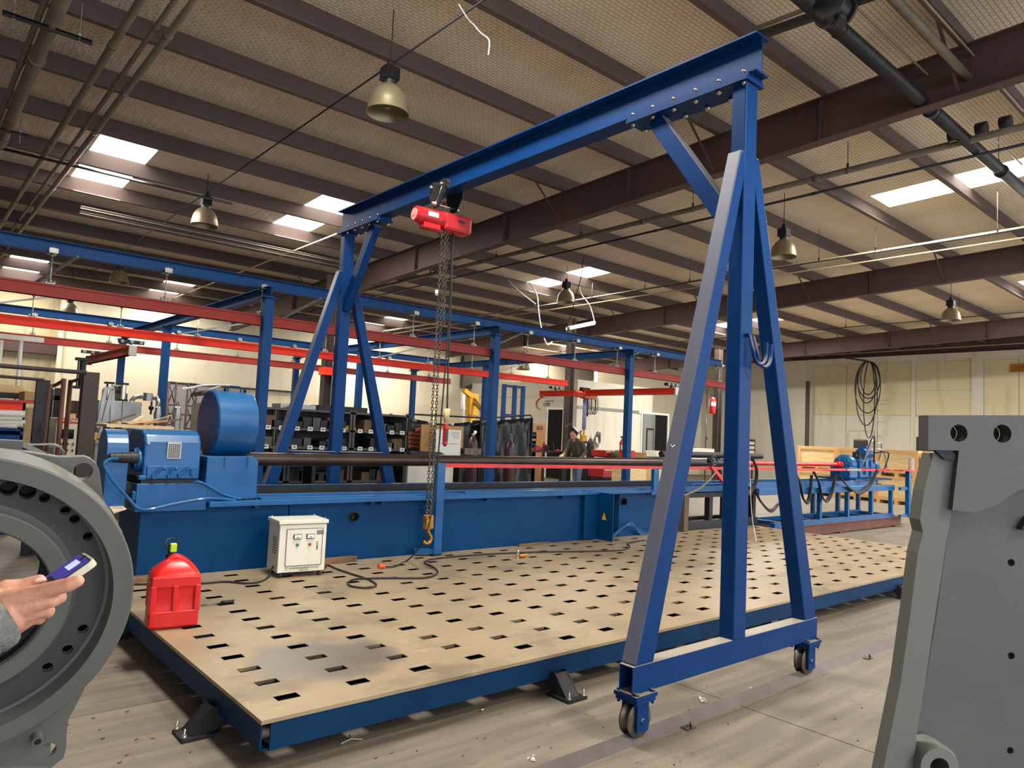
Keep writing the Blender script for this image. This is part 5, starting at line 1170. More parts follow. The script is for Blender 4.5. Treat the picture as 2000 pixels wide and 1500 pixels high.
pz('side_flange', [(1823,885),(1868,884),(1862,930),(1858,1005),(1848,1060),(1838,1130),(1822,1230),(1806,1340),(1790,1440),(1780,1540),(1780,1700),(1690,1700),(1722,1520),(1740,1430),(1760,1330),(1778,1200),(1793,1080),(1803,1040),(1797,1015),(1805,960)], [], mat('pale grey primer', (112, 114, 108), .6), .035, HD+.012)
pz('notch_edge', [(1826,879),(1860,880),(1868,890),(1864,900),(1845,897)], [], M['dark'], .01, HD+.005)
pz('web_plate', [(1860,960),(2160,900),(2160,1700),(1760,1700),(1775,1540),(1800,1380),(1830,1200),(1852,1040)], [(1975,1099,.0065),(1975,1281,.0062),(1973,1466,.006)], G, .02, HD+.055)
for a, b, r in ((1975,1099,.0065),(1975,1281,.0062),(1973,1466,.006)):
    c = bp(a, b, HD+.055); p = CAM+fx*(HD+.076)+hx*c[0]; p.z = c[1]; MB().cyl(p, p+fx*.002, r*1.1, n=16).build('hole_depth', M['black'], t)
pz('gusset', [(1995,1035),(2160,930),(2160,1020),(2010,1010)], [], M['greyd'], .035, HD+.04)
c = bp(1832, 1497); p = CAM+fx*(HD-.005)+hx*c[0]; p.z = c[1]
MB().lathe([(.016,0),(.032,0),(.035,-.006),(.035,-.05),(.016,-.05),(.016,0)], p, -fx, 30).build('bushing_boss', mat('pale grey boss', (118, 120, 112), .6), t); MB().cyl(p+fx*.04, p+fx*.045, .016, n=20).build('boss_bore', M['black'], t)
# the bracket runs down to the floor
a = bp(1790, 1690); b = bp(2160, 1690)
MB().prism([(a[0], 0), (b[0], 0), (b[0], a[1]+.05), (a[0], a[1]+.05)], [], (CAM+fx*(HD+.075))-V((0,0,HC)), hx, V((0,0,1)), .05).build('lower_body', G, t)
# --- hand holding a phone, sleeve of a grey jacket
HH = .92
def hp3(u, v, h=HH): return at(u, v, h=h)
person = thing('person', 'hand of a person in a grey jacket holding a phone at the left edge', 'person', at(-150, 1400, h=HH+.02)-V((0,0,.9)))
skin = mat('skin', (216, 160, 134), .5, c2=(196, 134, 110), scale=24, amt=.6, bump=.15, bscale=90)
skin.node_tree.nodes['Principled BSDF'].inputs['Subsurface Weight'].default_value = .12
skin.node_tree.nodes['Principled BSDF'].inputs['Subsurface Radius'].default_value = (.01, .004, .002)
def body_of(name, caps, mt, parent, voxel, smooth=8):
    """one continuous body: tapered capsules fused into a single skin"""
    q = MB()
    for p0, r0, p1, r1 in caps:
        p0, p1 = V(p0), V(p1); q.cyl(p0, p1, r0, r1, n=14).ball(p0, r0, 10); q.ball(p1, r1, 10)
    o = q.build(name, mt, parent)
    rm = o.modifiers.new('fuse', 'REMESH'); rm.mode = 'VOXEL'; rm.voxel_size = voxel; rm.use_smooth_shade = True
    sm = o.modifiers.new('smooth', 'SMOOTH'); sm.iterations = smooth; sm.factor = .5
    return o
def chain_caps(pts, rad): return [(pts[i], rad[i], pts[i+1], rad[i+1]) for i in range(len(pts)-1)]
A_ = lambda u, v, dh=0: hp3(u, v, HH+dh)
K = [A_(72,1160), A_(79,1175,.003), A_(77,1189,.009), A_(64,1204,.014)]
caps = chain_caps([A_(-70,1256,-.03), A_(-20,1228,-.01), A_(14,1205)], [.030,.0275,.024])
for (u, v, dh), kp, r in (((4,1180,.002), K[0], .0118), ((14,1196,.002), K[1], .0118), ((20,1210,.006), K[2], .0112), ((24,1219,.010), K[3], .0102)):
    caps += chain_caps([A_(-10,v-2,dh), A_(u,v,dh), kp], [.018, .0165, r])
caps += chain_caps([A_(30,1180,.004), A_(55,1180,.006)], [.017,.0135])+chain_caps([A_(30,1200,.008), A_(56,1194,.010)], [.016,.012])
caps += chain_caps([K[0], A_(108,1149,-.002), A_(137,1141,-.002), A_(152,1135,0)], [.0116,.0098,.0090,.0076])
caps += chain_caps([K[1], A_(102,1172,.004), A_(117,1167,.010)], [.0110,.0095,.0082])
caps += chain_caps([K[2], A_(92,1194,.024), A_(82,1186,.040), A_(70,1180,.040)], [.0106,.0092,.0084,.0072])
caps += chain_caps([K[3], A_(76,1208,.026), A_(68,1200,.038), A_(58,1194,.036)], [.0094,.0082,.0074,.0064])
caps += chain_caps([A_(-12,1175,.012), A_(12,1156,.016), A_(42,1148,.024), A_(76,1136,.030)], [.019,.0155,.0118,.0092])
body_of('hand', caps, skin, person, .0016, 6)
MB().ball(A_(78,1133.5,.022), .0058, 8, (1.3,.6,.6)).build('fingernail', mat('nail', (226, 184, 164), .3), person)
# tendons / knuckle creases
for a_, b_ in (((40,1172,-.013),(66,1160,-.009)), ((44,1186,-.010),(72,1176,-.006)), ((44,1198,-.006),(70,1190,-.001))):
    pass
slv = mat('grey knit sleeve', (128, 130, 126), .9, c2=(104, 106, 104), scale=50, bump=.5, bscale=180)
s0, s1 = A_(10,1206,.002), A_(-80,1262,-.035); sd_ = (s1-s0).normalized()
MB().lathe([(.0275,.004),(.032,.0),(.0355,.006),(.0365,.018),(.034,.024),(.038,.030),(.040,.042),(.037,.052),(.042,.06),(.046,.09),(.049,.13),(.052,.20)], s0, sd_, 30).build('sleeve_cuff', slv, person)
far = s0+sd_*.20
q = MB().tube(smooth_path([far, far+sd_*.12+V((0,-.0,-.02)), V((-.54,.60,1.12)), V((-.56,.56,1.36))]), [.052+.0006*k for k in range(19)], 14); q.build('jacket_sleeve', slv, person)
# body outside the frame so that the arm belongs to somebody
caps = chain_caps([V((-.72,.62,.98)), V((-.72,.62,1.15)), V((-.72,.62,1.34))], [.15,.14,.155])+chain_caps([V((-.58,.58,1.38)), V((-.86,.68,1.38))], [.075,.075])+chain_caps([V((-.71,.63,1.45)), V((-.69,.65,1.56))], [.055,.055])
caps += chain_caps([V((-.88,.7,1.38)), V((-.93,.72,1.10)), V((-.88,.84,.9))], [.065,.05,.035])
caps += chain_caps([V((-.64,.58,.92)), V((-.62,.60,.48)), V((-.62,.58,.08)), V((-.58,.72,.05))], [.095,.07,.05,.045])+chain_caps([V((-.80,.66,.92)), V((-.82,.68,.48)), V((-.82,.66,.08)), V((-.78,.80,.05))], [.095,.07,.05,.045])
body_of('body', caps, mat('dark clothes', (70, 72, 76), .9), person, .018, 8)
MB().ball((-.68,.66,1.67), .095, 12, (.85,1,1.2)).build('head', skin, person)
MB().ball((-.685,.65,1.70), .10, 12, (.88,1,1.1)).build('hair', M['black'], person)
# phone: corners measured
ph = [hp3(92,1142,HH-.012), hp3(112,1132,HH-.02)]
pa, pb, pc, pd = at(60,1146,h=HH+.050), at(154,1083,h=HH+.085), at(187,1091,h=HH+.024), at(101,1148,h=HH+.004)
t = thing('phone', 'phone with a pale case and blue lock screen held in the hand at the left', 'phone', pa)
eu = (pb-pa); ev = ((pd-pa)+(pc-pb))*.5; ev = ev-eu.normalized()*ev.dot(eu.normalized()); nn_ = eu.cross(ev).normalized()
if nn_.dot(CAM-pa) < 0: nn_ = -nn_
Lp = .150; Wp = .071; eu.normalize(); ev.normalize(); mid = (pa+pb+pc+pd)/4; 
kL = (pb-pa).length; kW = max(.05, ((pd-pa).length+(pc-pb).length)/2)
cw = mid-nn_*.006
def rrect(w, h, r, n=5):
    P = []
    for (a, b, q0) in ((1,-1,-90),(1,1,0),(-1,1,90),(-1,-1,180)):
        for k in range(n):
            an = math.radians(q0+90*k/(n-1)); P.append((a*(w/2-r)+r*math.cos(an), b*(h/2-r)+r*math.sin(an)))
    return P
vx = ev if eu.cross(ev).dot(nn_) > 0 else -ev
MB().prism(rrect(kL, kW, .010), [], cw-nn_*.003, eu, vx, .009).build('case', mat('pale phone case', (196, 192, 172), .4), t, bevel=.0015)
MB().prism(rrect(kL-.006, kW-.006, .008), [], cw+nn_*.006, eu, vx, .0008).build('bezel', M['black'], t)
scr = mat('lit lock screen', (52, 48, 128), .15, emit=.55)
MB().prism(rrect(kL-.010, kW-.010, .007), [], cw+nn_*.0069, eu, vx, .0004).build('screen', scr, t)
lit = mat('screen digits', (170, 180, 225), .3, emit=.8)
for k, (a, w) in enumerate(((-.013,.003),(-.006,.006),(.004,.006),(.013,.003))):
    MB().obox(cw+nn_*.0076+eu*(kL*.18+.0)+vx*a, eu*.008, vx*(w/2), nn_*.0002).build('clock_digit', lit, t)
MB().cyl(cw+nn_*.0074+eu*(kL*.40), cw+nn_*.0077+eu*(kL*.40), .005, n=12).build('camera_island', M['black'], t)
MB().prism(rrect(.02, .04, .004), [], cw+nn_*.0074-eu*(kL*.36), eu, vx, .0003).build('dock_icons', M['dark'], t)
# ================================================================== BACKGROUND THINGS
def bbox_at(u0, v0, u1, v1, y):
    """x range and z range of a box whose front face at depth y covers these photo limits"""
    a, b = at(u0, (v0+v1)/2, y=y), at(u1, (v0+v1)/2, y=y); um = (u0+u1)/2
    return a.x, b.x, at(um, v1, y=y).z, at(um, v0, y=y).z
# --- dark shelving units with label strips
YS = 11.2
x0 = at(428,800,y=YS).x; x1 = at(797,850,y=YS).x
levels = [(.30), (.62), (.95), (1.27), (1.52), (1.79)]
zs = [at(600,968,y=YS).z, at(600,925,y=YS).z, at(620,868,y=YS).z, at(640,836,y=YS).z, at(640,802,y=YS).z]
zs = [.15, .62, at(620,871,y=YS).z-.02, at(640,836,y=YS).z-.02, at(640,802,y=YS).z]
uw = (x1-x0)/3
for k in range(3):
    a = x0+uw*k+.01; b = x0+uw*(k+1)-.01
    t = thing('shelving_unit', ['dark grey shelving unit behind the round blue drum guard', 'dark grey shelving unit behind the left and centre legs of the far gantry frame', 'dark grey shelving unit ending beside the black welding screen'][k], 'shelving', ((a+b)/2, YS+.3, 0), 'dark shelving units behind the machine')
    for j, z in enumerate(zs): MB().box(a, b, YS, YS+.6, z-.035, z).build('shelf', M['shelf'], t)
    for xx in (a+.02, b-.02):
        for yy in (YS+.02, YS+.58): MB().box(xx-.02, xx+.02, yy-.02, yy+.02, 0, zs[-1]+.03).build('upright', M['shelf'], t)
    MB().box(a, b, YS+.585, YS+.595, .1, zs[-1]).build('back_panel', M['black'], t)
    if k == 2: MB().box(b-.62, b-.6, YS, YS+.58, zs[2], zs[4]).box(b-.012, b, YS, YS+.58, 0, zs[4]).build('side_panel', M['galv'], t)
    rnd = random.Random(k)
    for j in (2, 3):
        n = 5
        for i in range(n):
            xx = a+.12+(b-a-.25)*i/(n-1)+rnd.uniform(-.04,.04)
            l_ = MB().box(xx-.045, xx+.045, YS-.008, YS-.001, zs[j]-.042, zs[j]+.025).build('bin_label', M['white'], t)
            MB().box(xx-.02, xx+.02, YS-.0095, YS-.0082, zs[j]-.015, zs[j]+.003).build('print_mark', M['dark'], l_)
    # goods on the shelves: dark bins, one by one
    for j in (0, 1, 2, 3):
        n = 6; cnt = 0
        for i in range(n):
            if rnd.random() < .3: continue
            cnt += 1
            xx = a+.1+(b-a-.2)*(i+.5)/n; w = rnd.uniform(.07,.11); h = rnd.uniform(.08,.2)
            c = rnd.choice(['black','dark','shelf','dark','oldwood'])
            lab = '%s bin, %s from left on the %s shelf, dark shelving %s' % ({'black':'black','dark':'dark steel','shelf':'grey','oldwood':'brown'}[c], ['first','second','third','fourth','fifth','sixth'][cnt-1], ['lowest','second','third','top'][j], ['behind drum guard','behind gantry frame','beside welding screen'][k])
            q = MB().box(xx-w, xx+w, YS+.06, YS+.45, zs[j]+.001, zs[j]+h)
            single(q, 'parts_bin', M[c], lab, 'bin', 'parts bins on the dark shelving')
def put(name, u0, v0, u1, v1, y, dep, mt, lab, cat, group=None, z0=None, bevel=.0):
    a, b, c, d_ = bbox_at(u0, v0, u1, v1, y)
    if z0 is not None: c = z0
    return single(MB().box(a, b, y, y+dep, c, d_), name, mt, lab, cat, group, bevel=bevel)
a, b, c, d_ = bbox_at(678,825,698,835,YS); q = MB()
single(MB().box(a, b, YS+.05, YS+.25, zs[3]+.001, zs[3]+.05).box(a+.03,b-.04,YS+.08,YS+.2,zs[3]+.05,zs[3]+.08), 'yellow_parts', M['yellow'], 'yellow parts heaped on the shelf right of the far centre post', 'parts')
put('flat_tray', 623, 794, 718, 799, YS+.1, .35, M['black'], 'black tray lying on top of the shelving behind the far gantry post', 'tray', z0=zs[-1]+.001)
put('flat_tray', 548, 790, 617, 797, YS+.1, .35, M['galv'], 'grey tray lying on top of the shelving left of the far gantry leg', 'tray', z0=zs[-1]+.001)
# tall grey cabinet left of the drum, with round fan
a, b, c, d_ = bbox_at(389,788,424,900,12.5)
t = thing('tall_cabinet', 'tall grey metal cabinet left of the round blue drum guard', 'cabinet', ((a+b)/2, 12.7, 0))
MB().box(a, b, 12.5, 13.0, 0, d_).build('body', M['shelf'] if False else mat('cabinet grey', (112, 108, 100), .5), t); MB().box(b-.10, b-.02, 12.49, 12.5, 1.18, 1.26).build('notice', M['white'], t); MB().box((a+b)/2-.004, (a+b)/2+.004, 12.492, 12.5, .1, d_-.05).build('door_gap', M['dark'], t)
c = at(414, 791, y=12.1); t = thing('small_fan', 'small round fan with a red rim beside the tall grey cabinet', 'fan', c)
MB().tube([c+V((.085*math.cos(a_), 0, .085*math.sin(a_))) for a_ in [k*.5 for k in range(12)]]+[c+V((.085,0,0))], .012, 6).build('rim', M['pink'], t)
for k in range(4):
    a_ = k*math.pi/2; MB().obox(c+V((.04*math.cos(a_), .01, .04*math.sin(a_))), V((math.cos(a_), 0, math.sin(a_)))*.035, V((-math.sin(a_), .4, math.cos(a_)))*.018, V((0,.003,0))).build('blade', M['dark'], t)
MB().cyl(c, c+V((0,.06,0)), .03, n=10).box(c.x-.02, c.x+.02, c.y+.03, c.y+.07, 0, c.z).build('stand', M['dark'], t)
# --- workbench in front of the curtains (whiteboard etc. stand on it)
YB = 10.8
x0, x1 = at(780,900,y=YB).x, at(905,900,y=YB).x; zt = at(850,890,y=YB).z
t = thing('workbench', 'dark workbench behind the machine with a whiteboard leaning on it', 'workbench', ((x0+x1)/2, YB+.3, 0))
MB().box(x0-3.4, x1, YB, YB+.38, zt-.05, zt).build('bench_top', M['shelf'], t)
for xx in (x0-3.3, x0-1.6, x0+.1, x1-.06): MB().box(xx, xx+.06, YB+.03, YB+.35, 0, zt-.05).build('leg', M['black'], t)
MB().box(x0+.25, x1-.15, YB+.1, YB+.36, .05, zt-.06).build('cupboard', M['cream'], t)
# OSB sheet with a whiteboard sheet in front
a, b, c, d_ = bbox_at(822, 831, 908, 888, YB+.25)
single(MB().box(a, b-.06, YB+.24, YB+.27, zt, d_), 'osb_sheet', M['osb'], 'speckled strand board sheet leaning behind the whiteboard', 'board')
single(MB().box(at(893,850,y=YB+.2).x, b, YB+.30, YB+.33, zt, d_-.02), 'osb_sheet', M['osb'], 'second strand board edge showing right of the whiteboard', 'board')
a2 = at(853, 838, y=YB+.12); b2 = at(899, 886, y=YB+.12)
t = thing('whiteboard', 'whiteboard with faint writing leaning against the strand board', 'whiteboard', ((a2.x+b2.x)/2, YB+.12, zt))
MB().box(a2.x, b2.x, YB+.12, YB+.15, zt+.002, a2.z).build('board', M['white'], t)
for k in range(4): MB().box(b2.x-.24+.02*k, b2.x-.05, YB+.117, YB+.119, a2.z-.05-.035*k, a2.z-.043-.035*k).build('written_line', M['shelf'], t)
MB().box(a2.x+.05, b2.x-.06, YB+.117, YB+.119, zt+.22, zt+.226).build('written_line', M['shelf'], t)
a, b, c, d_ = bbox_at(803, 876, 868, 888, YB+.02)
q = MB()
for k in range(7): q.cyl((a, YB+.03+.012*k, zt+.02+.010*k), (b-.03*k, YB+.02+.015*k, zt+.03+.014*(k % 3)), .010, n=6)
single(q, 'tool_bundle', M['dark'], 'bundle of long dark tools lying on the bench left of the whiteboard', 'tools')
put('clutter_pile', 908, 876, 940, 888, YB+.05, .2, M['steel'], 'small heap of steel parts on the bench right of the whiteboard', 'parts')
# spools of welding wire stacked in a rack
q0 = None
for r_ in range(5):
    for k in range(6):
        c = at(803+k*4.6, 838+r_*8.3+k*.4, y=11.5)
        if r_ == 0 and k < 3: continue
        lab = 'red wire spool, %s from left in the %s row of the spool rack' % (['first','second','third','fourth','fifth','sixth'][k], ['top','second','third','fourth','lowest'][r_])
        q = MB().cyl((-.035,0,0), (.035,0,0), .028, n=12).cyl((-.04,0,0), (-.034,0,0), .038, n=12).cyl((.034,0,0), (.04,0,0), .038, n=12)
        if q0 is None: q0 = q.build('wire_spool', mat('copper red spool', (150, 70, 52), .5), None); q0.location = c; tag(q0, lab, 'spool', 'wire spools in the rack')
        else: dup(q0, c, lab)
a, b, c, d_ = bbox_at(800, 834, 833, 892, 11.55)
t = thing('spool_rack', 'dark rack holding red wire spools beside the shelving', 'rack', ((a+b)/2, 11.65, 0))
MB().box(a, b, 11.6, 11.7, .0, d_).build('back', M['black'], t)
for r_ in range(6):
    z = at(815, 843+r_*8.3, y=11.5).z; MB().box(a, b, 11.44, 11.6, z-.006, z).build('rack_shelf', M['shelf'], t)
# --- black welding screens
def screen(u0, v0, u1, v1, y, lab, x_in=0):
    a, b = at(u0, v0, y=y), at(u1, v1, y=y)
    t = thing('welding_screen', lab, 'welding screen', ((a.x+b.x)/2, y, 0))
    H = max(a.z, b.z); nx_, nz_ = 26, 12; vs = []
    for j in range(nz_+1):
        for i in range(nx_+1):
            s_ = i/nx_; z = .15+(H-.17)*j/nz_; top = a.z+(b.z-a.z)*s_
            z = .15+(top-.06-.15)*j/nz_ - (.10*math.sin(math.pi*min(1, s_*1.1))*(j/nz_)**3 if x_in else 0)
            vs.append((a.x+(b.x-a.x)*s_, y+.035*math.sin(s_*23+j*.5)+.02*math.sin(s_*51-j), z))
    fs = [(j*(nx_+1)+i, j*(nx_+1)+i+1, (j+1)*(nx_+1)+i+1, (j+1)*(nx_+1)+i) for j in range(nz_) for i in range(nx_)]
    o = MB().add(vs, fs, True).build('curtain', M['blackpl'], t); s2 = o.modifiers.new('solid', 'SOLIDIFY'); s2.thickness = .004
    MB().tube([(a.x, y, 0), (a.x, y, a.z-.08), (a.x+.06, y, a.z), (b.x-.06, y, b.z), (b.x, y, b.z-.08), (b.x, y, 0)], .018, 8).build('frame_tube', M['dark'], t)
    MB().box(a.x-.03, a.x+.03, y-.3, y+.3, 0, .03).box(b.x-.03, b.x+.03, y-.3, y+.3, 0, .03).build('base_foot', M['dark'], t)
screen(801, 809, 941, 816, 12.1, 'black welding curtain with a sagging top behind the whiteboard', 1)
screen(940, 817, 1040, 811, 11.9, 'black welding curtain on a tube frame behind the dark gas cylinder')
# --- gas cylinders
def gas(u, vtop, r_px, y, lab, m_=None, cap=True, grp='gas cylinders behind the machine'):
    c = at(u, vtop, y=y); r = r_px/F_PX*y/math.cos(0)*1.0
    r = .115; H = c.z-.16
    t = thing('gas_cylinder', lab, 'gas cylinder', (c.x, y, 0), grp)
    MB().lathe([(0,0),(r*.9,0),(r,.03),(r,H-.18),(r*.86,H-.09),(r*.55,H-.02),(.045,H),(.04,H+.03)], (c.x, y, 0), (0,0,1), 22).build('cylinder_body', m_ or mat('maroon cylinder', (62, 36, 42), .35), t)
    if cap: MB().lathe([(.05,H+.01),(.052,H+.10),(.035,H+.15),(0,H+.16)], (c.x, y, 0), (0,0,1), 14).build('valve_cap', mat('cap green grey', (58, 72, 70), .4), t)
    else:
        MB().cyl((c.x, y, H), (c.x, y, H+.08), .018, n=8).cyl((c.x-.05, y, H+.05), (c.x+.05, y, H+.05), .012, n=8).cyl((c.x+.03,y-.03,H+.10),(c.x+.03,y+.0,H+.10),.035,n=12).build('regulator', M['bright'], t)
    return t
gas(997, 847, 10, 11.4, 'dark maroon gas cylinder with a valve cap in front of the black curtain')
gas(925, 838, 8, 11.6, 'maroon gas cylinder with a regulator right of the whiteboard', cap=False)
gas(1154, 848, 9, 14.1, 'black gas cylinder behind the welder, hung with hoses', M['black'], cap=False)
# --- yellow jib arm
c = at(921, 830, y=16.5); tp = at(923, 769, y=16.5)
t = thing('jib_crane', 'yellow swing jib with slanted arms above the black curtains', 'jib crane', (c.x, 16.5, 0))
MB().box(c.x-.12, c.x+.08, 16.42, 16.58, 0, tp.z-.55).build('mast', M['yellow'], t); MB().box(c.x-.17, c.x+.14, 16.4, 16.6, tp.z-.62, tp.z).build('head', M['yellow'], t)
MB().beam(V((c.x-.05,16.45,tp.z-.1)), at(906,762,y=16.4), .10, .13).build('stub_arm', M['yellow'], t)
for k in range(2): MB().beam(at(926,778+k*9,y=16.4), at(949,806+k*6,y=15.8), .05, .06).build('slanted_arm', mat('ochre arm', (150, 112, 44), .5), t)
single(MB().cyl((at(907,775,y=17).x, 17, 0), at(905,765,y=17), .06, n=10).cyl(at(898,799,y=17), at(910,799,y=17), .05, n=8), 'vent_pipe', M['white'], 'white vertical pipe left of the yellow jib', 'pipe')
# blue gate-like frame right of the jib
x0_, x1_ = at(985,760,y=19).x, at(1018,760,y=19).x
t = thing('blue_rack', 'tall blue steel rack seen between the crane posts right of the yellow jib', 'rack', ((x0_+x1_)/2, 19, 0))
zt_ = at(1000,752,y=19).z
for xx in (x0_, (x0_+x1_)/2+.1, x1_+.1): MB().box(xx-.06, xx+.06, 18.95, 19.07, 0, zt_).build('upright', M['crane'], t)
for z in (zt_-.05, 2.2, 1.2): MB().box(x0_, x1_+.1, 18.97, 19.05, z-.04, z+.04).build('cross_bar', M['crane'], t)
# --- welder bench, welder, machines
YW = 13.9
x0_, x1_ = at(1035,885,y=YW).x, at(1102,885,y=YW).x; zb_ = at(1070,881,y=YW).z
t = thing('welding_table', 'dark steel welding table cluttered with clamps and tools in front of the welder', 'table', ((x0_+x1_)/2, YW+.3, 0))
MB().box(x0_, x1_, YW, YW+.8, zb_-.04, zb_).build('table_top', M['dark'], t)
for xx in (x0_+.06, x1_-.06):
    for yy in (YW+.05, YW+.75): MB().box(xx-.03, xx+.03, yy-.03, yy+.03, 0, zb_-.04).build('leg', M['dark'], t)
for k, (u, v, w, h, c, lab) in enumerate([(1049,877,.16,.10,'hoist','red tool bag on the welding table'), (1052,882,.2,.09,'rust','rusty brown casting at the left of the welding table'), (1068,872,.09,.12,'dark','grey bench vice on the welding table'), (1080,868,.05,.16,'black','black clamp standing on the welding table'), (1090,878,.18,.03,'redbr','red tool lying at the right of the welding table'), (1063,866,.03,.16,'pink','pink spray tin on the welding table')]):
    p = at(u, v, y=YW+.15+.05*k); single(MB().box(p.x-w/2, p.x+w/2, p.y-.04, p.y+.06, zb_+.001, zb_+h).box(p.x-w/3, p.x+w/5, p.y-.03, p.y+.04, zb_+h, zb_+h*1.4), 'bench_item', M[c], lab, 'tool', bevel=.01)
put('cardboard_sheet', 1041, 828, 1066, 874, 15.2, .03, mat('cardboard', (178, 128, 82), .8), 'brown cardboard sheet with black marking standing by the office wall', 'cardboard', z0=.0)
p = at(1054,836,y=15.19); text('scrawl', 'B50', (p.x, 15.18, p.z), .16, M['black'], None, ext=.001); tag(bpy.data.objects['scrawl'], 'black hand marking on the brown cardboard sheet', 'marking')
t = None
for k, (c, lab) in enumerate([('crane','upper blue bin tray left of the cardboard sheet'), ('orange','orange bin tray left of the cardboard sheet'), ('crane','lower blue bin tray left of the cardboard sheet'), ('orange','lowest orange bin tray left of the cardboard sheet')]):
    a, b, c0_, d0_ = bbox_at(1038, 846+k*9, 1046, 854+k*9, 14.6); single(MB().box(a, b, 14.6, 14.8, c0_, c0_+.025).box(a, b, 14.6, 14.61, c0_, d0_-.02).box(a, b, 14.79, 14.8, c0_, d0_), 'bin_tray', M[c], lab, 'bin tray')
a, b, c0_, d0_ = bbox_at(1037, 845, 1047, 890, 14.58); single(MB().box(a-.02, a, 14.6, 14.85, 0, d0_+.02).box(b, b+.02, 14.6, 14.85, 0, d0_+.02).box(a, b, 14.82, 14.85, 0, d0_), 'bin_rack', M['dark'], 'narrow dark rack that carries the blue and orange bin trays', 'rack')
# welder: standing figure bending slightly towards the table, visor up, facing left
WY = 13.55
wp = at(1126, 870, y=WY); X_ = wp.x; k_ = 1.0
t = thing('person', 'welder in a grey shirt and jeans with a raised visor, standing at the table', 'person', (X_, WY, 0)); wd = t
shirt = mat('olive grey shirt', (84, 80, 68), .85, c2=(70, 66, 56), scale=10); jeans = mat('faded jeans', (112, 132, 158), .9, c2=(88, 106, 134), scale=14); skn = mat('face skin', (206, 140, 118), .55)
def W_(dx, dy, z): return V((X_+dx, WY+dy, z))
HT = at(1118, 838, y=WY).z     # top of the head
sc = HT/1.76
z_ = lambda v: v*sc
caps = chain_caps([W_(.08,-.06,z_(.98)), W_(.05,-.07,z_(1.16)), W_(.01,-.08,z_(1.34))], [.115,.12,.12])+chain_caps([W_(.08,.06,z_(.98)), W_(.05,.07,z_(1.16)), W_(.01,.08,z_(1.34))], [.115,.12,.12])
caps += chain_caps([W_(-.02,-.16,z_(1.43)), W_(-.02,.16,z_(1.43))], [.08,.08])+chain_caps([W_(-.04,0,z_(1.43)), W_(-.08,0,z_(1.51))], [.09,.068])
caps += chain_caps([W_(-.0,-.20,z_(1.42)), W_(.07,-.26,z_(1.16)), W_(-.06,-.26,z_(.99))], [.074,.060,.046])
caps += chain_caps([W_(-.04,.19,z_(1.42)), W_(-.12,.24,z_(1.18)), W_(-.30,.17,z_(1.08))], [.074,.058,.045])
body_of('shirt', caps, shirt, wd, .012, 6)
caps = chain_caps([W_(.07,-.06,z_(.95)), W_(.07,.06,z_(.95))], [.115,.115])+chain_caps([W_(.06,-.09,z_(.88)), W_(.03,-.10,z_(.48)), W_(.05,-.10,z_(.10))], [.098,.068,.056])+chain_caps([W_(.08,.09,z_(.88)), W_(.10,.11,z_(.48)), W_(.16,.11,z_(.10))], [.098,.068,.056])
body_of('jeans', caps, jeans, wd, .012, 5)
for (dx, dy) in ((.02,-.10), (.13,.11)): MB().ball(W_(dx,dy,.05), .06, 8, (2.1,.85,.8)).build('boot', M['black'], wd)
hd = W_(-.13, 0, z_(1.61))
q = MB().ball(hd, .105, 12, (1.0,.84,1.16)); q.ball(hd+V((-.092,0,-.01)), .02, 6, (1.2,.7,1.1)); q.ball(hd+V((-.06,0,-.085)), .04, 8, (1,.9,.7)); q.ball(hd+V((.01,-.08,-.01)), .02, 6, (.8,.4,1.3)); q.ball(hd+V((.01,.08,-.01)), .02, 6, (.8,.4,1.3))
q.cyl(hd+V((.05,0,-.17)), hd+V((.0,0,-.05)), .055, n=12)
q.build('head', skn, wd)
MB().ball(hd+V((-.082,-.03,.012)), .010, 6).ball(hd+V((-.082,.03,.012)), .010, 6).build('eye', M['black'], wd); MB().ball(hd+V((-.085,0,-.055)), .016, 6, (.5,1.2,.3)).build('mouth', M['pink'], wd)
MB().ball(hd+V((.025,0,.03)), .11, 10, (.95,.86,1.1)).build('hair', mat('grey hair', (92, 82, 74), .9), wd)
# raised visor: curved shell tipped up over the forehead
up = V((-.80,0,.60)).normalized(); outn = V((.60,0,.80)).normalized(); hc_ = hd+V((-.03,0,.06)); vs = []; nn = 10
for j in range(6):
    f = j/5*.92
    for i in range(nn+1):
        a_ = math.radians(-85+170*i/nn); r = .15-.02*f
        vs.append(hc_+up*(.34*f-.10)+V((0,1,0))*(r*math.sin(a_))+outn*(r*math.cos(a_)-.0))
fs = [(j*(nn+1)+i, j*(nn+1)+i+1, (j+1)*(nn+1)+i+1, (j+1)*(nn+1)+i) for j in range(5) for i in range(nn)]
o = MB().add(vs, fs, True).build('welding_visor', mat('visor', (120, 116, 122), .3, .2), wd); s2 = o.modifiers.new('solid', 'SOLIDIFY'); s2.thickness = .006
MB().cyl(hd+V((.02,-.10,.06)), hd+V((.02,.10,.06)), .03, n=10).build('visor_band', M['black'], wd)
glove = mat('pale leather glove', (206, 198, 176), .8); cuff = mat('tan cuff', (176, 112, 66), .8)
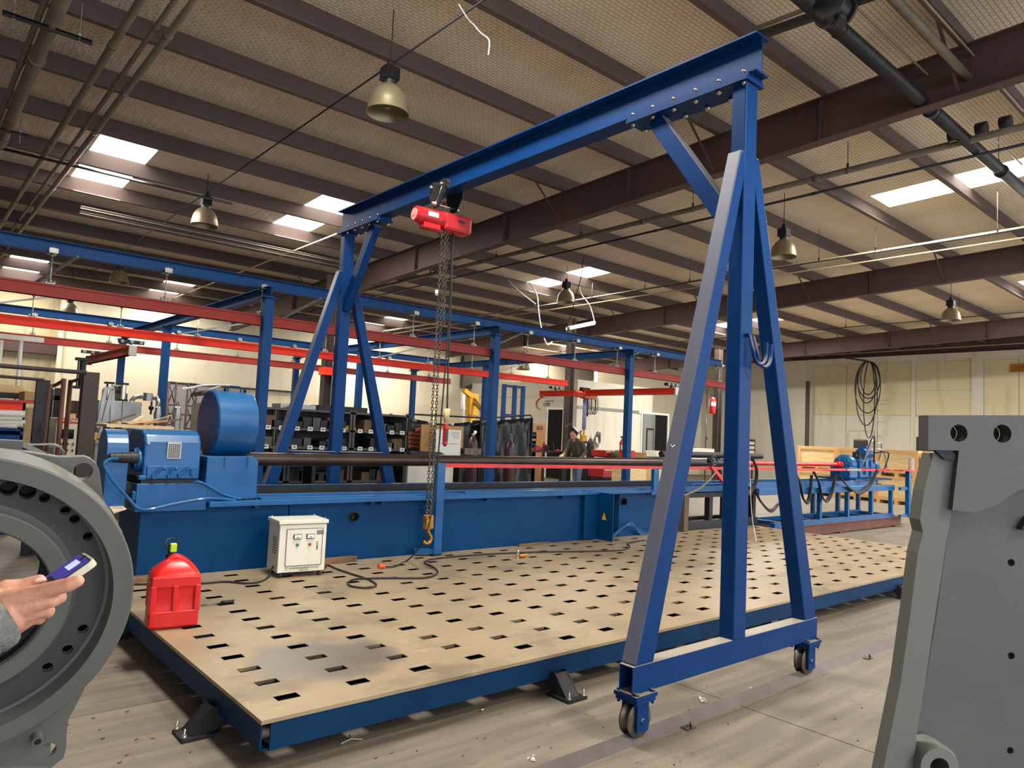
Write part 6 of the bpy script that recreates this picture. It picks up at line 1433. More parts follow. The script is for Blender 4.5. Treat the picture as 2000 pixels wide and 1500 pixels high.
def mini_hand(c, d_, side, mt, nm='glove'):
    d_ = V(d_).normalized(); s_ = d_.cross(V((0,0,1))).normalized(); u_ = s_.cross(d_)
    caps = chain_caps([c, c+d_*.05+s_*.018], [.028,.022])+chain_caps([c, c+d_*.05-s_*.018], [.028,.022])
    for k in range(4):
        o_ = s_*(-.030+.020*k); L_ = (.055,.065,.06,.048)[k]
        caps += chain_caps([c+d_*.05+o_, c+d_*.085+o_, c+d_*(.09+L_*.5)+o_-u_*.012, c+d_*(.09+L_*.7)+o_-u_*.036], [.014,.0115,.0105,.009])
    caps += chain_caps([c+d_*.015+s_*.024*side, c+d_*.05+s_*.052*side-u_*.01, c+d_*.085+s_*.046*side-u_*.024], [.017,.013,.010])
    body_of(nm, caps, mt, wd, .004, 3)
p1 = W_(-.14,-.24,z_(.93)); MB().cyl(W_(-.04,-.26,z_(1.0)), p1, .055, .05, n=12).build('cuff', cuff, wd); mini_hand(p1, (-.8,0,-.6), 1, glove)
p2 = W_(-.34,.16,z_(1.06)); MB().cyl(W_(-.27,.17,z_(1.085)), p2, .05, .045, n=12).build('cuff', cuff, wd); mini_hand(p2, (-.9,-.1,-.25), -1, glove)
MB().box(X_-.08, X_-.05, WY-.16, WY+.10, z_(.75), z_(1.05)).build('apron', M['black'], wd)
# helmet on the post beside the welder
c = at(1139, 862, y=14.3); t = thing('welding_helmet', 'white welding helmet with dark lens hanging right of the welder', 'helmet', c)
MB().ball(c, .11, 12, (.9,.75,1.15)).build('shell', M['white'], t); MB().box(c.x-.07, c.x+.07, c.y-.10, c.y-.06, c.z-.05, c.z+.04).build('lens', M['black'], t, bevel=.01)
MB().box(c.x-.1, c.x+.12, c.y+.0, c.y+.1, c.z-.35, c.z-.12).build('hanging_bag', mat('olive bag', (90, 92, 60), .8), t); MB().cyl(c+V((0,.08,.1)), (c.x, c.y+.08, 1.7), .008, n=5).build('strap', M['yellow'], t)
single(MB().cyl((c.x+.02, c.y+.12, 0), (c.x+.02, c.y+.12, 1.75), .025, n=8).box(c.x-.2, c.x+.2, c.y-.05, c.y+.3, 0, .03), 'equipment_stand', M['dark'], 'thin dark stand that carries the white welding helmet', 'stand')
# hoses coiled on the black cylinder
c = at(1168, 862, y=13.5); q = MB()
for k in range(8): q.tube([c+V((.12*math.sin(a_)+.02*math.sin(3*a_+k), .01*k, .17*math.cos(a_)-.02*k+.1)) for a_ in [2*math.pi*i/14 for i in range(14)]], .011, 5, closed=True)
single(q, 'welding_hose', M['galv'], 'tangle of pale welding hoses hung on the black cylinder', 'hose')
# red welding machines
def welder_box(u0, v0, u1, v1, y, lab, z0=None):
    a, b, c_, d0_ = bbox_at(u0, v0, u1, v1, y); c_ = c_ if z0 is None else z0
    t = thing('welding_machine', lab, 'welding machine', ((a+b)/2, y, c_), 'red welding machines')
    MB().box(a, b, y, y+.55, c_+.02, d0_).build('case', mat('welder red', (168, 32, 40), .35), t, bevel=.015, seg=2)
    MB().box(a+.08*(b-a), b-.4*(b-a), y-.006, y+.001, d0_-.13*(d0_-c_), d0_-.05).build('maker_plate', M['white'], t); MB().cyl((b-.25*(b-a), y-.02, c_+.5*(d0_-c_)), (b-.25*(b-a), y, c_+.5*(d0_-c_)), .02, n=8).build('dial_knob', M['black'], t)
    MB().box(a, b, y+.02, y+.5, c_, c_+.02).build('underframe', M['black'], t)
welder_box(1178, 915, 1206, 934, 12.7, 'red welding machine below the pipe, left of the blue crane post', None)
welder_box(1183, 880, 1198, 894, 13.4, 'smaller red welding machine above the pipe beside the black hoses')
a, b, c_, d0_ = bbox_at(1150, 915, 1180, 940, 14.5); single(MB().box(a, b, 14.5, 15.0, 0, d0_), 'cart', M['black'], 'black cart behind the machine under the cylinder and hoses', 'cart', bevel=.02)
a, b, c_, d0_ = bbox_at(1183, 894, 1198, 905, 13.4); single(MB().box(a, b+.2, 13.4, 13.95, 0, c_+.09), 'cart', M['dark'], 'dark cart carrying the smaller red welding machine', 'cart')
# extinguisher by the post
def exting(u, v0, v1, y, lab, stand=False):
    a = at(u, v0, y=y); b = at(u, v1, y=y); H = a.z-b.z; r = H*.17
    t = thing('fire_extinguisher', lab, 'fire extinguisher', b)
    MB().lathe([(0,0),(r*.9,0),(r,.02),(r,H*.74),(r*.7,H*.82),(r*.3,H*.86)], b, (0,0,1), 18).build('tank', M['redbr'], t)
    MB().lathe([(r*1.01,H*.40),(r*1.01,H*.60)], b, (0,0,1), 18).build('label_band', M['white'], t)
    MB().cyl(b+V((0,0,H*.86)), b+V((0,0,H*.93)), r*.25, n=8).box(b.x-r*.9, b.x+r*.3, b.y-.02, b.y+.02, b.z+H*.92, b.z+H).tube([b+V((-r*.3,0,H*.9)), b+V((-r*1.2,0,H*.7)), b+V((-r*1.15,0,H*.4))], r*.14, 6).build('valve_hose', M['black'], t)
    return b
b = exting(1216, 852, 895, 12.3, 'red fire extinguisher with white label left of the third blue crane post')
single(MB().cyl((b.x, 12.3, 0), (b.x, 12.3, b.z-.002), .03, n=8).box(b.x-.15, b.x+.15, 12.15, 12.45, 0, .03).cyl((b.x,12.3,b.z-.02),(b.x,12.3,b.z-.002),.1,n=12), 'extinguisher_stand', M['red'], 'red stand under the fire extinguisher', 'stand')
bx_ = exting(1391, 770, 808, 14.85, 'red fire extinguisher hung on the brown column right of the near gantry leg'); ex_ = [o for o in bpy.data.objects if o.name.startswith('fire_extinguisher')][-1]
MB().box(bx_.x-.02, c3.x, 14.86, 14.92, bx_.z+.2, bx_.z+.26).build('wall_bracket', M['dark'], ex_)
put('red_bucket', 1231, 880, 1240, 894, 12.2, .25, M['hoist'], 'red bucket right of the third blue crane post', 'bucket')
single(MB().ball(at(1205, 888, y=13.2), .16, 8, (1,.7,.8)), 'green_net', mat('green net', (60, 84, 58), .9), 'dull green net bundle beside the small red welding machine', 'net')
# boxes / crate table right of the post
put('wooden_crate', 1225, 917, 1262, 938, 11.6, .5, M['plyw'], 'low pale wooden crate under the pipe right of the third crane post', 'crate', z0=.05)
put('wooden_crate', 1272, 917, 1292, 938, 12.2, .7, M['plyw'], 'low pale wooden crate under the pipe at the near gantry leg', 'crate', z0=.05)
put('carton', 1248, 884, 1262, 894, 13.2, .4, mat('carton', (176, 124, 66), .8), 'brown carton on the bench left of the white boxes', 'carton')
put('carton', 1282, 881, 1300, 892, 13.0, .4, M['white'], 'white box on the bench behind the near gantry leg', 'carton')
a, b, c_, d0_ = bbox_at(1235, 893, 1420, 898, 12.9); single(MB().box(a, b, 12.9, 13.8, c_-.05, c_+.03).box(a+.1, a+.2, 13, 13.1, 0, c_-.05).box(b-.2, b-.1, 13, 13.1, 0, c_-.05), 'long_table', M['dark'], 'long dark table with boxes behind the near gantry leg', 'table')
TT = d_top = c_+.031; put('wrapped_box', 1352, 876, 1395, 893, 12.95, .45, M['white'], 'white wrapped box on the long table between the gantry leg and post', 'carton', z0=TT)
c = at(1362, 862, y=13.6); c.z = TT+.12; t = thing('bench_grinder', 'black bench grinder with a brown wheel on the long table beyond the gantry leg', 'grinder', c)
MB().cyl(c+V((-.1,0,.08)), c+V((-.04,0,.08)), .15, n=18).build('grinding_wheel', mat('brown wheel', (86, 66, 48), .8), t); MB().cyl(c+V((-.04,0,.06)), c+V((.22,0,.06)), .07, n=14).cyl(c+V((.2,0,.06)), c+V((.26,0,.06)), .12, n=14).box(c.x-.02, c.x+.15, c.y-.1, c.y+.1, c.z-.12, c.z).build('motor', M['black'], t)
# electrical panels and vertical conduits at the right of the column
a, b, c_, d0_ = bbox_at(1462, 860, 1475, 893, 17.5)
t = thing('breaker_panel', 'dark panel board with white breakers between the near gantry post and right leg', 'electrical panel', ((a+b)/2, 17.5, c_))
MB().box(a-.25, b, 17.5, 17.6, c_-.1, d0_+.05).build('panel_case', M['shelf'], t)
for k in range(3): MB().box(a-.08, b-.09, 17.49, 17.5, d0_-.2-.2*k, d0_-.06-.2*k).build('breaker', M['white'], t)
MB().box(a-.1, b-.05, 17.495, 17.5, c_+.02, d0_-.02).build('breaker_recess', M['black'], t)
single(MB().box(a-.2, a-.1, 17.6, 17.7, 0, d0_).box(b-.1, b, 17.6, 17.7, 0, d0_), 'panel_frame', M['dark'], 'dark posts that carry the breaker panel', 'frame')
single(MB().cyl(at(1381,760,y=17), V((at(1381,760,y=17).x, 17, 0)), .025, n=6).box(at(1381,800,y=17).x-.04, at(1381,800,y=17).x+.04, 16.96, 17.04, 1.7, 1.8), 'conduit_riser', M['steel'], 'thin vertical conduit left of the brown column beyond the near leg', 'conduit')
# --- paint booth oven: white body, galvanised hood and duct at the right of the gantry
a, b, c_, d0_ = bbox_at(1476, 812, 1560, 893, 19.0)
t = thing('extraction_booth', 'white booth with galvanised hood and duct seen through the right gantry leg', 'booth', ((a+b)/2, 19.8, 0))
MB().box(a, b+.3, 19.0, 20.8, 0, d0_).build('booth_body', M['white'], t)
hx0, hx1 = a, b+.3; z1 = at(1490, 768, y=19).z
MB().add([(hx0,19,d0_),(hx1,19,d0_),(hx1,20.8,d0_),(hx0,20.8,d0_),(hx0+.5,19.3,z1),(hx1,19.0,z1),(hx1,20.6,z1),(hx0+.5,20.6,z1)], [(0,3,2,1),(4,5,6,7),(0,1,5,4),(1,2,6,5),(2,3,7,6),(3,0,4,7)]).build('hood', M['galv'], t)
zz = at(1550, 735, y=19).z
MB().add([(hx1-1.0,19.2,z1),(hx1,19.2,z1),(hx1,20.2,z1),(hx1-1.0,20.2,z1),(hx1-.45,19.2,zz),(hx1,19.2,zz),(hx1,20.0,zz),(hx1-.45,20.0,zz)], [(0,3,2,1),(4,5,6,7),(0,1,5,4),(1,2,6,5),(2,3,7,6),(3,0,4,7)]).build('duct_cone', M['galv'], t)
MB().box(hx1-.42, hx1, 19.2, 19.9, zz, zz+.55).build('duct_elbow', M['galv'], t, bevel=.1, seg=3); MB().cyl((hx1-.4,19.6,zz+.25), (hx1-2.6,19.6,zz+.2), .25, n=16).build('round_duct', M['galv'], t)
MB().box(a+.7, a+1.2, 18.93, 19.0, c_+.1, c_+.75).build('fan_box', M['shelf'], t)
for k in range(4): MB().box(a+.75+.11*k, a+.80+.11*k, 18.90, 18.93, c_+.14, c_+.70).build('fin', M['galv'], t)
px_ = at(1573, 800, y=18.9); 
t = thing('gas_train', 'vertical brown pipe with valves and blue actuators beside the white booth', 'pipework', (px_.x, 18.9, 0))
MB().cyl((px_.x, 18.9, 0), (px_.x, 18.9, at(1576,735,y=18.9).z), .06, n=10).build('riser', M['rust'], t)
for v in (829, 839): c = at(1575, v, y=18.8); MB().tube([c+V((.11*math.cos(a_),0,.11*math.sin(a_))) for a_ in [k*.55 for k in range(12)]], .02, 5).build('gauge_loop', M['galv'], t)
for (u, v, c0) in ((1550,834,'crane'),(1558,838,'dark'),(1547,842,'dark'),(1556,848,'dark'),(1552,852,'steel')): c = at(u, v, y=18.8); MB().box(c.x-.09, c.x+.09, 18.75, 18.9, c.z-.07, c.z+.07).build('valve', M[c0], t, bevel=.02)
c = at(1548,856,y=18.85); MB().cyl(c, V((px_.x, 18.85, c.z)), .035, n=8).build('cross_pipe', M['rust'], t)
single(MB().cyl(at(1578,745,x=29.9), V((29.9, at(1578,745,x=29.9).y, 0)), .09, n=8), 'downpipe', M['primer'], 'brown vertical pipe against the left end of the panel wall', 'pipe')
# coil of cable hanging in front of the right wall
c = at(1693, 705, x=29.6); q = MB()
for k, (w_, h_) in enumerate(((.42,2.6),(.36,1.7),(.50,2.1),(.30,1.35),(.44,1.5),(.22,3.1))):
    q.tube([c+V((.05*k, w_*math.sin(a_), -h_/2+h_/2*math.cos(a_))) for a_ in [2*math.pi*i/22 for i in range(22)]], .022, 5, closed=True)
single(q, 'cable_coil', M['dark'], 'long coil of dark cable hanging from a bracket before the right wall', 'cable coil')
q = MB().beam(at(1645,698,x=27.5), c+V((0,0,.0)), .06, .06); single(q, 'coil_bracket', M['dark'], 'dark bracket arm that holds the long cable coil', 'bracket')
o = MB().box(XW-.06, XW-.03, at(1992,697,x=XW).y-.28, at(1992,697,x=XW).y+.28, 4.62, 4.9); single(o, 'wall_sign', M['orange'], 'small amber sign high on the right wall', 'sign')
# --- plywood crates
def crate(x, y, z, w, d_, h, lab, slats=True):
    t = thing('plywood_crate', lab, 'crate', (x+w/2, y+d_/2, z), 'plywood crates stacked before the right wall')
    MB().box(x+.02, x+w-.02, y+.02, y+d_-.02, z+.12, z+h-.02).build('panel', M['plyw'], t)
    b_ = MB()
    def fr(x0,x1,y0,y1,z0,z1): b_.box(x0,x1,y0,y1,z0,z1)
    for yy in (y, y+d_-.02):
        fr(x,x+w,yy,yy+.02,z+.10,z+.20); fr(x,x+w,yy,yy+.02,z+h-.09,z+h)
        fr(x,x+.09,yy,yy+.02,z+.2,z+h-.09); fr(x+w-.09,x+w,yy,yy+.02,z+.2,z+h-.09)
    for xx in (x, x+w-.02):
        fr(xx,xx+.02,y+.02,y+d_-.02,z+.10,z+.20); fr(xx,xx+.02,y+.02,y+d_-.02,z+h-.09,z+h); fr(xx,xx+.02,y+.02,y+.11,z+.2,z+h-.09); fr(xx,xx+.02,y+d_-.11,y+d_-.02,z+.2,z+h-.09)
    b_.build('batten', M['wood'], t)
    MB().box(x, x+w, y, y+d_, z+h, z+h+.012).build('lid', M['plyw'], t)
    for yy in (y+.05, y+d_/2-.05, y+d_-.15): MB().box(x, x+w, yy, yy+.10, z, z+.10).build('skid_block', M['wood'], t)
CX = 22.7
edges = [(7.35, 8.05, 'smaller end stack'), (8.12, 9.35, 'stack beside the smaller end stack'), (9.45, 10.7, 'middle stack'), (10.8, 12.2, 'stack behind the drive head')]
for i, (ya_, yb_, nm_) in enumerate(edges):
    hh_ = .80
    off = (0, .0, .35, .7)[i]
    crate(CX+off, ya_, 0, 1.1, yb_-ya_, hh_, 'lower plywood crate of the %s' % nm_)
    crate(CX+off+.02, ya_+.02, hh_+.014, 1.06, yb_-ya_-.04, hh_-.02, 'upper plywood crate of the %s' % nm_)
c = at(1694, 896, x=21.9); o = single(MB().cyl((21.9+.9, c.y, 1.62), (21.9+.9, c.y, 1.62+.0), .1), 'x', M['white'], 'x', 'x'); bpy.data.objects.remove(o)
c = V((16.38, 6.0, 0)); single(MB().cyl((c.x, c.y, 1.181), (c.x, c.y, 1.42), .055, n=14), 'paper_roll', mat('speckled roll', (190, 186, 170), .8, c2=(96, 92, 84), scale=60, amt=.4), 'speckled paper roll standing on the far end of the red rail', 'roll')
def chair(u, v, x, lab):
    c = at(u, v, x=x)
    t = thing('office_chair', lab, 'chair', (x, c.y, 0), 'black office chairs behind the crates')
    MB().box(x-.04, x+.05, c.y-.24, c.y+.24, c.z-.32, c.z+.22).build('backrest', M['black'], t, bevel=.1, seg=4); MB().box(x-.05, x+.45, c.y-.24, c.y+.24, .46, .54).build('seat', M['black'], t, bevel=.03)
    MB().cyl((x+.2, c.y, .08), (x+.2, c.y, .46), .03, n=8).build('gas_lift', M['dark'], t); MB().beam((x+.0,c.y,.5), (x+.0, c.y, c.z-.2), .05, .02).build('back_stem', M['dark'], t)
    for k in range(5): a_ = k*1.2566; MB().beam((x+.2, c.y, .08), (x+.2+.28*math.cos(a_), c.y+.28*math.sin(a_), .06), .04, .03).cyl((x+.2+.28*math.cos(a_), c.y+.28*math.sin(a_)-.015, .028), (x+.2+.28*math.cos(a_), c.y+.28*math.sin(a_)+.015, .028), .028, n=8).build('star_leg', M['black'], t)
chair(1681, 871, 25.2, 'black office chair behind the crates in front of the small man-door'); chair(1805, 866, 25.2, 'black office chair partly hidden by the grey bracket')
# ---------------------------------------------------------------- left background
# brown steel goal-post frames (rusty pipe rack)
YR = 8.3
t = thing('steel_rack', 'brown steel frame of upright channels and top tubes left of the blue machine', 'steel frame', (.9, YR+.5, 0))
pa_ = at(180, 727, y=YR); pb_ = at(86, 742, y=9.3)
MB().channel((pa_.x, YR, 0), (pa_.x, YR, pa_.z), .14, .10, .012, (1,0,0)).build('upright', M['umber'], t)
MB().channel((pb_.x, 9.3, 0), (pb_.x, 9.3, pb_.z), .12, .10, .012, (1,0,0)).build('upright', M['dark'], t)
l_ = at(-20, 712, y=YR); MB().cyl((l_.x-.8, YR, l_.z+.0), (pa_.x-.05, YR, pa_.z-.01), .022, n=10).build('top_tube', M['umber'], t)
l_ = at(-20, 731, y=9.3); MB().cyl((l_.x-.8, 9.3, l_.z), (pb_.x, 9.3, pb_.z), .018, n=10).build('top_tube', M['umber'], t)
r1 = at(97, 752, y=9.3); r2 = at(125, 743, y=9.1); MB().tube(smooth_path([(r1.x,9.3,0),(r1.x,9.3,r1.z-.25),(r1.x+.01,9.3,r1.z-.03),(r1.x+.05,9.3,r1.z),(r2.x,9.1,r2.z)], 5), .02, 8).build('bent_tube', mat('rusty brown tube', (92, 62, 50), .6), t)
MB().cyl((r2.x, 9.1, 0), (r2.x, 9.1, r2.z+.02), .024, n=8).build('upright_tube', M['rust'], t)
r3 = at(138, 742, y=8.7); r4 = at(172, 736, y=8.3); MB().cyl((r3.x,8.7,0), (r3.x,8.7,r3.z), .022, n=8).cyl((r3.x,8.7,r3.z-.02), (r4.x,8.3,r4.z), .018, n=8).build('side_tube', M['rust'], t)
MB().box(at(80,828,y=9.2).x, at(87,828,y=9.2).x, 9.18, 9.22, at(82,838,y=9.2).z, at(82,826,y=9.2).z).build('latch_plate', M['umber'], t)
# beige control panel with red top
a, b, c_, d0_ = bbox_at(108, 817, 178, 892, 9.8)
t = thing('control_panel', 'beige control cabinet with red top band, display and rows of switches at the left', 'control panel', ((a+b)/2, 9.9, 0))
MB().box(a, b, 9.8, 10.3, 0, d0_).build('housing', M['beige'], t, bevel=.01)
MB().box(a-.005, b+.005, 9.792, 9.8, d0_-.06, d0_-.002).build('red_band', M['pink'], t)
text('lettering', 'QINGDAO', (a+.12, 9.79, d0_-.03), .045, M['white'], t); text('lettering', 'MACHINE', (b-.12, 9.79, d0_-.03), .04, M['white'], t)
w_ = b-a
MB().box(a+w_*.16, a+w_*.50, 9.79, 9.8, d0_-.24, d0_-.13).build('display', M['glass'], t); MB().box(a+w_*.66, a+w_*.76, 9.79, 9.8, d0_-.22, d0_-.17).build('small_meter', M['dark'], t)
for r_ in range(2):
    for k in range(5):
        p = V((a+w_*(.20+.15*k), 9.8, d0_-.30-.075*r_)); s_ = MB().cyl(p, p+V((0,-.012,0)), .014, n=10).build('switch', M['alu'], t); MB().box(p.x-.003, p.x+.003, p.y-.03, p.y-.012, p.z-.012, p.z+.012).build('switch_key', M['black'], s_)
MB().box(a+w_*.62, b-.02, 9.78, 9.8, d0_-.46, d0_-.43).build('main_handle', M['galv'], t); MB().box(a+w_*.40, a+w_*.46, 9.79, 9.8, d0_-.60, d0_-.54).box(a+w_*.54, a+w_*.60, 9.79, 9.8, d0_-.60, d0_-.54).build('warning_sticker', M['white'], t)
put('carton', 136, 808, 148, 817, 9.9, .2, mat('box2', (196, 160, 112), .8), 'small carton on top of the beige control cabinet', 'carton', z0=d0_+.001)
# blue shelf with rolls under a red cloth top
a, b, c_, d0_ = bbox_at(-60, 784, 47, 870, 11.0)
t = thing('blue_rack', 'blue shelf rack with a red top board at the far left', 'rack', ((a+b)/2, 11.3, 0))
zl = [c_+.05, at(20,837,y=11).z, at(20,806,y=11).z]
MB().box(a, b, 11, 11.6, zl[2]+.02, d0_).build('red_top', M['red'], t); MB().box(a, b+.12, 10.95, 11.65, d0_, d0_+.03).build('top_board', M['hoist'], t)
MB().box(b-.03, b, 11, 11.6, 0, d0_).box(a, a+.03, 11, 11.6, 0, d0_).box(a, b, 11.57, 11.6, 0, zl[2]).build('side_panel', M['crane'], t)
MB().box(a, b, 11, 11.6, zl[1]-.03, zl[1]).box(a, b, 11, 11.6, zl[0]-.05, zl[0]).build('rack_shelf', M['crane'], t)
MB().box(a, b, 11.0, 11.03, 0, zl[1]-.08).build('lower_front', M['crane'], t)
for k, (u, v, r) in enumerate([(30,808,.045),(24,818,.03),(30,824,.025),(26,829,.035),(14,834,.03)]):
    e = at(u, v, y=11.0); single(MB().cyl((a+.1, 11.05+.02*k, max(e.z, zl[1]+r+.002)), (e.x+.1, 10.98, max(e.z, zl[1]+r+.002)), r, n=12), 'paper_roll', M['white'] if k % 2 == 0 else M['cream'], ['topmost pale roll under the red board in the blue rack', 'second pale roll in the blue rack', 'thin white roll in the blue rack', 'thick cream roll in the blue rack', 'lowest short roll in the blue rack'][k], 'roll', 'rolls in the blue rack')
# timber and ply stacked behind
put('plywood_stack', -60, 750, 47, 764, 13, .8, M['plyw'], 'plywood sheet on the upper level of the far left store', 'plywood', z0=at(0,766,y=13.2).z)
put('board_stack', 48, 765, 78, 782, 12.3, .6, M['wood'], 'stack of planed boards on the dark beam at the left', 'boards')
put('plywood_sheet', 48, 796, 62, 858, 13, .04, M['plyw'], 'plywood sheet standing left of its twin behind the blue rack', 'plywood', z0=.0)
put('plywood_sheet', 63, 796, 80, 852, 13.02, .04, M['plyw'], 'plywood sheet standing right of its twin behind the blue rack', 'plywood', z0=.0)
a, b, c_, d0_ = bbox_at(-60, 766, 118, 771, 13.2)
t = thing('store_rack', 'dark pallet rack behind the blue shelf at the far left', 'rack', ((a+b)/2, 13.5, 0))
MB().box(a, b, 13.0, 13.08, c_-.05, d0_-.02).box(a, b, 13.8, 13.88, c_-.05, d0_-.02).build('rack_beam', M['dark'], t); MB().box(b-.1, b, 13.0, 13.1, 0, d0_+.1).box(a, a+.1, 13, 13.1, 0, d0_+.1).box(b-.1, b, 13.8, 13.9, 0, d0_+.1).box(at(44,800,y=13).x, at(47,800,y=13).x, 13.0, 13.08, 0, d0_).build('rack_post', M['dark'], t)
for u in (3, 42): p = at(u, 664, y=14); q_ = at(u-2, 760, y=14); single(MB().cyl((p.x, 14, q_.z), (p.x, 14, p.z), .03, n=8).cyl((p.x,14,0),(p.x,14,q_.z),.03,n=8), 'white_pole', M['white'], 'white pole %s in the far left store' % ('at the picture edge' if u == 3 else 'left of the shaded red bridge end'), 'pole')
a_ = at(0, 654, y=14); b__ = at(85, 668, y=14); single(MB().box(a_.x-1, b__.x, 13.95, 14.05, a_.z-.06, a_.z+.02), 'white_beam', M['cream'], 'pale horizontal beam below the rear red rail at the far left', 'beam')
# stainless tank with a frame and pipes
YT = 12.0
a, b, c_, d0_ = bbox_at(190, 783, 276, 825, YT)
t = thing('stainless_tank', 'rectangular stainless tank behind the blue gearbox', 'tank', ((a+b)/2, YT+.4, 0))
MB().box(a, b, YT, YT+.8, c_-.1, d0_).build('tank_body', M['alu'], t, bevel=.01); MB().box(a+.55*(b-a)-.004, a+.55*(b-a)+.004, YT-.004, YT, c_, d0_).build('seam', M['dark'], t)
MB().box(a, b, YT, YT+.8, 0, c_-.1).build('tank_base', M['shelf'], t)
x_ = b+.08; zt_ = at(285,776,y=YT).z
MB().tube(smooth_path([(b-.12,YT+.1,d0_),(b-.12,YT+.1,zt_-.06),(b-.05,YT+.1,zt_),(x_+.08,YT+.1,zt_),(x_+.17,YT+.1,zt_-.08),(x_+.17,YT+.1,1.0),(x_+.17,YT+.1,.3)], 6), .035, 10).build('outlet_pipe', M['bright'], t)
MB().cyl((x_+.02,YT+.1,zt_-.05),(x_+.02,YT+.1,zt_+.07),.07,n=12).build('pipe_clamp', M['alu'], t); MB().ball((x_+.05, YT-.02, d0_-.08), .04).cyl((x_+.05,YT-.02,d0_-.18),(x_+.05,YT-.02,d0_+.02),.015,n=6).build('valve', M['black'], t)
# air cylinders standing on the tank
for (u0, v0, u1, v1, lab) in ((214,746,214,779,'short steel air cylinder standing on the left of the stainless tank'), (242,748,240,779,'taller steel air cylinder standing beside the blue post on the tank')):
    p, q_ = at(u0, v0, y=YT+.2), at(u1, v1, y=YT+.2)
    t_ = thing('air_cylinder', lab, 'air cylinder', (p.x, YT+.2, d0_))
    MB().cyl((p.x, YT+.2, d0_+.01), (p.x, YT+.2, p.z-.02), .04, n=14).build('barrel', M['bright'], t_); MB().box(p.x-.06, p.x+.06, YT+.14, YT+.26, p.z-.03, p.z).box(p.x-.06, p.x+.06, YT+.14, YT+.26, d0_, d0_+.03).build('end_cap', M['dark'], t_)
p = at(226, 757, y=YT+.3); single(MB().cyl((p.x-.12,YT+.3,d0_+.18),(p.x+.12,YT+.3,d0_+.18),.07,n=14).box(p.x-.05,p.x+.15,YT+.2,YT+.4,d0_,d0_+.12), 'pump_motor', M['shelf'], 'small grey pump motor on top of the stainless tank', 'motor')
# tall pneumatic cylinder on a rod at the left wall
p, q_ = at(163, 702, y=12.4), at(160, 757, y=12.4)
t_ = thing('air_cylinder', 'long dark air cylinder on a slim rod above the brown frame', 'air cylinder', (p.x, 12.4, 0))
MB().cyl((p.x, 12.4, q_.z), (p.x, 12.4, p.z), .045, n=12).cyl((p.x-.06, 12.4, q_.z), (p.x-.06, 12.4, p.z), .012, n=6).build('barrel', M['dark'], t_)
MB().box(p.x-.10, p.x+.08, 12.33, 12.47, p.z-.02, p.z+.02).box(p.x-.10, p.x+.08, 12.33, 12.47, q_.z-.02, q_.z+.02).build('end_cap', M['dark'], t_); MB().cyl((p.x, 12.4, 0), (p.x, 12.4, q_.z), .012, n=6).build('rod', M['steel'], t_)
put('brown_screen', 133, 783, 170, 822, 12.6, .05, mat('brown board', (110, 90, 72), .8), 'brown board behind the beige control cabinet', 'board', z0=0)
# grey aluminium A-frame in front of the tank
t = thing('aluminium_stand', 'slender grey profile A-frame standing between the brown frame and the tank', 'stand', at(215, 900, y=10.6)-V((0,0,at(215,900,y=10.6).z)))
def pr2(u0, v0, u1, v1, y0, y1, w=.045): a_, b_ = at(u0,v0,y=y0), at(u1,v1,y=y1); MB().beam(a_, b_, w, w).build('profile', M['alu'], t)
pr2(203,760,222,758,10.6,10.6); pr2(220,760,218,826,10.6,10.6); pr2(206,760,192,830,10.6,10.6); pr2(219,762,192,860,10.6,10.6); pr2(204,760,200,826,10.9,10.9)
for u in (190, 205, 222): a_ = at(u, 862, y=10.6); MB().beam((a_.x, 10.6, 0), (a_.x, 10.6, a_.z), .05, .05, (0,1,0)).build('leg', M['alu'], t)
a_, b_ = at(183,862,y=10.6), at(208,862,y=10.6); MB().box(a_.x, b_.x+.1, 10.5, 11.0, a_.z-.02, a_.z+.02).build('stand_shelf', M['alu'], t)
put('yellow_case', 182, 846, 202, 858, 10.6, .2, M['yellow'], 'yellow case on the aluminium stand left of the blue side guard', 'case', z0=a_.z+.021)
put('wood_block', 192, 857, 208, 861, 10.52, .07, M['rust'], 'reddish wood block in front of the yellow case', 'block', z0=a_.z+.022)
# bench behind the gearbox with off-cuts
YK = 8.7
a, b, c_, d0_ = bbox_at(208, 831, 340, 838, YK)
t = thing('scrap_bench', 'pale wooden bench top piled with off-cuts right behind the blue gearbox', 'bench', ((a+b)/2, YK+.3, 0))
MB().box(a, b, YK, YK+.7, d0_-.03, d0_).build('bench_top', M['plyw'], t)
for xx in (a+.1, b-.15): MB().box(xx, xx+.06, YK+.05, YK+.11, 0, d0_-.03).box(xx, xx+.06, YK+.6, YK+.66, 0, d0_-.03).build('leg', M['oldwood'], t)
zk = d0_
rnd = random.Random(5)
for k in range(16):
    u = 248+k*5.2; p = at(u, 826, y=YK+.2); a_ = rnd.uniform(-.6,.6); e = rnd.uniform(.05,.5); L_ = rnd.uniform(.08,.16); dvec = V((math.cos(a_)*math.cos(e), math.sin(a_)*math.cos(e), math.sin(e)))
    y_ = YK+.08+rnd.uniform(0,.4); c = V((p.x, y_, zk+L_*math.sin(e)+.015)); s_ = dvec.cross(V((0,0,1))).normalized(); u_ = s_.cross(dvec)
    mt = [M['oldwood'], M['plyw'], M['shelf'], M['rust'], M['wood']][k % 5]
    lab = ['dark wood off-cut','pale plywood off-cut','grey sheet off-cut','reddish off-cut','pine off-cut'][k % 5]+', %s from the left in the pile behind the blue gearbox' % ['first','second','third','fourth','fifth','sixth','seventh','eighth','ninth','tenth','eleventh','twelfth','thirteenth','fourteenth','fifteenth','last'][k]
    single(MB().obox(c, dvec*L_, s_*rnd.uniform(.02,.05), u_*.008), 'offcut', mt, lab, 'off-cut', 'off-cuts piled on the bench')
p = at(372, 822, y=YK+.2)
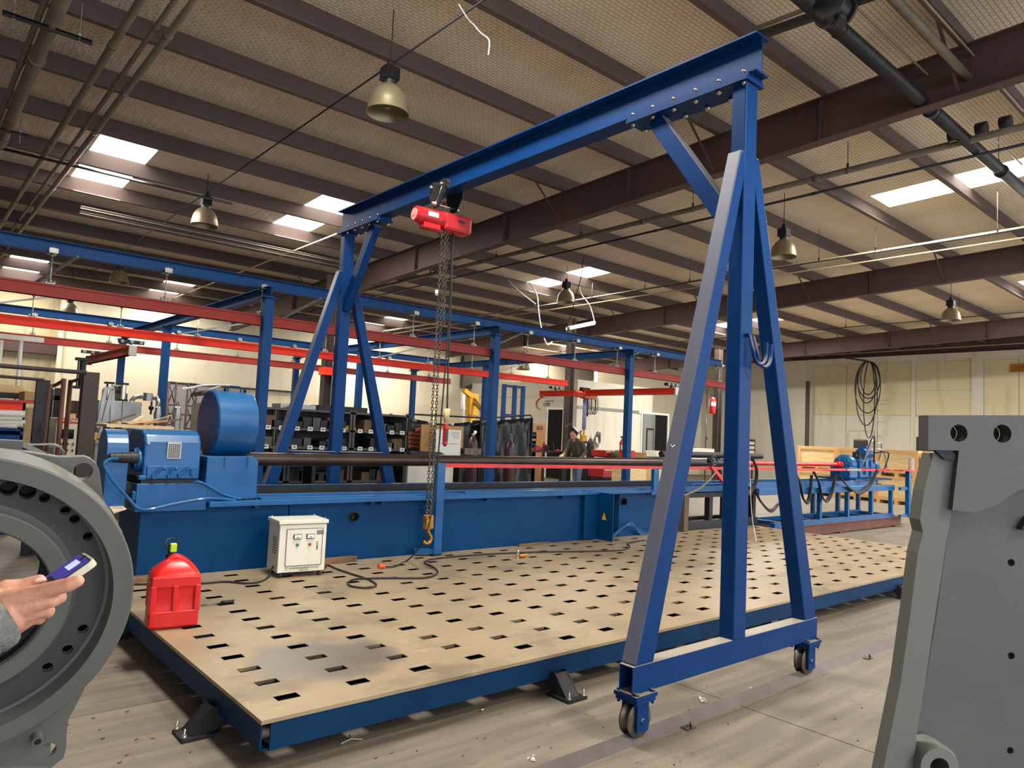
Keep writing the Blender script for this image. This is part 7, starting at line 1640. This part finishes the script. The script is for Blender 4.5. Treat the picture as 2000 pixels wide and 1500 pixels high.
# filter vessels and scaffold tower
def vessel(u0, u1, v0, y, lab):
    a_, b_ = at(u0, v0, y=y), at(u1, v0, y=y); r = (b_.x-a_.x)*.36; cx0 = (a_.x+b_.x)/2
    t = thing('filter_vessel', lab, 'pressure vessel', (cx0, y, 0), 'stainless filter vessels')
    MB().lathe([(0,.3),(r,.35),(r,a_.z-.18),(r*1.12,a_.z-.18),(r*1.12,a_.z-.12),(r,a_.z-.12),(r*.8,a_.z-.04),(0,a_.z)], (cx0,y,0), (0,0,1), 22).build('vessel_body', M['alu'], t)
    for k in range(3): q = k*2.1; MB().cyl((cx0+r*.8*math.cos(q), y+r*.8*math.sin(q), 0), (cx0+r*.8*math.cos(q), y+r*.8*math.sin(q), .4), .02, n=6).build('leg', M['alu'], t)
    MB().tube([(cx0-r*.4,y,a_.z-.02),(cx0,y,a_.z+.05),(cx0+r*.4,y,a_.z-.02)], .008, 5).build('lid_handle', M['dark'], t)
vessel(336, 358, 790, 11.4, 'stainless filter vessel right of the second row blue post'); vessel(300, 318, 790, 11.4, 'stainless filter vessel half hidden left of the second row blue post')
YL = 15.3
t = thing('scaffold_tower', 'dark brown lattice scaffold tower behind the filter vessels', 'scaffold', (at(355,800,y=YL).x, YL, 0))
us = [(330,747),(345,747),(368,747),(385,750)]
xs_ = [at(u,v,y=YL).x for u, v in us]; zt_ = at(355,748,y=YL).z
for x_ in xs_: MB().cyl((x_, YL, 0), (x_, YL, zt_), .022, n=6).build('standard', M['primer'], t)
for (i, j) in ((0,1),(2,3)):
    n = 5
    for k in range(n):
        z0_, z1_ = zt_*k/n, zt_*(k+1)/n; MB().cyl((xs_[i],YL,z1_),(xs_[j],YL,z1_),.015,n=5).cyl((xs_[i],YL,z0_),(xs_[j],YL,z1_),.012,n=5).cyl((xs_[j],YL,z0_),(xs_[i],YL,z1_),.012,n=5).build('brace_set', M['primer'], t)
MB().cyl((xs_[0],YL,zt_*.72),(xs_[3],YL,zt_*.72),.015,n=5).cyl((xs_[0],YL,zt_*.45),(xs_[3],YL,zt_*.45),.015,n=5).build('ledger', M['primer'], t)
wire('white_strip', [at(355,759,y=13.5), at(375,757,y=13.5), at(400,752,y=13.5), at(450,752,y=13.5)], .018, M['white'], 'white plastic strip slanting in front of the scaffold tower', 'strip')
p = V((2.26, 6.95, 1.79)); single(MB().obox(p+V((-.05,0,.0)), V((.10,.0,.015)), V((0,.06,-.02)), V((0,0,.008))).obox(p+V((0,0,.03)), V((.09,.0,.04)), V((0,.05,0)), V((0,0,.006))), 'scrap_sheet', M['steel'], 'curled dark scrap sheet poking out behind the top of the drum guard', 'scrap')
# paper on the corner of the bed, stained
p0, p1, p2, p3 = at(203,978,z=.812), at(222,973,z=.812), at(247,995,z=.812), at(222,1003,z=.812)
single(MB().add([p0,p1,p2,p3]+[v_+V((0,0,.006)) for v_ in (p0,p1,p2,p3)], [(3,2,1,0),(4,5,6,7),(0,1,5,4),(1,2,6,5),(2,3,7,6),(3,0,4,7)]), 'paper_stack', mat('smudged paper', (214, 198, 180), .8, c2=(176, 150, 130), scale=20), 'smudged paper sheets on the left corner of the machine bed', 'paper')
